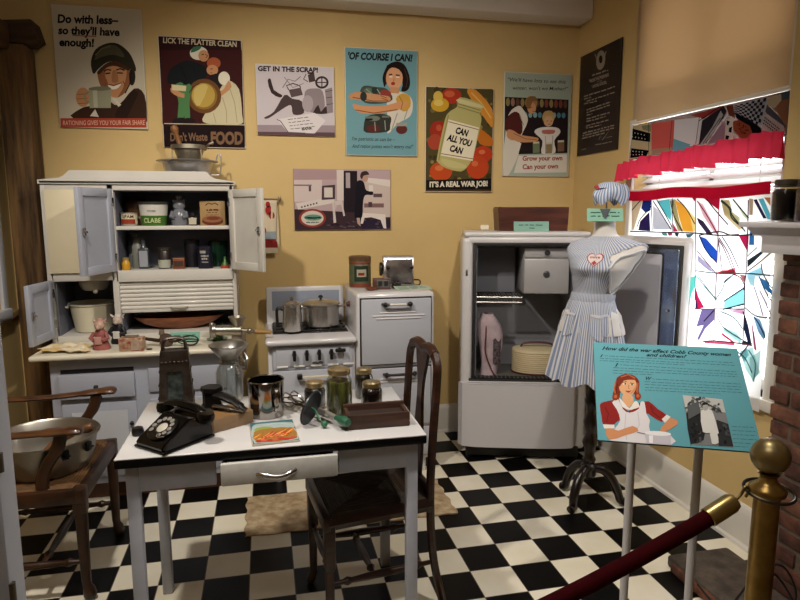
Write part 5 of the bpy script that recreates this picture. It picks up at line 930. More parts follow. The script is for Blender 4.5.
def hnd(p, x0, x1, z, midm):
    part(MB().tube(spline([(x0, 3.222, z), (x0 + .01, 3.198, z), (x0 + .035, 3.194, z)], 3), .008).tube(spline([(x1, 3.222, z), (x1 - .01, 3.198, z), (x1 - .035, 3.194, z)], 3), .008).sphere((x0 + .012, 3.200, z), .014, seg=12, rings=8).sphere((x1 - .012, 3.200, z), .014, seg=12, rings=8), 'handle_bracket', BLK, p, True)
    part(MB().cyl((x0 + .03, 3.194, z), (x1 - .03, 3.194, z), .0075), 'handle_bar', midm, p, True)
hnd(d1, .615, .775, .995, mat('#d8d4cc', .25, .3))
for x0, x1, z in ((.60, .80, .945), (.56, .85, .928), (.58, .83, .912)): part(MB().box(x0, x1, 3.221, 3.228, z, z + .006, b=.002), 'trim_line', mat('#e4e2e4', .25), d1, True)
d2 = part(MB().box(.500, .889, 3.226, 3.2452, .305, .636, b=.006), 'lower_door', ENG, gr, True)
hnd(d2, .62, .80, .606, BLK)
for x0, x1, z in ((.60, .80, .575), (.56, .85, .558)): part(MB().box(x0, x1, 3.221, 3.228, z, z + .006, b=.002), 'trim_line', mat('#e4e2e4', .25), d2, True)
part(MB().box(.512, .888, 3.232, 3.247, .12, .285, b=.006), 'bottom_panel', ENG, gr, True)
for x, y in ((.04, 3.33), (.04, 3.75), (.86, 3.30), (.86, 3.72)): part(MB().cyl((x, y, 0), (x, y, .125), .018, .026), 'leg', ENB, gr, True)
# pots on the cooktop
ALU = mat('#c9c6c2', .26, .95, var=.15, scale=10)
ZG = .8362
t = thing('percolator', 'tall brushed aluminium coffee percolator with black handle on the cooktop', 'coffee pot', (.140, 3.420, ZG), 0, 'cooking pots on the range')
part(MB().lathe([(0, 0), (.055, 0), (.057, .006), (.051, .135), (.052, .142), (.048, .142), (.050, .02), (0, .02)], seg=32), 'body', ALU, t)
part(MB().lathe([(.053, .140), (.054, .146), (.045, .156), (.02, .162), (.016, .167), (0, .167)], seg=32), 'lid', ALU, t)
part(MB().lathe([(.010, .166), (.012, .177), (.009, .186), (0, .19)], seg=16), 'knob', glassy('#d8d4cc', .5), t)
part(MB().tube(spline([(-.048, 0, .125), (-.072, 0, .127), (-.083, 0, .115), (-.083, 0, .065), (-.081, 0, .028)], 5), .007, sx=1.2).sphere((-.052, 0, .122), .012, seg=10, rings=6), 'handle', BLK, t)
part(MB().tube([(.02, .045, .09), (.03, .06, .115), (.035, .07, .132)], [.013, .010, .007]), 'spout', ALU, t)
t = thing('stock_pot', 'wide lidded aluminium stock pot with wooden side handle on the cooktop', 'pot', (.310, 3.545, ZG), 0, 'cooking pots on the range')
part(MB().lathe([(0, 0), (.096, 0), (.103, .006), (.106, .122), (.110, .126), (.104, .126), (.099, .01), (0, .01)], seg=40), 'body', ALU, t)
part(MB().lathe([(.111, .125), (.112, .132), (.100, .139), (.08, .146), (.04, .151), (0, .152)], seg=40), 'lid', mat('#bdb9b2', .3, .9, var=.1), t)
part(MB().cyl((0, 0, .150), (0, 0, .160), .007).lathe([(0, .160), (.013, .162), (.015, .169), (.008, .176), (0, .178)]), 'knob', BLK, t)
part(MB().tube([(.104, -.01, .110), (.146, -.03, .122)], .004, 6).tube([(.095, -.04, .108), (.146, -.034, .122)], .004, 6), 'bracket', ALU, t); part(MB().lathe([(0, 0), (.012, .004), (.018, .02), (.014, .036), (0, .04)], M=Matrix.Translation((.143, -.032, .121)) @ Matrix.Rotation(R(80), 4, 'Y')), 'grip', mat('#5a2a1c', .5), t)
part(MB().tube(spline([(-.104, .03, .108), (-.135, .03, .116), (-.135, -.03, .116), (-.104, -.03, .108)], 4), .006), 'bail_handle', ALU, t)
# on the tall oven
ZO = 1.0553; GO = 'things standing on the tall oven'
t = thing('tea_tin', 'green and red printed tea canister with dark square label on the oven top', 'tin', (.545, 3.56, ZO), 0, GO)
part(MB().lathe([(0, 0), (.064, 0), (.064, .155), (.062, .158), (0, .158)], seg=40), 'can', mat('#415a42', .45, var=.35, hex2='#6a5a3c', scale=30), t)
part(MB().lathe([(.0655, .152), (.0655, .176), (.06, .18), (0, .18)], seg=40), 'lid', mat('#7a5a3c', .4, .3, var=.3), t)
part(MB().lathe([(.0646, .004), (.0646, .022)], seg=40).lathe([(.0646, .135), (.0646, .147)], seg=40), 'red_band', mat('#7d3a2a', .5), t)
part(MB().lathe([(.0648, .035), (.0648, .125)], seg=20, a0=-pi * .72, a1=-pi * .28).lathe([(.0651, .062), (.0651, .105)], seg=16, m=1, a0=-pi * .64, a1=-pi * .36).lathe([(.0654, .07), (.0654, .086)], seg=10, m=2, a0=-pi * .6, a1=-pi * .42), 'label_band', [ink('#2c3a2e'), ink('#a8a08a'), ink('#7a3326')], t)
t = thing('toaster', 'upright chrome flip side toaster with black knobs on the oven top', 'toaster', (.772, 3.56, ZO), -4, GO)
toaster = t
CH2 = mat('#bdb8b8', .28, .9, var=.2, scale=9)
part(MB().prism([(-.055, .012), (.055, .012), (.046, .155), (.03, .178), (-.03, .178), (-.046, .155)], -.088, .088, axis='x').box(-.095, .095, -.062, .062, 0, .014, b=.004), 'body', CH2, t)
part(MB().box(-.075, .075, -.006, .006, -.001, .14, b=.002, M=Matrix.Translation((0, -.064, .02)) @ Matrix.Rotation(R(4), 4, 'X')), 'flip_door', mat('#b8b2b2', .3, .9, var=.4, scale=14), t)
for sx in (-1, 1): part(MB().cyl((sx * .07, -.066, .115), (sx * .07, -.09, .115), .006).sphere((sx * .07, -.092, .115), .011, seg=10, rings=6), 'knob', BLK, t)
part(MB().lathe([(0, 0), (.03, .002), (.034, .012), (.026, .02), (0, .022)], M=Matrix.Translation((-.112, -.01, .10)) @ Matrix.Rotation(R(90), 4, 'Y') , sx=1.25).cyl((-.10, -.01, .1), (-.085, -.01, .1), .008), 'side_handle', BLK, t)
t = thing('metal_case', 'small boxy metal case with two dark windows in front of the toaster', 'case', (.645, 3.41, ZO), -8, GO)
part(MB().box(-.05, .05, -.025, .025, 0, .062, b=.004), 'case', mat('#6a4a40', .4, .3, var=.3), t)
part(MB().box(-.028, .046, -.0265, -.024, .012, .054, b=.001), 'front_plate', mat('#7d7a78', .3, .7), t)
part(MB().box(-.020, .002, -.0285, -.026, .018, .048, b=.001).box(.014, .036, -.0285, -.026, .018, .048, b=.001), 'dial', mat('#2a2c2c', .3), t)
solo(MB().lathe([(0, 0), (.018, 0), (.034, .014), (.036, .018), (.03, .017), (.014, .006), (0, .006)], (.575, 3.36, ZO)), 'copper_dish', mat('#8a5238', .35, .7), 'tiny copper coloured dish on the oven edge', 'dish', GO)
t = thing('black_plug_adapter', 'little black plug adapter beside the metal clock', 'plug', (.735, 3.43, ZO), 10, GO)
part(MB().box(-.024, .024, -.02, .02, 0, .03, b=.004), 'body', mat('#22201f', .4), t); part(MB().cyl((-.01, -.01, .03), (-.01, -.01, .05), .01).cyl((.012, .005, .03), (.012, .005, .042), .008), 'prong', mat('#5a5654', .3, .8), t)
card('caption_card', 'pale green caption card lying on the oven in front of toaster', (.82, 3.33, ZO), .21, .075, 4, 78, [(10, 14, 80, 3), (10, 26, 88, 3), (10, 38, 60, 3)], 'blue green caption cards', '#a9b8a4')
part(MB().tube(spline([(.845, 3.56, ZO + .03), (.90, 3.55, ZO + .03), (.89, 3.50, ZO + .008), (.83, 3.46, ZO + .006), (.76, 3.45, ZO + .008), (.74, 3.46, ZO + .006)], 6), .0045, 8), 'power_cord', mat('#2a2522', .7), toaster, True)

# ------------------------------------------------------------------ old refrigerator set across the corner
W = .75; D = .46
fg = thing('refrigerator', 'old white rounded refrigerator standing open across the room corner', 'refrigerator', (1.125, 3.415, 0), -16.2)
FW = mat('#cfcccc', .3, var=.05, scale=4, coat=.2); GREY = mat('#87878d', .5, var=.1, scale=4); DK = mat('#191818', .6)
OX0, OX1, OZ0, OZ1 = .068, .672, .50, 1.300
s = MB()
s.box(0, OX0, 0, D, .07, 1.345, b=.028, seg=4).box(OX1, W, 0, D, .07, 1.345, b=.028, seg=4)
s.box(.03, W - .03, 0, D, OZ1, 1.35, b=.02, seg=3).box(.03, W - .03, .02, D, .07, .46, b=.01).box(.02, W - .02, D - .03, D, .07, 1.345, b=.01)
part(s, 'cabinet_shell', FW, fg)
part(MB().box(.012, W - .012, -.002, D, 1.342, 1.376, b=.016, seg=3), 'top_cap', FW, fg)
part(MB().grid(lambda u, v: (-.012 + (W - .05) * u, -.018 - .045 * (1 - (2 * u - 1) ** 4) ** .5 if 0 < u < 1 else -.0, .095 + .385 * v), 32, 3).box(0, W - .07, -.005, .02, .095, .48).prism([(-.012 + (W - .05) * k / 32, (-.018 - .045 * (1 - (2 * k / 32 - 1) ** 4) ** .5) if 0 < k < 32 else 0) for k in range(33)], .478, .481).prism([(-.012 + (W - .05) * k / 32, (-.018 - .045 * (1 - (2 * k / 32 - 1) ** 4) ** .5) if 0 < k < 32 else 0) for k in range(33)], .0949, .0955), 'lower_panel', mat('#c6c4c8', .28, coat=.2), fg)
part(MB().box(.04, W - .04, .0, D - .02, 0.02, .095, b=.006), 'plinth', DK, fg)
for x, y in ((.06, .04), (W - .06, .04), (.06, D - .06), (W - .06, D - .06)): part(MB().cyl((x, y, 0), (x, y, .03), .024), 'foot', DK, fg)
ln = MB()
ln.box(OX0 + .012, OX0 + .022, .02, D - .04, OZ0, OZ1).box(OX1 - .022, OX1 - .012, .02, D - .04, OZ0, OZ1).box(OX0, OX1, D - .05, D - .04, OZ0, OZ1).box(OX0, OX1, .02, D - .04, OZ1 - .01, OZ1).box(OX0, OX1, .02, D - .04, OZ0 - .012, OZ0)
part(ln, 'liner', GREY, fg)
part(MB().box(OX0 - .002, OX0 + .016, -.003, .02, OZ0 - .02, OZ1 + .012, b=.004).box(OX1 - .016, OX1 + .002, -.003, .02, OZ0 - .02, OZ1 + .012, b=.004).box(OX0, OX1, -.003, .02, OZ1 - .006, OZ1 + .012, b=.004).box(OX0 - .02, OX1 + .02, -.012, .03, .484, .502, b=.004), 'gasket', DK, fg)
fz = part(MB().box(.362, .632, .06, .36, 1.005, 1.285, b=.014), 'freezer_box', mat('#b2b0b0', .4, .2), fg)
part(MB().box(.366, .628, .045, .062, 1.222, 1.280, b=.006).box(.366, .628, .046, .062, 1.01, 1.218, b=.012), 'freezer_door', mat('#aaa8a8', .4, .2), fz)
part(MB().cyl((.497, .044, 1.252), (.497, .03, 1.252), .016), 'dial', DK, fz); part(MB().lathe([(0, 0), (.02, 0), (.021, .004), (.014, .006), (.012, .003), (0, .003)], M=Matrix.Translation((.497, .046, 1.125)) @ Matrix.Rotation(R(90), 4, 'X')), 'emblem', mat('#6b6a6c', .3, .8), fz)
part(MB().box(OX0 + .03, .34, .26, .40, .99, 1.275, b=.006), 'side_compartment', mat('#72747c', .5), fg)
rk = MB().tube([(OX0 + .025, .06, .985), (.36, .06, .985)], .006).tube([(OX0 + .025, .06, .955), (.36, .06, .955)], .005)
for k in range(16): rk.tube([(OX0 + .035 + k * .017, .06, .985), (OX0 + .035 + k * .017, .38, .985)], .003, 6).tube([(OX0 + .035 + k * .017, .06, .955), (OX0 + .035 + k * .017, .06, .985)], .0025, 6)
part(rk, 'wire_shelf', mat('#a5a29e', .35, .8), fg)
part(MB().box(OX0, OX1, .05, .36, .5002, .506, b=.002), 'glass_shelf', mat('#5a5652', .3), fg)
part(MB().box(OX0 - .03, OX1 + .03, -.022, .02, .483, .489, b=.002), 'sill_strip', FW, fg)
gl = MB()
for k in range(24): gl.box(OX0 + .01 + k * .0245, OX0 + .026 + k * .0245, -.006, .045, .5065, .510)
part(gl, 'sill_grille', DK, fg)
part(MB().box(.022, .034, -.006, .004, 1.12, 1.155, b=.003), 'strike_plate', mat('#77736e', .3, .8), fg)
# open door hinged at the far side, swung towards the side wall
DH = Vector((W - .01, -.012, 0)); Md = Matrix.Translation(DH) @ Matrix.Rotation(R(-55.5), 4, 'Z')   # local x runs from hinge to free edge, local -y is the inside
Ld = .63
dm = MB().box(0, Ld, 0, .055, .52, 1.362, b=.03, seg=4, M=Md).box(.012, Ld - .012, -.03, .03, .535, 1.345, b=.018, seg=3, M=Md)
dr = part(dm, 'door', FW, fg)
part(MB().box(.03, Ld - .03, -.04, -.02, .55, 1.325, b=.008, M=Md), 'door_gasket', DK, dr)
part(MB().box(.045, Ld - .045, -.047, -.03, .565, 1.308, b=.006, M=Md), 'chrome_frame', mat('#7f8ba0', .18, .9), dr)
part(MB().box(.07, Ld - .125, -.053, -.035, .60, 1.285, b=.006, M=Md), 'inner_frame', DK, dr)
part(MB().box(.076, Ld - .131, -.062, -.04, .606, 1.278, b=.012, M=Md), 'inner_panel', mat('#a6a5ac', .35, coat=.2), dr)
part(MB().box(Ld - .10, Ld - .07, -.058, -.045, .69, .73, b=.004, M=Md).cyl(Md @ Vector((Ld - .085, -.06, .80)), Md @ Vector((Ld - .085, -.046, .80)), .006).cyl(Md @ Vector((Ld - .085, -.06, 1.0)), Md @ Vector((Ld - .085, -.046, 1.0)), .006), 'latch', mat('#b9b6b2', .25, .9), dr)
FM = fg.matrix_basis.copy()
FM = Matrix.Translation((1.125, 3.415, 0)) @ Matrix.Rotation(R(-16.2), 4, 'Z')
def onf(x, y, z): return tuple(FM @ Vector((x, y, z)))
# inside the refrigerator
t = thing('cloth_bundle', 'pink fabric bundle with a dark red cord edge standing in the refrigerator', 'bundle', onf(.172, .10, .5063), -16.2)
def gd(u, v, o):
    a = 2 * pi * u; z_ = .375 * v; rx = .062 - .012 * sin(v * 5.2 + 1.2) - .03 * max(0, v - .8) / .2; ry = .045 - .006 * sin(v * 5.2)
    return ((rx + o) * cos(a) + .012 * sin(v * 4), (ry + o) * sin(a), z_)
part(MB().shell(gd, 28, 16, .004, cu=True), 'satin', mat('#c0acb2', .45, var=.3, scale=14), t)
part(MB().tube(spline([(-.02, -.040, .365), (-.022, -.052, .25), (-.024, -.054, .15), (.005, -.054, .06), (.035, -.046, .0)], 6), .004), 'piping', mat('#5a1a26', .6), t)
part(MB().grid(lambda u, v: (.022 + .050 * u, -.054 + .03 * u * u, .07 + .15 * v + .012 * sin(u * 7)), 8, 8), 'lace_panel', mat('#17141a', .8, var=.6, hex2='#6a5a60', scale=60), t)
t = thing('ribbed_basket', 'cream ribbed oval basket with dark red handle in the refrigerator', 'basket', onf(.475, .17, .5063), -16.2)
rbm = MB().lathe([(0, 0), (.148, 0), (.152, .006), (.152, .125), (.148, .13)], seg=48, sy=.72)
for k in range(10): rbm.lathe([(.1525, .01 + .012 * k), (.1545, .014 + .012 * k), (.1525, .018 + .012 * k)], seg=48, sy=.72)
part(rbm, 'basket', mat('#c0ae8a', .5), t); part(MB().lathe([(.15, .131), (.155, .134), (.15, .15), (.12, .156), (0, .158)], seg=48, sy=.72), 'lid', mat('#c9b995', .45), t)
part(MB().tube(spline([(-.10, -.0, .155), (-.08, 0, .178), (0, 0, .186), (.08, 0, .178), (.10, 0, .155)], 5), .006), 'handle', mat('#4a1e1c', .5), t)
part(MB().tube([(.153 * cos(a_), .153 * .72 * sin(a_), .006) for a_ in (2 * pi * k / 40 for k in range(40))], .005, 6, closed=True), 'base_trim', mat('#4a1e1c', .5), t)
# on top of the refrigerator
t = thing('wooden_box', 'plain reddish brown wooden box on top of the refrigerator', 'box', onf(.415, .22, 1.3763), -12.5)
part(MB().prism([(-.20, 0), (.205, 0), (.21, .135), (-.185, .135), (-.19, .142), (-.205, .142), (-.21, .13)], -.10, .10, axis='y'), 'body', wood('#5a2c1e', '#3a1a12', .4, (1, 9, 9), 4), t)
part(MB().box(-.20, .21, -.101, .101, .1355, .141, b=.002), 'lid', wood('#64321f', '#3a1a12', .4, (1, 9, 9), 4), t)
card('caption_card', 'blue green caption card leaning on the reddish wooden box', onf(.403, .055, 1.3763), .205, .058, -12.5, 12, [(14, 18, 86, 4), (44, 34, 60, 4)], 'blue green caption cards', '#7fa99a')
t = thing('paper_tag', 'small white folded paper tag near the refrigerator corner', 'tag', onf(.135, .10, 1.3763), -16)
part(MB().box(-.024, .024, 0, .0015, .010, .038, M=Matrix.Rotation(R(-20), 4, 'X')), 'paper', mat('#d6cdb8', .7), t); part(MB().box(-.010, .010, 0, .012, 0, .0105), 'base', mat('#a99a80', .7), t)
# ------------------------------------------------------------------ dress form, pinafore, cap
def interp(tab, z):
    for a, b_ in zip(tab, tab[1:]):
        if a[0] <= z <= b_[0]:
            t = (z - a[0]) / (b_[0] - a[0]); t = t * t * (3 - 2 * t) * .5 + t * .5; return [p + (q - p) * t for p, q in zip(a[1:], b_[1:])]
    return list((tab[0] if z < tab[0][0] else tab[-1])[1:])
SEC = [(.90, .165, .125, .005), (.98, .145, .112, .005), (1.06, .096, .080, 0), (1.10, .094, .078, 0), (1.17, .122, .096, -.004), (1.225, .146, .112, -.010), (1.28, .170, .100, -.002), (1.315, .186, .082, .006), (1.336, .178, .070, .010), (1.352, .135, .060, .012), (1.368, .075, .054, .010), (1.385, .056, .050, .006), (1.41, .050, .047, .002), (1.445, .050, .047, 0)]
def lean(z):
    k = max(0, min(1, (z - 1.04) / .22)); return -.022 + .046 * k * k * (3 - 2 * k)
def body(a, z, off=0.):
    rx, ry, cy = interp(SEC, z)
    x = (rx + off) * cos(a); y = cy + (ry + off) * sin(a)
    if x > 0: x *= 1 + .08 * math.exp(-((z - 1.325) / .045) ** 2)
    else: x *= 1 - .10 * math.exp(-((z - 1.335) / .04) ** 2)
    x += lean(z)
    for bx in (-.062, .062):
        w = math.exp(-((x - bx - lean(z)) / .042) ** 2 - ((z - 1.225) / .042) ** 2) * max(0, -sin(a)); y -= .034 * w
    return Vector((x, y, z))
FX, FY, FR = 1.587, 2.71, -46
fm = thing('dress_form', 'white torso dress form on a dark turned wooden tripod stand', 'dress form', (FX, FY, 0), FR)
FORM = mat('#d8d4d0', .6)
tz = [.90 + .545 * k / 46 for k in range(47)]
tm = MB().grid(lambda u, v: body(2 * pi * u, .90 + .545 * v), 56, 60, cu=True)
tm.add([tuple(body(2 * pi * k / 56, 1.445)) for k in range(56)] + [(.024, 0, 1.452)], [(k, (k + 1) % 56, 56) for k in range(56)]).add([tuple(body(2 * pi * k / 56, .90)) for k in range(56)], [list(range(56))])
part(tm, 'torso', FORM, fm)
DW = mat('#170b08', .28, var=.3, coat=.2)
part(MB().lathe([(0, .14), (.022, .145), (.03, .16), (.03, .21), (.02, .22), (.026, .24), (.018, .26), (.022, .30), (.03, .33), (.022, .36), (.016, .38), (.024, .41), (.028, .44), (.02, .47), (.015, .49), (.022, .52), (.027, .55), (.018, .58), (.014, .60), (.014, .90), (0, .905)], seg=20, sx=1.3, sy=1.3), 'turned_post', DW, fm)
for wx, wy in ((1.454, 2.625), (1.744, 2.641), (1.536, 2.870)):
    lx = (wx - FX) * cos(R(-FR)) - (wy - FY) * sin(R(-FR)); ly = (wx - FX) * sin(R(-FR)) + (wy - FY) * cos(R(-FR))
    L = math.hypot(lx, ly); d = Vector((lx / L, ly / L, 0)); pr = [(.015, .195), (.07, .185), (.115, .14), (.145, .075), (L - .01, .032), (L + .015, .022)]
    part(MB().tube(spline([tuple(d * a + Vector((0, 0, b_))) for a, b_ in pr], 5), [.023] * 16 + [.021] * 5 + [.021] * 5, 10), 'leg', DW, fm)
part(MB().cyl((.028, .0, 1.445), (.028, .0, 1.60), .004, seg=8), 'cap_rod', mat('#c9c5c0', .3), fm)
def stripes(n, c1, c2, name):
    m = bpy.data.materials.new(name); m.use_nodes = True; nt = m.node_tree; b = nt.nodes['Principled BSDF']; b.inputs['Roughness'].default_value = .85
    tc = nt.nodes.new('ShaderNodeTexCoord'); sp = nt.nodes.new('ShaderNodeSeparateXYZ'); nt.links.new(tc.outputs['Object'], sp.inputs[0])
    at = nt.nodes.new('ShaderNodeMath'); at.operation = 'ARCTAN2'; nt.links.new(sp.outputs[1], at.inputs[0]); nt.links.new(sp.outputs[0], at.inputs[1])
    mu = nt.nodes.new('ShaderNodeMath'); mu.operation = 'MULTIPLY'; mu.inputs[1].default_value = n; nt.links.new(at.outputs[0], mu.inputs[0])
    si = nt.nodes.new('ShaderNodeMath'); si.operation = 'SINE'; nt.links.new(mu.outputs[0], si.inputs[0])
    gt_ = nt.nodes.new('ShaderNodeMapRange'); gt_.inputs['From Min'].default_value = -.35; gt_.inputs['From Max'].default_value = .35; nt.links.new(si.outputs[0], gt_.inputs[0])
    mx = nt.nodes.new('ShaderNodeMixRGB'); mx.inputs[1].default_value = lin(c1); mx.inputs[2].default_value = lin(c2); nt.links.new(gt_.outputs[0], mx.inputs[0]); nt.links.new(mx.outputs[0], b.inputs['Base Color'])
    return m
STR = stripes(80, '#cdcdd0', '#7d8cac', 'blue_white_stripe')
dr = thing('pinafore_dress', 'blue and white striped pinafore dress worn on the dress form', 'dress', (FX, FY, .62), FR)
NU, NV = 72, 40
def bod(u, v):
    z = 1.085 + .288 * v; return body(2 * pi * u, z, .006)
def armhole(i, j):
    a = 2 * pi * (i + .5) / NU; z = 1.085 + .288 * (j + .5) / NV
    if a > pi: a -= 2 * pi
    h = .36 + max(0, z - 1.10) * 2.5; h *= max(0, 1 - max(0, z - 1.285) / .05) ** .5 if z > 1.285 else 1
    return z > 1.10 and abs(a + .40) < h
bm_ = MB().grid(bod, NU, NV, cu=True, skip=armhole)
off = Matrix.Translation((0, 0, -.62))
def prt(mb, nm, m, par=None, lab=None): mb.V = [(x, y, z - .62) for x, y, z in mb.V]; return part(mb, nm, m, par or dr, label=lab)
bodice = prt(bm_, 'bodice', STR)
el = []
for k in range(25):
    t_ = 2 * pi * k / 24; zc = 1.205 + .108 * sin(t_); hh_ = (.36 + max(0, zc - 1.10) * 2.5) * (.62 if zc > 1.29 else 1); el.append(tuple(body(-.40 + (hh_ * cos(t_)), zc, .008)))
prt(MB().tube(el[:-1], .0045, 8, closed=True), 'armhole_binding', mat('#d3d5da', .85), bodice)
hp = []
for k in range(28):
    t = 2 * pi * k / 28; hp.append((.034 * (16 * sin(t) ** 3) / 17, .034 * (13 * cos(t) - 5 * cos(2 * t) - 2 * cos(3 * t) - cos(4 * t)) / 17))
def onchest(x, z, off_):
    rx, ry, cy = interp(SEC, z); return tuple(body(-math.acos(max(-1, min(1, x / rx))), z, off_))
for nm, k_, o_, c in (('heart_edge', 1.15, .0085, '#a8383c'), ('heart_patch', 1., .0095, '#d8cfcc')):
    h_ = MB(); V = [onchest(x * k_ - .006, 1.268 + y * k_, o_) for x, y in hp] + [onchest(-.006, 1.268, o_)]
    h_.add(V, [(k, (k + 1) % 28, 28) for k in range(28)], 0); prt(h_, nm, mat(c, .8), bodice)
lt = MB()
for a in (-.027, -.021, -.014, -.008, -.001, .006, .011): lt.add([onchest(a, 1.272, .0102), onchest(a + .004, 1.272, .0102), onchest(a + .004, 1.281, .0102), onchest(a, 1.281, .0102)], [(0, 1, 2, 3)])
lt.add([onchest(-.006 + x, 1.252 + z, .0102) for x, z in ((-.004, -.01), (.004, -.01), (.004, .01), (-.004, .01))], [(0, 1, 2, 3)]); lt.add([onchest(-.006 + x, 1.252 + z, .0103) for x, z in ((-.010, -.004), (.010, -.004), (.010, .004), (-.010, .004))], [(0, 1, 2, 3)])
prt(lt, 'lettering', mat('#a8383c', .8), bodice)
prt(MB().grid(lambda u, v: body(2 * pi * u, 1.05 + .048 * v, .010 + .003 * sin(v * pi)), 64, 4, cu=True), 'waistband', STR)
rf_ = random.Random(6); ph = [rf_.uniform(0, 6.28) for _ in range(6)]
def skirt(u, v, o=0.):
    a = 2 * pi * u; k = v ** .8
    rx = .106 + .090 * k; ry = .090 + .080 * k
    f = 1 + min(1, v * 3 + .15) * (.060 * sin(15 * a + ph[0] + .9 * sin(3 * a)) + .028 * sin(29 * a + ph[1]) + .05 * sin(7 * a + ph[2])) * (.6 + .5 * v)
    z = 1.062 - .402 * v + .014 * v * sin(9 * a + ph[3]) - .03 * v * max(0, -sin(a)) * 0
    return Vector(((rx * f + o) * cos(a) + lean(z), (ry * f + o) * sin(a) - .006 * v, z))
prt(MB().shell(lambda u, v, o: skirt(u, v, o), 260, 24, .002, cu=True), 'skirt', STR)
for ac in (-pi / 2 - .62, -pi / 2 + .55):
    def pk(u, v, o):
        a = ac + (u - .5) * .62; p = skirt(a / (2 * pi), .16 + .28 * v * (1 - .22 * abs(2 * u - 1) ** 2), .007 + .003 * (1 - v)); return p
    q_ = MB().grid(lambda u, v: pk(u, v, 0), 12, 8); pkt = prt(q_, 'pocket', STR)
    prt(MB().grid(lambda u, v: pk(u, v * .12 - .03, 0) + Vector((0, -.003, .003)), 12, 2), 'pocket_trim', mat('#c9cad2', .85), pkt)
t = thing('striped_cap', 'blue striped gathered cap with red badge held above the dress form', 'cap', (FX + .032, FY - .02, 1.515), FR)
def capf(u, v, o):
    a = 2 * pi * u; r_ = .066 + .012 * sin(pi * v) + .012 * sin(3 * a + 1) * (1 - v) + .006 * sin(7 * a) * (1 - .5 * v); z = .034 * abs(sin(2.0 * a + .5)) * (1 - v) + (.092 + .016 * cos(a - .6)) * v
    return ((r_ + o) * cos(a) * 1.02, (r_ + o) * sin(a) * .85, z)
part(MB().shell(capf, 60, 12, .002, cu=True), 'brim', stripes(30, '#c9cdd6', '#6f84ab', 'blue_white_cap_stripe'), t)
part(MB().lathe([(.062, .086), (.055, .104), (.03, .114), (0, .116)], sy=.85, seg=30), 'crown', stripes(30, '#c9cdd6', '#6f84ab', 'blue_white_cap_stripe_b'), t)
part(MB().sphere((-.052, -.036, .092), .011, sz=.8, seg=10, rings=6).sphere((-.042, -.044, .084), .007, seg=8, rings=5), 'red_badge', mat('#a8323a', .7), t)
cf = card('caption_card', 'blue green caption card balanced on the neck of the dress form', (FX - .020, FY - .080, 1.4455), .165, .06, -18, 12, [(10, 16, 90, 4), (10, 30, 90, 4)], 'blue green caption cards', '#86b9a4')
part(MB().prism([(-.024, .058), (.026, .058), (.004, .012), (-.004, .012)], -.004, -.0015, M=Matrix.Rotation(R(-12), 4, 'X'), axis='y'), 'grey_flap', mat('#4a5258', .7), cf)

# ------------------------------------------------------------------ enamel topped table
TZ = .765
tb_ = thing('kitchen_table', 'white enamel topped kitchen table with black edge and pulled out drawer', 'table', (.03, 2.14, 0))
X0, X1, Y0, Y1 = -.456, .503, 1.872, 2.44
part(MB().box(X0, X1, Y0, Y1, TZ - .006, TZ, b=.0059, seg=3).prism(smooth_closed([(X0 + .002, Y0 + .03, 0), (X0 + .03, Y0 + .002, 0), (X1 - .03, Y0 + .002, 0), (X1 - .002, Y0 + .03, 0), (X1 - .002, Y1 - .03, 0), (X1 - .03, Y1 - .002, 0), (X0 + .03, Y1 - .002, 0), (X0 + .002, Y1 - .03, 0)], 1), TZ - .01, TZ - .003), 'tabletop', mat('#d2d1d2', .18, var=.04, scale=6, coat=.4), tb_, True)
part(MB().box(X0 - .001, X1 + .001, Y0 - .001, Y1 + .001, TZ - .033, TZ - .0045, b=.006), 'black_edge', mat('#0a0a0b', .3, spec=.2), tb_, True)
TW = mat('#b6bac8', .5, var=.14, scale=9)
ap = MB()
ap.box(X0 + .04, -.17, Y0 + .03, Y0 + .05, .645, TZ - .033).box(.215, X1 - .04, Y0 + .03, Y0 + .05, .645, TZ - .033)
ap.box(X0 + .04, X1 - .04, Y1 - .05, Y1 - .03, .645, TZ - .033).box(X0 + .03, X0 + .05, Y0 + .04, Y1 - .04, .645, TZ - .033).box(X1 - .05, X1 - .03, Y0 + .04, Y1 - .04, .645, TZ - .033)
part(ap, 'apron', TW, tb_, True)
for x in (X0 + .042, X1 - .042):
    for y in (Y0 + .045, Y1 - .05):
        part(MB().box(x - .019, x + .019, y - .019, y + .019, 0, TZ - .034, b=.005), 'leg', TW, tb_, True)
dw = part(MB().box(-.152, .206, Y0 - .022, Y0 - .004, .660, .730, b=.004).box(-.150, .198, Y0 - .004, Y0 + .30, .652, .660).box(-.150, -.140, Y0 - .004, Y0 + .30, .655, .715).box(.188, .198, Y0 - .004, Y0 + .30, .655, .715).box(-.15, .198, Y0 + .29, Y0 + .30, .655, .715), 'drawer', mat('#cdccc8', .5, var=.2, scale=12), tb_, True)
part(MB().tube(spline([(-.045, Y0 - .022, .690), (-.030, Y0 - .034, .690), (.0, Y0 - .046, .687), (.035, Y0 - .048, .687), (.06, Y0 - .036, .692), (.075, Y0 - .022, .694)], 5), [.004] + [.007] * 24 + [.004], 10, sx=1.3), 'handle', CHR, dw, True)
t = solo(MB().shell(lambda u, v, o: (.10 + .07 * u, Y0 + .005 + .05 * v, .703 + .012 * sin(u * 9) * sin(v * 6) + .008 * sin(u * 19) + o), 16, 8, .002), 'napkin', mat('#c9cede', .85, var=.5, hex2='#8a9abf', scale=40), 'folded blue and white napkin in the table drawer', 'napkin', origin=(.135, Y0 + .03, .66))

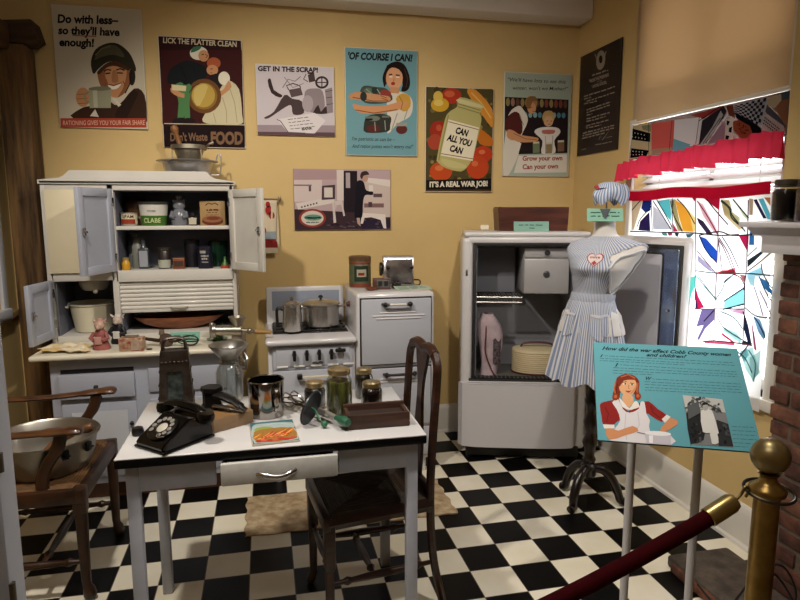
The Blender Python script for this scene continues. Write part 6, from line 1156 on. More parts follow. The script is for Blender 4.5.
# ---- telephone
def F3(*p): return p
t = thing('telephone', 'black rotary dial telephone at the corner of the table', 'telephone', (-.297, 1.985, TZ + .0004), -44)
PB = mat('#070707', .2, spec=.35)
prf = [(-.108, .002), (-.112, .022), (-.10, .036), (.012, .102), (.035, .098), (.04, .085), (.062, .085), (.07, .098), (.095, .10), (.108, .08), (.116, .004)]
bd = MB()
def wedge(x0, x1, k): bd.prism([(y * k, z * (1 if k == 1 else .97)) for y, z in prf], x0, x1, axis='x')
wedge(-.068, .068, 1); wedge(-.078, -.068, .96); wedge(.068, .078, .96)
bd.box(-.085, .085, -.114, .116, 0, .012, b=.005)
part(bd, 'body', PB, t)
sl_ = Matrix.Translation((-.0, -.050, .0705)) @ Matrix.Rotation(math.atan2(.066, .112), 4, 'X')
dl = part(MB().lathe([(0, -.004), (.056, -.004), (.058, .004), (.052, .009), (.030, .008), (.027, .005), (0, .005)], M=sl_, seg=36), 'dial', mat('#181616', .2, .3, coat=.3), t)
fh = MB()
for k in range(10):
    a = R(-60 + k * 30); fh.lathe([(0, .0098), (.0085, .0098), (.0095, .0088), (.0095, .007)], (.041 * cos(a), .041 * sin(a), 0), 12, M=sl_)
part(fh, 'finger_hole', mat('#8a8680', .35, .2), dl); part(MB().lathe([(0, .0065), (.020, .0065), (.022, .005)], M=sl_, seg=24), 'number_card', mat('#b9b4a6', .5), dl)
part(MB().tube([sl_ @ Vector((.012, -.03, .010)), sl_ @ Vector((.03, -.045, .011)), sl_ @ Vector((.052, -.035, .008))], .003, 6), 'finger_stop', CHR, dl)
HZ = .105
hd_ = part(MB().tube(spline([(-.11, .05, HZ + .008), (-.085, .05, HZ + .022), (-.04, .05, HZ + .03), (.04, .05, HZ + .03), (.085, .05, HZ + .022), (.11, .05, HZ + .008)], 5), [.018] * 4 + [.0165] * 18 + [.018] * 4, 12, sx=.9, sy=1.15), 'handset', PB, t)
for sx in (-1, 1): part(MB().lathe([(0, .028), (.028, .026), (.034, .010), (.033, -.008), (.026, -.014), (0, -.016)], (0, 0, 0), 22, M=Matrix.Translation((sx * .112, .05, HZ - .004)) @ Matrix.Rotation(R(sx * 12), 4, 'Y')), 'ear_cup', PB, hd_)
co = [(-.10 - .03 * sin(k / 90 * pi) + .009 * cos(k * .9), .06 - .0016 * k * .4 + .009 * sin(k * .9), .095 - .0010 * k) for k in range(86)]
part(MB().tube(co, .0028, 6), 'coiled_cord', mat('#121010', .4), t)
part(MB().tube(spline([(-.085, .02, .014), (-.115, .03, .008), (-.13, .06, .006), (-.115, .10, .006), (-.08, .115, .008)], 5), .005, 8), 'wall_cord', mat('#121010', .4), t)
TEL = t
TEL.scale = (.85, .86, .82)
solo(MB().lathe([(0, 0), (.018, 0), (.02, .012), (.016, .026), (0, .028)], (-.425, 2.075, TZ + .0003), 16), 'black_plug', mat('#131111', .35), 'small round black plug on the table beside the telephone', 'plug')
# ---- box grater
RT = mat('#4d4742', .42, .75, var=.5, hex2='#3a2a1e', scale=22)
t = thing('box_grater', 'tall dark tin box grater with strap handle behind the telephone', 'grater', (-.335, 2.335, TZ + .0004), 4)
w0, d0, w1, d1, hh = .062, .045, .048, .032, .225
g_ = MB()
V = [(-w0, -d0, 0), (w0, -d0, 0), (w0, d0, 0), (-w0, d0, 0), (-w1, -d1, hh), (w1, -d1, hh), (w1, d1, hh), (-w1, d1, hh)]
g_.add(V, [(1, 2, 6, 5), (2, 3, 7, 6), (3, 0, 4, 7), (4, 5, 6, 7)], 0, None, False)
def fpt(x, z): k = z / hh; return (x * (1 - k) * w0 + x * k * w1, -d0 + (d0 - d1) * k, z)
wx0, wx1, wz0, wz1 = -.50, .46, .045, .150
o4 = [fpt(-1, 0), fpt(1, 0), fpt(1, hh), fpt(-1, hh)]; i4 = [fpt(wx0, wz0), fpt(wx1, wz0), fpt(wx1, wz1), fpt(wx0, wz1)]
g_.add(o4 + i4, [(k, (k + 1) % 4, 4 + (k + 1) % 4, 4 + k) for k in range(4)], 0, None, False)
part(g_, 'body', RT, t)
part(MB().add([tuple(Vector(p) + Vector((0, .006, 0))) for p in i4], [(0, 1, 2, 3)], 0, None, False), 'slicing_plate', mat('#77807d', .3, .8, var=.5, hex2='#2f3a3a', scale=30), t)
gh = MB()
for r_ in range(3):
    for k in range(5):
        for sd in (-1, 1): gh.sphere((sd * (w0 - (w0 - w1) * (.05 + .06 * r_) / hh) , -.03 + .015 * k, .05 + .05 * r_), .005, seg=8, rings=5)
for k in range(7): gh.sphere((-.048 + .016 * k, -d0 + .002, .028), .005, seg=8, rings=5); gh.sphere((-.042 + .014 * k, -d1 - .003, .185), .005, seg=8, rings=5)
part(gh, 'grating_teeth', RT, t)
part(MB().tube(spline([(-.040, 0, hh - .002), (-.038, 0, hh + .025), (-.028, 0, hh + .04), (0, 0, hh + .044), (.028, 0, hh + .04), (.038, 0, hh + .025), (.040, 0, hh - .002)], 5), .008, 8, sx=.8, sy=1.5), 'handle', RT, t)
# ---- glass milk jar and funnel
t = thing('glass_jar', 'clear glass canning jar holding up a metal funnel on the table', 'jar', (-.148, 2.405, TZ + .0004), 0)
part(MB().lathe([(0, .004), (.040, .002), (.050, .008), (.051, .02), (.051, .112), (.044, .132), (.036, .142), (.036, .165), (.033, .165), (.033, .142), (.041, .13), (.047, .11), (.047, .012), (0, .008)], seg=32), 'glass', glassy('#eef0ee', .86), t)
part(MB().tube(spline([(.037, 0, .15), (.05, .005, .145), (.056, 0, .125), (.046, -.01, .135)], 4), .0025, 6).tube([(.037 * cos(a), .037 * sin(a), .150) for a in (2 * pi * k / 24 for k in range(24))], .0025, 6, closed=True), 'wire_bail', mat('#8a8680', .3, .9), t)
solo(MB().lathe([(.024, -.02), (.026, .0), (.034, .003), (.071, .048), (.074, .052), (.074, .056), (.069, .054), (.03, .008), (.021, -.02)], (-.148, 2.405, TZ + .1655), 40).tube([(.0, 0, 0)] and [(-.148 + .062, 2.375, TZ + .165 + .025), (-.148 + .072, 2.362, TZ + .165 + .005), (-.148 + .06, 2.36, TZ + .165 - .005), (-.148 + .045, 2.375, TZ + .165 + .012)], .004, 8), 'funnel', mat('#b8b4ae', .28, .95, var=.15, scale=15), 'wide metal canning funnel set in the mouth of the clear jar', 'funnel', origin=(-.148, 2.405, TZ + .1455))
# ---- tan book with black press
t = thing('tan_box', 'small tan wooden block beside the telephone under black tongs', 'box', (-.150, 2.122, TZ + .0004), 33)
part(MB().box(-.076, .076, -.058, .058, 0, .046, b=.003), 'body', mat('#8a6f52', .6, var=.15, scale=10), t); part(MB().box(-.072, .072, -.054, .054, .046, .0475), 'top_sheet', mat('#8f6a40', .55, var=.25, scale=9), t)
t = thing('hand_press', 'black cast press with hexagonal cup and tapering handle on the tan block', 'press', (-.152, 2.140, TZ + .0484), -22)
BI = mat('#1c1a1a', .35, .5)
hx = [(.038 * cos(R(60 * k + 12)), .038 * sin(R(60 * k + 12))) for k in range(6)]
part(MB().prism([(x * .86, y * .86) for x, y in hx], 0, .072, M=Matrix.Translation((-.052, .012, 0))).prism(hx, .058, .074, M=Matrix.Translation((-.052, .012, 0))).prism(hx, 0, .010, M=Matrix.Translation((-.052, .012, 0))), 'cup', BI, t)
part(MB().tube(spline([(-.03, .0, .048), (0, -.006, .046), (.035, -.014, .036), (.07, -.022, .020), (.088, -.026, .010)], 5), [.024] * 6 + [.023] * 5 + [.019] * 5 + [.012] * 5, 10, sx=.5), 'upper_handle', BI, t)
part(MB().tube(spline([(-.03, -.012, .014), (.0, -.022, .015), (.04, -.030, .012), (.086, -.034, .006)], 5), [.013] * 6 + [.011] * 5 + [.006] * 5, 10, sx=.5), 'lower_handle', mat('#8a8278', .25, .9), t)
# ---- flour sifter
CHS = mat('#a39d98', .12, 1., var=.25, scale=7)
t = thing('flour_sifter', 'shiny chrome flour sifter cup with strap handle on the table', 'sifter', (-.010, 2.190, TZ + .0004), -38)
part(MB().lathe([(0, .02), (.056, .018), (.058, 0), (.0605, .0), (.0605, .014), (.063, .02), (.063, .128), (.066, .131), (.064, .134), (.060, .130), (.059, .024), (0, .022)], seg=44), 'cup', CHS, t)
part(MB().tube(spline([(.058, -.025, .115), (.075, -.035, .11), (.082, -.04, .092), (.080, -.038, .06), (.07, -.03, .035), (.056, -.024, .03)], 5), .009, 8, sx=.4), 'handle', CHS, t)
part(MB().tube([(-.05, .0, .035), (.05, 0, .035)], .003, 6), 'sifter_bar', CHS, t)
# ---- cookery booklet
t = thing('cookery_booklet', 'teal booklet with a heap of carrots on the cover near table edge', 'booklet', (.013, 1.995, TZ + .0004), 4)
part(MB().box(-.076, .072, -.103, .103, 0, .006, b=.001), 'pages', mat('#b9b0a0', .7), t)
A = Art([(500, 290), (636, 262), (668, 338), (512, 354)], .146, .204)
A.rect('#3f6a74', 0, 0, 800, 700); A.cols  # cover ground
A.layer = 1
A = Art([(0, 0), (100, 0), (100, 140), (0, 140)], .146, .204)
A.rect('#3f6670', 0, 0, 100, 140).poly('#9fb0ae', [(4, 30), (30, 12), (96, 22), (98, 60), (98, 136), (4, 136)], 3).ell('#8a9a4a', 30, 52, 22, 16).ell('#c9a23e', 22, 70, 18, 14)
rr = random.Random(8)
A.poly('#9a7038', [(8, 62), (40, 50), (94, 58), (96, 128), (10, 132)], 2)
for k in range(15):
    x0, y0 = 6 + 5.4 * k + rr.uniform(-3, 3), 128 - rr.uniform(0, 26) - 1.2 * k; l = rr.uniform(34, 56); a = R(rr.uniform(38, 58)); w_ = rr.uniform(4, 6); c = rr.choice(('#c96a26', '#d8843a', '#bd5030', '#d79a44', '#c4583c'))
    tx, ty = x0 + l * cos(a), y0 - l * sin(a); nx, ny = sin(a) * w_, cos(a) * w_
    A.poly('#6e2c18', [(x0 - nx * 1.25, y0 - ny * 1.25), (x0 + nx * 1.25, y0 + ny * 1.25), (tx + 1.5, ty - 1)]).poly(c, [(x0 - nx, y0 - ny), (x0 + nx, y0 + ny), (tx, ty)]).line('#e3b070', [(x0 - nx * .2, y0 - ny * .2), (x0 + (tx - x0) * .6, y0 + (ty - y0) * .6)], 1.2)
for k in range(7): A.ell(rr.choice(('#a83a2c', '#c05844', '#b84a3a')), 14 + 12 * k, 126 + rr.uniform(-4, 4), 8, 7)
A.line('#d9d6cc', [(10, 36), (60, 20), (94, 40)], 2)
A.build(t, Matrix.Translation((-.002, 0, .006)) @ Matrix.Rotation(R(-90), 4, 'X'))
# ---- rotary egg beater
t = thing('egg_beater', 'rotary egg beater with black gear wheel and green wooden grip', 'egg beater', (.165, 2.10, TZ + .0004), 0)
HP, BP = Vector((.055, -.085, .030)), Vector((-.102, .195, .030)); ax = (HP - BP).normalized(); pn = Vector((0, 0, 1)).cross(ax).normalized()
part(MB().lathe([(0, -.004), (.008, 0), (.010, .014), (.016, .035), (.018, .055), (.013, .070), (0, .074)], M=Matrix.Translation(HP) @ ax.to_track_quat('Z', 'Y').to_matrix().to_4x4()), 'grip', mat('#265a42', .4, coat=.3), t)
fr_ = MB().tube([HP, HP - ax * .05, HP - ax * .12], [.009, .012, .011], 10).tube([HP - ax * .03 + pn * .012, HP - ax * .12 + pn * .016, HP - ax * .16 + pn * .014], .004, 6).tube([HP - ax * .03 - pn * .012, HP - ax * .12 - pn * .016, HP - ax * .16 - pn * .014], .004, 6).box(-.02, .02, -.007, .007, -.006, .006, b=.002, M=Matrix.Translation(HP - ax * .165) @ ax.to_track_quat('Y', 'Z').to_matrix().to_4x4())
part(fr_, 'frame', mat('#c9c5c0', .35, .8), t)
wn = Vector((.80, -.56, -.30)).normalized(); wc = Vector((-.026, -.050, .060))
wq = wn.to_track_quat('Z', 'Y').to_matrix().to_4x4()
gw = MB().lathe([(0, -.002), (.052, -.002), (.060, -.003), (.060, .003), (.052, .002), (0, .002)], M=Matrix.Translation(wc) @ wq, seg=40)
for k in range(40): gw.box(.059, .063, -.0012, .0012, -.003, .003, M=Matrix.Translation(wc) @ wq @ Matrix.Rotation(2 * pi * k / 40, 4, 'Z'))
part(gw, 'gear_wheel', mat('#4c4f56', .35, .7, var=.3), t)
part(MB().tube([wc, wc + wn * .015, wc + wn * .018 - ax * -.03 + Vector((0, 0, -.03))], .004, 8).sphere(wc + wn * .03 + ax * .035 + Vector((0, 0, -.036)), .012, seg=10, rings=6), 'crank_knob', mat('#2c6a4a', .4), t)
for sd in (-1, 1):
    for q_ in (0, 1):
        w_ = pn if q_ == 0 else Vector((0, 0, 1)); b0 = HP - ax * .165 + pn * .011 * sd
        L = (BP - b0).length * .98; c0 = BP + pn * .019 * sd
        f = lambda k, s_: b0.lerp(c0, k) + w_ * s_
        part(MB().tube(spline([f(0, .003), f(.45, .006), f(.62, .022), f(.85, .024), f(1, .004), f(1, -.004), f(.85, -.024), f(.62, -.022), f(.45, -.006), f(0, -.003)], 4), .0030, 6), 'beater_loop', CHS, t)
# ---- canning jars
LIDC = mat('#c9b488', .28, .9, var=.15, scale=20)
def canjar(lab, x, y, r_, h_, cont, fill, gtint='#f2f4f0'):
    t = thing('canning_jar', lab, 'jar', (x, y, TZ + .0004), 0, 'filled canning jars on the table')
    hb = h_ - .025
    part(MB().lathe([(0, .001), (r_ * .86, .001), (r_, .010), (r_, hb * .80), (r_ * .95, hb * .88), (r_ * .78, hb * .97), (r_ * .78, hb + .008)], seg=32), 'glass', glassy(gtint, .86), t)
    fh_ = hb * fill
    pr = [(0, .004), (r_ * .84, .004), (r_ * .955, .012), (r_ * .955, min(fh_, hb * .80)), (r_ * .90, min(fh_, hb * .88)) if fh_ > hb * .80 else (r_ * .95, fh_), (r_ * .72, fh_), (0, fh_)]
    part(MB().lathe(pr, seg=32), 'contents', cont, t)
    part(MB().lathe([(r_ * .80, hb - .002), (r_ * .86, hb), (r_ * .88, hb + .008), (r_ * .86, hb + .016), (r_ * .80, hb + .018), (r_ * .68, hb + .018)], seg=36), 'screw_band', LIDC, t)
    part(MB().lathe([(r_ * .70, hb + .0155), (r_ * .6, hb + .019), (r_ * .3, hb + .017), (0, hb + .0175)], seg=32), 'lid', mat('#b0a484', .3, .9), t)
    return t
JAM = mat('#160b10', .25); BEAN = mat('#6d7036', .4, var=.7, hex2='#262c12', scale=28, stretch=(3, 3, .35))
canjar('small dark jam canning jar next to the tall green jar', .167, 2.235, .040, .108, JAM, .97)
canjar('tallest canning jar, filled with green beans', .246, 2.125, .046, .180, BEAN, .84)
canjar('dark canning jar standing furthest back behind the wooden tray', .366, 2.320, .036, .125, mat('#15110f', .3), .97)
canjar('dark jam canning jar right behind the low wooden tray', .372, 2.178, .040, .110, JAM, .97)
# bean strips inside the tall jar
# ---- wooden tray
t = thing('wooden_tray', 'low dark open wooden tray at the corner of the table', 'tray', (.360, 2.025, TZ + .0004), 0)
TRW = wood('#4a2e20', '#2a180f', .55, (1, 9, 9), 5)
tq = MB().box(-.108, .108, -.062, -.048, 0, .050, b=.003).box(-.108, .108, .036, .050, 0, .058, b=.003).box(-.108, -.094, -.05, .04, 0, .048, b=.003).box(.094, .108, -.05, .04, 0, .048, b=.003).box(-.10, .10, -.055, .04, 0, .010)
part(tq, 'body', TRW, t); part(MB().box(-.094, .094, -.048, .036, .011, .036, b=.002), 'slatted_inside', mat('#2a1a12', .8), t)

# ------------------------------------------------------------------ chairs
CW = wood('#3c2012', '#1f0f09', .32, (2, 2, 9), 5); CW2 = wood('#3f2412', '#221208', .38, (2, 9, 2), 5)
def rush(w0, w1, d, z, m, nm, t, rr_=.010):
    """woven rush seat: front edge w0 wide at x=d/2, back edge w1 at x=-d/2"""
    def f(u, v):
        x = -d / 2 + d * u; w = w1 + (w0 - w1) * u; y = (v - .5) * w
        e = min(u * d, (1 - u) * d, v * w, (1 - v) * w)
        return (x, y, z + .010 * min(1, e / .03) - .010 * min(1, max(0, e - .05) / .12) + .0022 * sin(e * 2 * pi / rr_))
    q = MB().grid(f, 90, 90); q.box(-d / 2 + .004, d / 2 - .004, -w1 / 2 + .006, w1 / 2 - .006, z - .022, z - .002)
    part(q, nm, m, t)
RUSH = mat('#6e4c26', .75, var=.45, scale=20, bump=.3, bscale=150)
t = thing('side_chair', 'dark wooden side chair with rush seat and splat back pushed under the table', 'chair', (.355, 2.185, 0), 186)
SW0, SW1, SD, SZ = .37, .32, .40, .44
rush(SW0 - .02, SW1 - .02, SD - .02, SZ + .004, mat('#3a2818', .7, var=.45, scale=20, bump=.3, bscale=150), 'rush_seat', t)
sr = MB()
sr.box(SD / 2 - .022, SD / 2 + .008, -SW0 / 2, SW0 / 2, SZ - .045, SZ + .008, b=.008).box(-SD / 2 - .008, -SD / 2 + .02, -SW1 / 2, SW1 / 2, SZ - .045, SZ + .006, b=.006)
for sd in (-1, 1): sr.tube([(SD / 2 - .01, sd * (SW0 / 2 - .012), SZ - .018), (-SD / 2, sd * (SW1 / 2 - .012), SZ - .018)], .026, 4, sx=1.0, sy=.6, up=(0, 0, 1))
part(sr, 'seat_rail', CW, t)
for sd in (-1, 1):
    y = sd * (SW0 / 2 - .022)
    part(MB().box(SD / 2 - .035, SD / 2 + .004, y - .02, y + .02, .25, SZ + .002, b=.006).tube([(SD / 2 - .015, y, .27), (SD / 2 - .015, y, .05), (SD / 2 - .005, y, .022), (SD / 2 + .002, y, .008)], [.018, .015, .018, .016], 10), 'front_leg', CW, t)
    yb = sd * (SW1 / 2 - .018)
    part(MB().tube(spline([(-SD / 2 - .055, yb, .008), (-SD / 2 - .012, yb, .22), (-SD / 2, yb, .45), (-SD / 2 - .006, yb * 1.03, .66), (-SD / 2 - .020, yb * 1.05, .885), (-SD / 2 - .024, yb * .98, .95), (-SD / 2 - .026, yb * .75, .983)], 6), .020, 8, sx=.8, sy=.95, up=(1, 0, 0)), 'back_post', CW, t)
part(MB().tube(spline([(-SD / 2 - .025, -.12, .973), (-SD / 2 - .028, -.06, .990), (-SD / 2 - .030, 0, .980), (-SD / 2 - .028, .06, .990), (-SD / 2 - .025, .12, .973)], 6), .024, 8, sx=.75, sy=.9, up=(1, 0, 0)), 'top_rail', CW, t)
spl = [(-.032, .47), (-.034, .60), (-.045, .72), (-.04, .82), (-.055, .93), (.055, .93), (.04, .82), (.045, .72), (.034, .60), (.032, .47)]
def bx(z): return -SD / 2 - .0 - .022 * max(0, (z - .45) / .5) ** 1.4
sp_ = MB(); n = len(spl) // 2
L = []; 
for k in range(25):
    z = .45 + .525 * k / 24; w_ = .034 + .010 * sin((z - .47) * 14) + .018 * max(0, (z - .85) / .1); L.append((z, w_))
sp_.shell(lambda u, v, o: (bx(.45 + .525 * v) + o, (u - .5) * 2 * L[int(round(v * 24))][1], .45 + .525 * v), 6, 24, .012)
part(sp_, 'splat', CW, t)
part(MB().box(-SD / 2 - .012, -SD / 2 + .008, -SW1 / 2 + .02, SW1 / 2 - .02, .452, .49, b=.004), 'lower_rail', CW, t)
def turned(p0, p1, r_): 
    p0, p1 = Vector(p0), Vector(p1); L_ = (p1 - p0).length
    return MB().lathe([(0, 0), (r_ * .6, .001), (r_ * .7, L_ * .12), (r_ * 1.2, L_ * .16), (r_ * .75, L_ * .2), (r_, L_ * .35), (r_ * 1.15, L_ * .5), (r_, L_ * .65), (r_ * .75, L_ * .8), (r_ * 1.2, L_ * .84), (r_ * .7, L_ * .88), (r_ * .6, L_ - .001), (0, L_)], seg=12, M=Matrix.Translation(p0) @ (p1 - p0).to_track_quat('Z', 'Y').to_matrix().to_4x4())
for sd in (-1, 1): part(turned((SD / 2 - .015, sd * (SW0 / 2 - .022), .19), (-SD / 2 - .015, sd * (SW1 / 2 - .018), .19), .013), 'side_stretcher', CW, t)
part(turned((.02, -SW0 / 2 + .03, .19), (.02, SW0 / 2 - .03, .19), .013), 'cross_stretcher', CW, t)
part(turned((SD / 2 - .015, -SW0 / 2 + .03, .25), (SD / 2 - .015, SW0 / 2 - .03, .25), .012), 'front_stretcher', CW, t)

t = thing('armchair', 'brown wooden armchair with woven rush seat holding a big metal basin', 'chair', (-.925, 2.655, 0), 0)
AW, AD, AZ = .55, .46, .452
rush(AW - .03, AW - .07, AD - .03, AZ + .006, RUSH, 'rush_seat', t)
ar = MB()
ar.box(AD / 2 - .03, AD / 2 + .005, -AW / 2, AW / 2, AZ - .05, AZ + .010, b=.009).box(-AD / 2, -AD / 2 + .03, -AW / 2 + .02, AW / 2 - .02, AZ - .05, AZ + .006, b=.006)
for sd in (-1, 1): ar.box(-AD / 2, AD / 2 - .01, sd * (AW / 2 - .032), sd * (AW / 2 - .002), AZ - .05, AZ + .010, b=.009)
part(ar, 'seat_rail', CW2, t)
for sd in (-1, 1):
    y = sd * (AW / 2 - .028)
    part(MB().box(AD / 2 - .042, AD / 2 + .006, y - .024, y + .024, .36, AZ + .012, b=.007).tube([(AD / 2 - .018, y, .37), (AD / 2 - .018, y, .08), (AD / 2 - .016, y, .06), (AD / 2 - .012, y, .045), (AD / 2 - .008, y, .022), (AD / 2 - .008, y, .008)], [.024, .018, .017, .022, .025, .02], 12), 'front_leg', CW2, t)
    part(MB().tube(spline([(-AD / 2 - .03, y * .94, .008), (-AD / 2 + .01, y * .94, .25), (-AD / 2 + .018, y * .94, .46), (-AD / 2 + .0, y * .96, .70), (-AD / 2 - .06, y * .98, 1.02)], 6), .021, 8), 'back_post', CW, t)
    arm = spline([(-AD / 2 + .005, y, .678), (-.05, y * 1.0, .678), (.10, y * 1.03, .684), (.20, y * 1.06, .690), (.245, y * 1.06, .689)], 6)
    part(MB().tube(arm, [.020] * 8 + [.021] * 5 + [.026] * 5 + [.031] * 4 + [.029, .027, .02], 12, sx=.55, sy=1.15, up=(0, 0, 1)), 'arm', mat('#5d391c', .3, var=.4, hex2='#351c0c', scale=6, stretch=(2, 9, 2), coat=.3), t)
    part(MB().tube(spline([(.165, y * 1.03, .675), (.15, y * 1.02, .62), (.105, y * .99, .55), (.085, y * .97, .49), (.085, y * .96, .435)], 6), [.022] * 8 + [.020] * 8 + [.022] * 9, 8, sx=1.1, sy=.75, up=(1, 0, 0)), 'arm_support', CW2, t)
    part(turned((AD / 2 - .0, y, .16), (-AD / 2 + .0, y * .94, .16), .014), 'side_stretcher', CW2, t)
part(turned((.06, -AW / 2 + .03, .16), (.06, AW / 2 - .03, .16), .014), 'cross_stretcher', CW2, t)
for z, hh in ((.98, .06), (.84, .045), (.70, .04)):
    part(MB().tube(spline([(-AD / 2 - .055 * (z - .45) / .5, -AW / 2 + .04, z), (-AD / 2 - .03 - .055 * (z - .45) / .5, 0, z), (-AD / 2 - .055 * (z - .45) / .5, AW / 2 - .04, z)], 6), hh / 2, 8, sx=1, sy=.35, up=(0, 0, 1)), 'back_slat', CW, t)
# basin and masher
BA = mat('#a8a39a', .33, .95, var=.12, scale=9)
t = thing('preserving_pan', 'large aluminium preserving pan standing on the rush seat of armchair', 'basin', (-.892, 2.625, AZ + .0125), 0)
part(MB().lathe([(0, .0), (.14, .0), (.16, .008), (.182, .06), (.196, .135), (.206, .138), (.207, .142), (.197, .143), (.19, .135), (.176, .06), (.155, .012), (0, .006)], seg=56), 'bowl', BA, t)
for a in (-52, -22): part(MB().box(.190, .204, -.014, .014, .085, .122, b=.004, M=Matrix.Rotation(R(a), 4, 'Z')).cyl(Matrix.Rotation(R(a), 4, 'Z') @ Vector((.207, -.014, .10)), Matrix.Rotation(R(a), 4, 'Z') @ Vector((.207, .014, .10)), .005), 'handle_clip', mat('#1c1b1a', .4, .5), t)
t = thing('wooden_masher', 'brown wooden masher resting across the aluminium preserving pan', 'masher', (-.80, 2.62, AZ + .158), 0)
part(MB().lathe([(0, 0), (.016, .002), (.022, .02), (.018, .04), (.012, .05)], M=Matrix.Translation((.085, .03, .006)) @ Matrix.Rotation(R(-105), 4, 'Y')), 'grip', mat('#6d4526', .4, var=.3), t)
part(MB().tube([(.04, .028, -.005), (-.06, -.01, -.045), (-.105, -.03, -.10)], [.012, .013, .016], 12), 'shaft', mat('#6d4526', .4, var=.3), t)

# ------------------------------------------------------------------ mat on the floor
mt = MB()
def mat_edge():
    pts = []; x0, x1, y0, y1 = -.13, .90, 2.745, 3.15
    for k in range(60): pts.append((x0 + (x1 - x0) * k / 60, y0 + .004 * sin(k * .7)))
    for k in range(26): pts.append((x1 + .006 * sin(k * .8), y0 + (y1 - y0) * k / 26))
    for k in range(60): pts.append((x1 - (x1 - x0) * k / 60, y1 + .004 * sin(k * .7)))
    for k in range(26): pts.append((x0 + .006 * sin(k * .8), y1 - (y1 - y0) * k / 26))
    return pts
mt.prism(mat_edge(), .0005, .006)
solo(mt, 'floor_mat', mat('#bda98a', .9, var=.45, hex2='#957a58', scale=20, bump=.3, bscale=60), 'tan damask patterned mat on the floor in front of the range', 'mat')

# ------------------------------------------------------------------ information sign
sg = thing('information_sign', 'tilted turquoise information panel on two white poles', 'sign', (1.0386, 1.3836, 0), -25.33)
BW, BH = .3819, .3238
Mb = Matrix.Translation((0, 0, 1.0153)) @ Matrix.Rotation(R(-51.4), 4, 'X')
part(MB().box(-BW / 2, BW / 2, 0, .005, -BH / 2, BH / 2, b=.002, M=Mb), 'panel', mat('#2c3438', .5), sg)
A = Art([(31, 31), (678, 60), (791, 529), (58, 464)], BW, BH)
A.poly('#5f9fac', [(32, 32), (677, 61), (790, 528), (59, 463)])
INK = '#16262a'
A.text(INK, 'How did the war affect Cobb County women', 72, 66, 648, 96, 15, .032, .35).text(INK, 'and children?', 268, 95, 448, 104, 14, .032, .35)
A.text(INK, 'I', 64, 98, 76, 99, 12, .02, .3).text(INK, 'I', 130, 141, 144, 142, 16, .02, .3).text(INK, 'W', 266, 201, 292, 203, 15, .02, .3)
G = '#2f5a62'
for a in ((84, 93, 660, 126), (62, 104, 665, 138), (62, 114, 440, 135), (152, 133, 672, 167), (122, 146, 674, 178), (122, 158, 676, 189), (122, 170, 300, 178), (296, 197, 690, 222), (262, 209, 692, 235), (262, 221, 694, 247), (264, 234, 696, 260), (264, 246, 600, 266), (650, 410, 748, 416), (652, 428, 756, 434), (654, 446, 760, 452), (656, 464, 766, 471), (658, 482, 770, 489), (660, 498, 720, 502)): A.scribble(G, *a, 2.2)
# printed woman with pan
A.poly('#7a2a14', [(120, 270), (134, 220), (140, 190), (178, 174), (218, 184), (238, 210), (236, 250), (246, 280), (226, 288), (214, 262), (160, 250), (150, 288), (126, 292)], 3)
A.poly('#d9a47a', [(150, 240), (154, 206), (180, 192), (214, 198), (226, 220), (218, 252), (204, 268), (186, 270), (164, 260)], 3).poly('#7a2f1e', [(140, 210), (160, 180), (200, 178), (230, 200), (206, 200), (170, 204), (152, 230)], 2)
A.line('#3a1f18', [(164, 212), (182, 208)], 3).line('#3a1f18', [(198, 214), (214, 218)], 3).ell('#e8e0d0', 174, 218, 8, 4).ell('#e8e0d0', 206, 222, 7, 4).ell('#2a2a1c', 176, 218, 4).ell('#2a2a1c', 206, 222, 4).line('#b0744c', [(192, 222), (190, 238), (196, 240)], 3).poly('#c48a60', [(204, 262), (222, 246), (226, 222), (214, 240), (198, 262)], 2).poly('#a8302c', [(176, 248), (194, 250), (204, 246), (192, 258)], 2)
A.poly('#d9a47a', [(168, 262), (204, 268), (214, 292), (196, 322), (166, 296)], 2)
A.poly('#8a1f1c', [(66, 310), (90, 296), (140, 288), (158, 300), (190, 340), (232, 306), (280, 296), (320, 330), (362, 360), (340, 388), (290, 360), (262, 350), (150, 380), (130, 396), (84, 402), (74, 360)], 2)
A.poly('#d6d3d8', [(120, 300), (146, 286), (168, 330), (196, 346), (236, 330), (244, 300), (262, 300), (270, 350), (286, 380), (288, 430), (380, 450), (378, 490), (110, 466), (128, 420), (156, 380), (140, 330)], 2)
A.line('#b8623a', [(134, 206), (128, 240), (136, 272)], 6).line('#b8623a', [(232, 214), (228, 250), (238, 276)], 6).line('#b8623a', [(156, 188), (190, 178), (220, 194)], 5).line('#5a1a10', [(142, 216), (136, 250), (142, 280)], 4)
A.line('#6a1812', [(88, 320), (104, 350), (96, 388)], 5).line('#6a1812', [(290, 316), (300, 346), (330, 370)], 5)
A.poly('#e0dcd6', [(150, 280), (170, 300), (196, 326), (214, 300), (228, 296), (240, 320), (214, 330), (196, 334), (164, 320)], 2)
A.line('#b9b4bc', [(180, 350), (176, 420), (186, 464)], 3).line('#b9b4bc', [(232, 344), (240, 400), (228, 420)], 3).line('#8d5a3a', [(110, 440), (180, 432), (226, 418)], 3).line('#8d5a3a', [(344, 426), (392, 398)], 3)
A.ell('#8a3418', 134, 276, 14, 16).ell('#8a3418', 232, 274, 14, 16).ell('#b8623a', 134, 274, 7, 8).ell('#b8623a', 232, 272, 7, 8)
A.poly('#e0dcd8', [(80, 396), (130, 398), (132, 414), (86, 414)]).poly('#e0dcd8', [(338, 376), (360, 356), (378, 366), (352, 392)])
A.poly('#c98a60', [(92, 416), (128, 416), (150, 424), (210, 404), (236, 426), (180, 444), (110, 464)], 2).poly('#c98a60', [(356, 390), (378, 370), (408, 384), (404, 402), (350, 432), (330, 424)], 2)
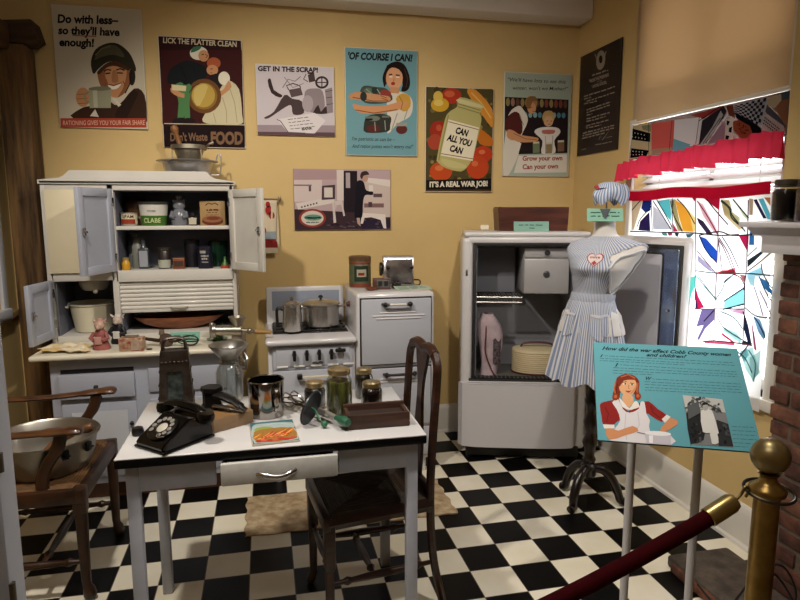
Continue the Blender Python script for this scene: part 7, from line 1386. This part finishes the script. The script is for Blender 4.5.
A.poly('#bfbcc6', [(262, 436), (378, 440), (380, 490), (272, 482)]).ell('#e4e2e6', 322, 438, 58, 10, 4).poly('#e9e7ea', [(282, 446), (300, 447), (300, 480), (284, 478)]).line('#7d7a88', [(230, 432), (264, 440)], 5)
# printed photograph
A.poly('#7a7c7d', [(430, 270), (608, 290), (658, 502), (466, 488)]).poly('#b9bab8', [(430, 270), (608, 290), (622, 350), (540, 330), (446, 340)]).poly('#232528', [(446, 350), (500, 340), (530, 380), (524, 470), (470, 486), (466, 488)], 2).poly('#2e3032', [(580, 380), (634, 400), (656, 500), (590, 496)])
for k in range(60):
    A.ell(rr.choice(('#9a9c9c', '#6a6c6e', '#3a3c3e', '#c4c5c4', '#55585a')), rr.uniform(446, 600), rr.uniform(284, 350), rr.uniform(4, 12), rr.uniform(3, 9), rr.uniform(0, 90))
for k in range(26):
    A.ell(rr.choice(('#17181a', '#3a3c3e', '#4a4c4e')), rr.choice((rr.uniform(466, 512), rr.uniform(596, 640))), rr.uniform(400, 480), rr.uniform(4, 10), rr.uniform(3, 7), rr.uniform(0, 90))
A.line('#3a3c3e', [(440, 330), (520, 300), (600, 345)], 5).line('#4a4c4e', [(470, 280), (560, 350)], 3).poly('#55585a', [(450, 320), (500, 300), (510, 350), (456, 380)])
A.poly('#d5d5d2', [(510, 344), (546, 336), (566, 354), (590, 440), (584, 444), (590, 484), (560, 488), (550, 440), (520, 436)], 2).ell('#a3a3a0', 531, 326, 13, 16).poly('#1e1f20', [(512, 332), (518, 308), (540, 306), (550, 330), (542, 316), (520, 318)], 2)
A.build(sg, Mb, 'printed_picture', 'printed_lettering')
PO = mat('#dcdce0', .4)
for x in (-.082, .090): part(MB().cyl((x, .042, .012), (x, .042, 1.028), .0115, seg=16).box(x - .03, x + .03, .0055, .012, .03, .08, b=.002, M=Mb), 'pole', PO, sg)
part(MB().box(-.16, .17, -.09, .17, 0, .014, b=.005), 'foot_plate', PO, sg)

# ------------------------------------------------------------------ stanchions and rope
BR = mat('#c2a262', .32, .85, var=.25, hex2='#94763c', scale=9)
st = thing('rope_stanchion', 'brass rope stanchion with ball finial in front of the brick fireplace', 'stanchion', (.992, 1.0, 0), 0)
part(MB().lathe([(0, 0), (.15, 0), (.152, .012), (.13, .022), (.05, .04), (.03, .055), (0, .055)], seg=40), 'base', BR, st)
part(MB().cyl((0, 0, .05), (0, 0, .925), .0245, seg=32), 'post', BR, st)
part(MB().lathe([(.026, .915), (.034, .918), (.036, .926), (.034, .932), (.022, .940), (.016, .948), (.016, .956), (.022, .962), (0, .964)], seg=32), 'collar', BR, st)
part(MB().sphere((0, 0, .998), .037, seg=32, rings=18), 'ball_finial', mat('#b09f72', .36, .85, var=.2, scale=12), st)
part(MB().tube([(.046 * cos(a), .046 * sin(a) - .004, .924 + .006 * sin(a)) for a in (2 * pi * k / 32 for k in range(32))], .0035, 8, closed=True), 'ring', mat('#5a5348', .3, .9), st)
dup(st, (-.95, 1.0, 0), 0, 'second brass rope stanchion at the far end of the rope')
ro = thing('velvet_rope', 'dark red velvet barrier rope with brass end hooked to the stanchion', 'rope', (.0, 1.0, .6))
def rz(x): return .625 + .29 * (abs(x) / .93) ** 1.55
xs = [.878 - (.878 + .83) * k / 60 for k in range(61)]
part(MB().tube([(x, 1.0, rz(x)) for x in xs], .0165, 14), 'velvet', mat('#43070f', .85, var=.25, scale=30, bump=.2, bscale=300, spec=.08), ro, True)
for sg_ in (1, -1):
    p0, p1 = Vector((sg_ * .855 - (.0 if sg_ > 0 else -.0), 1.0, rz(.855))), Vector((sg_ * .915, 1.0, rz(.915) + .002)); ax = (p1 - p0)
    part(MB().lathe([(.0175, 0), (.0195, .001), (.0195, ax.length * .85), (.016, ax.length), (.007, ax.length + .004), (0, ax.length + .005)], seg=24, M=Matrix.Translation(p0) @ ax.to_track_quat('Z', 'Y').to_matrix().to_4x4()), 'end_cap', mat('#b8a268', .32, .9), ro, True)
    q0 = p1 + ax.normalized() * .003
    part(MB().tube(spline([tuple(q0), (q0.x + sg_ * .012, 1.0, q0.z + .012), (q0.x + sg_ * .02, 1.0, q0.z + .026), (q0.x + sg_ * .030, 1.0, q0.z + .018), (q0.x + sg_ * .022, 1.0, q0.z + .004)], 5), .003, 8), 'hook', mat('#8a7a52', .3, 1.), ro, True)

# ------------------------------------------------------------------ jars on the mantel, small things by the hearth
for k, (y, x, c, lab) in enumerate(((1.845, 1.80, '#0c0a0e', 'black filled glass jar at the end of the mantel shelf'), (1.745, 1.80, '#3a1710', 'reddish brown filled glass jar on the mantel shelf'))):
    t = thing('mantel_jar', lab, 'jar', (x, y, 1.4534), 0, 'filled jars on the mantel shelf')
    part(MB().lathe([(0, .001), (.038, .001), (.044, .010), (.044, .105), (.036, .122), (.034, .13)], seg=28), 'glass', glassy('#f2f2f0', .97), t)
    part(MB().lathe([(0, .004), (.037, .004), (.042, .012), (.042, .104), (.034, .114), (0, .114)], seg=28), 'contents', mat(c, .3), t)
    part(MB().lathe([(.036, .126), (.039, .128), (.039, .144), (.036, .147), (0, .147)], seg=28), 'lid', mat('#5a564e', .35, .8), t)
    part(MB().tube([(.041 * cos(a), .041 * sin(a), .124) for a in (2 * pi * q / 24 for q in range(24))], .002, 6, closed=True), 'wire_bail', mat('#77736a', .3, .9), t)
wr = spline([(1.60, 1.90, .058), (1.55, 1.70, .10), (1.60, 1.62, .28), (1.68, 1.60, .30), (1.72, 1.58, .18), (1.62, 1.60, .08), (1.66, 1.64, .24), (1.74, 1.66, .20), (1.80, 1.60, .06)], 6)
solo(MB().tube(wr, .004, 6), 'loose_cable', mat('#17161a', .5), 'loose black cable looped on the hearth behind the brass post', 'cable', origin=(1.66, 1.65, .054))
t = thing('white_lamp_holder', 'white bulb holder lying on the stone hearth', 'lamp holder', (1.66, 1.50, .0525), 0)
part(MB().lathe([(0, 0), (.03, 0), (.03, .05), (.024, .06), (0, .062)]), 'socket', mat('#c9c9cc', .4), t); part(MB().sphere((0, 0, .078), .024, seg=14, rings=8), 'bulb', mat('#c9b98a', .3), t)
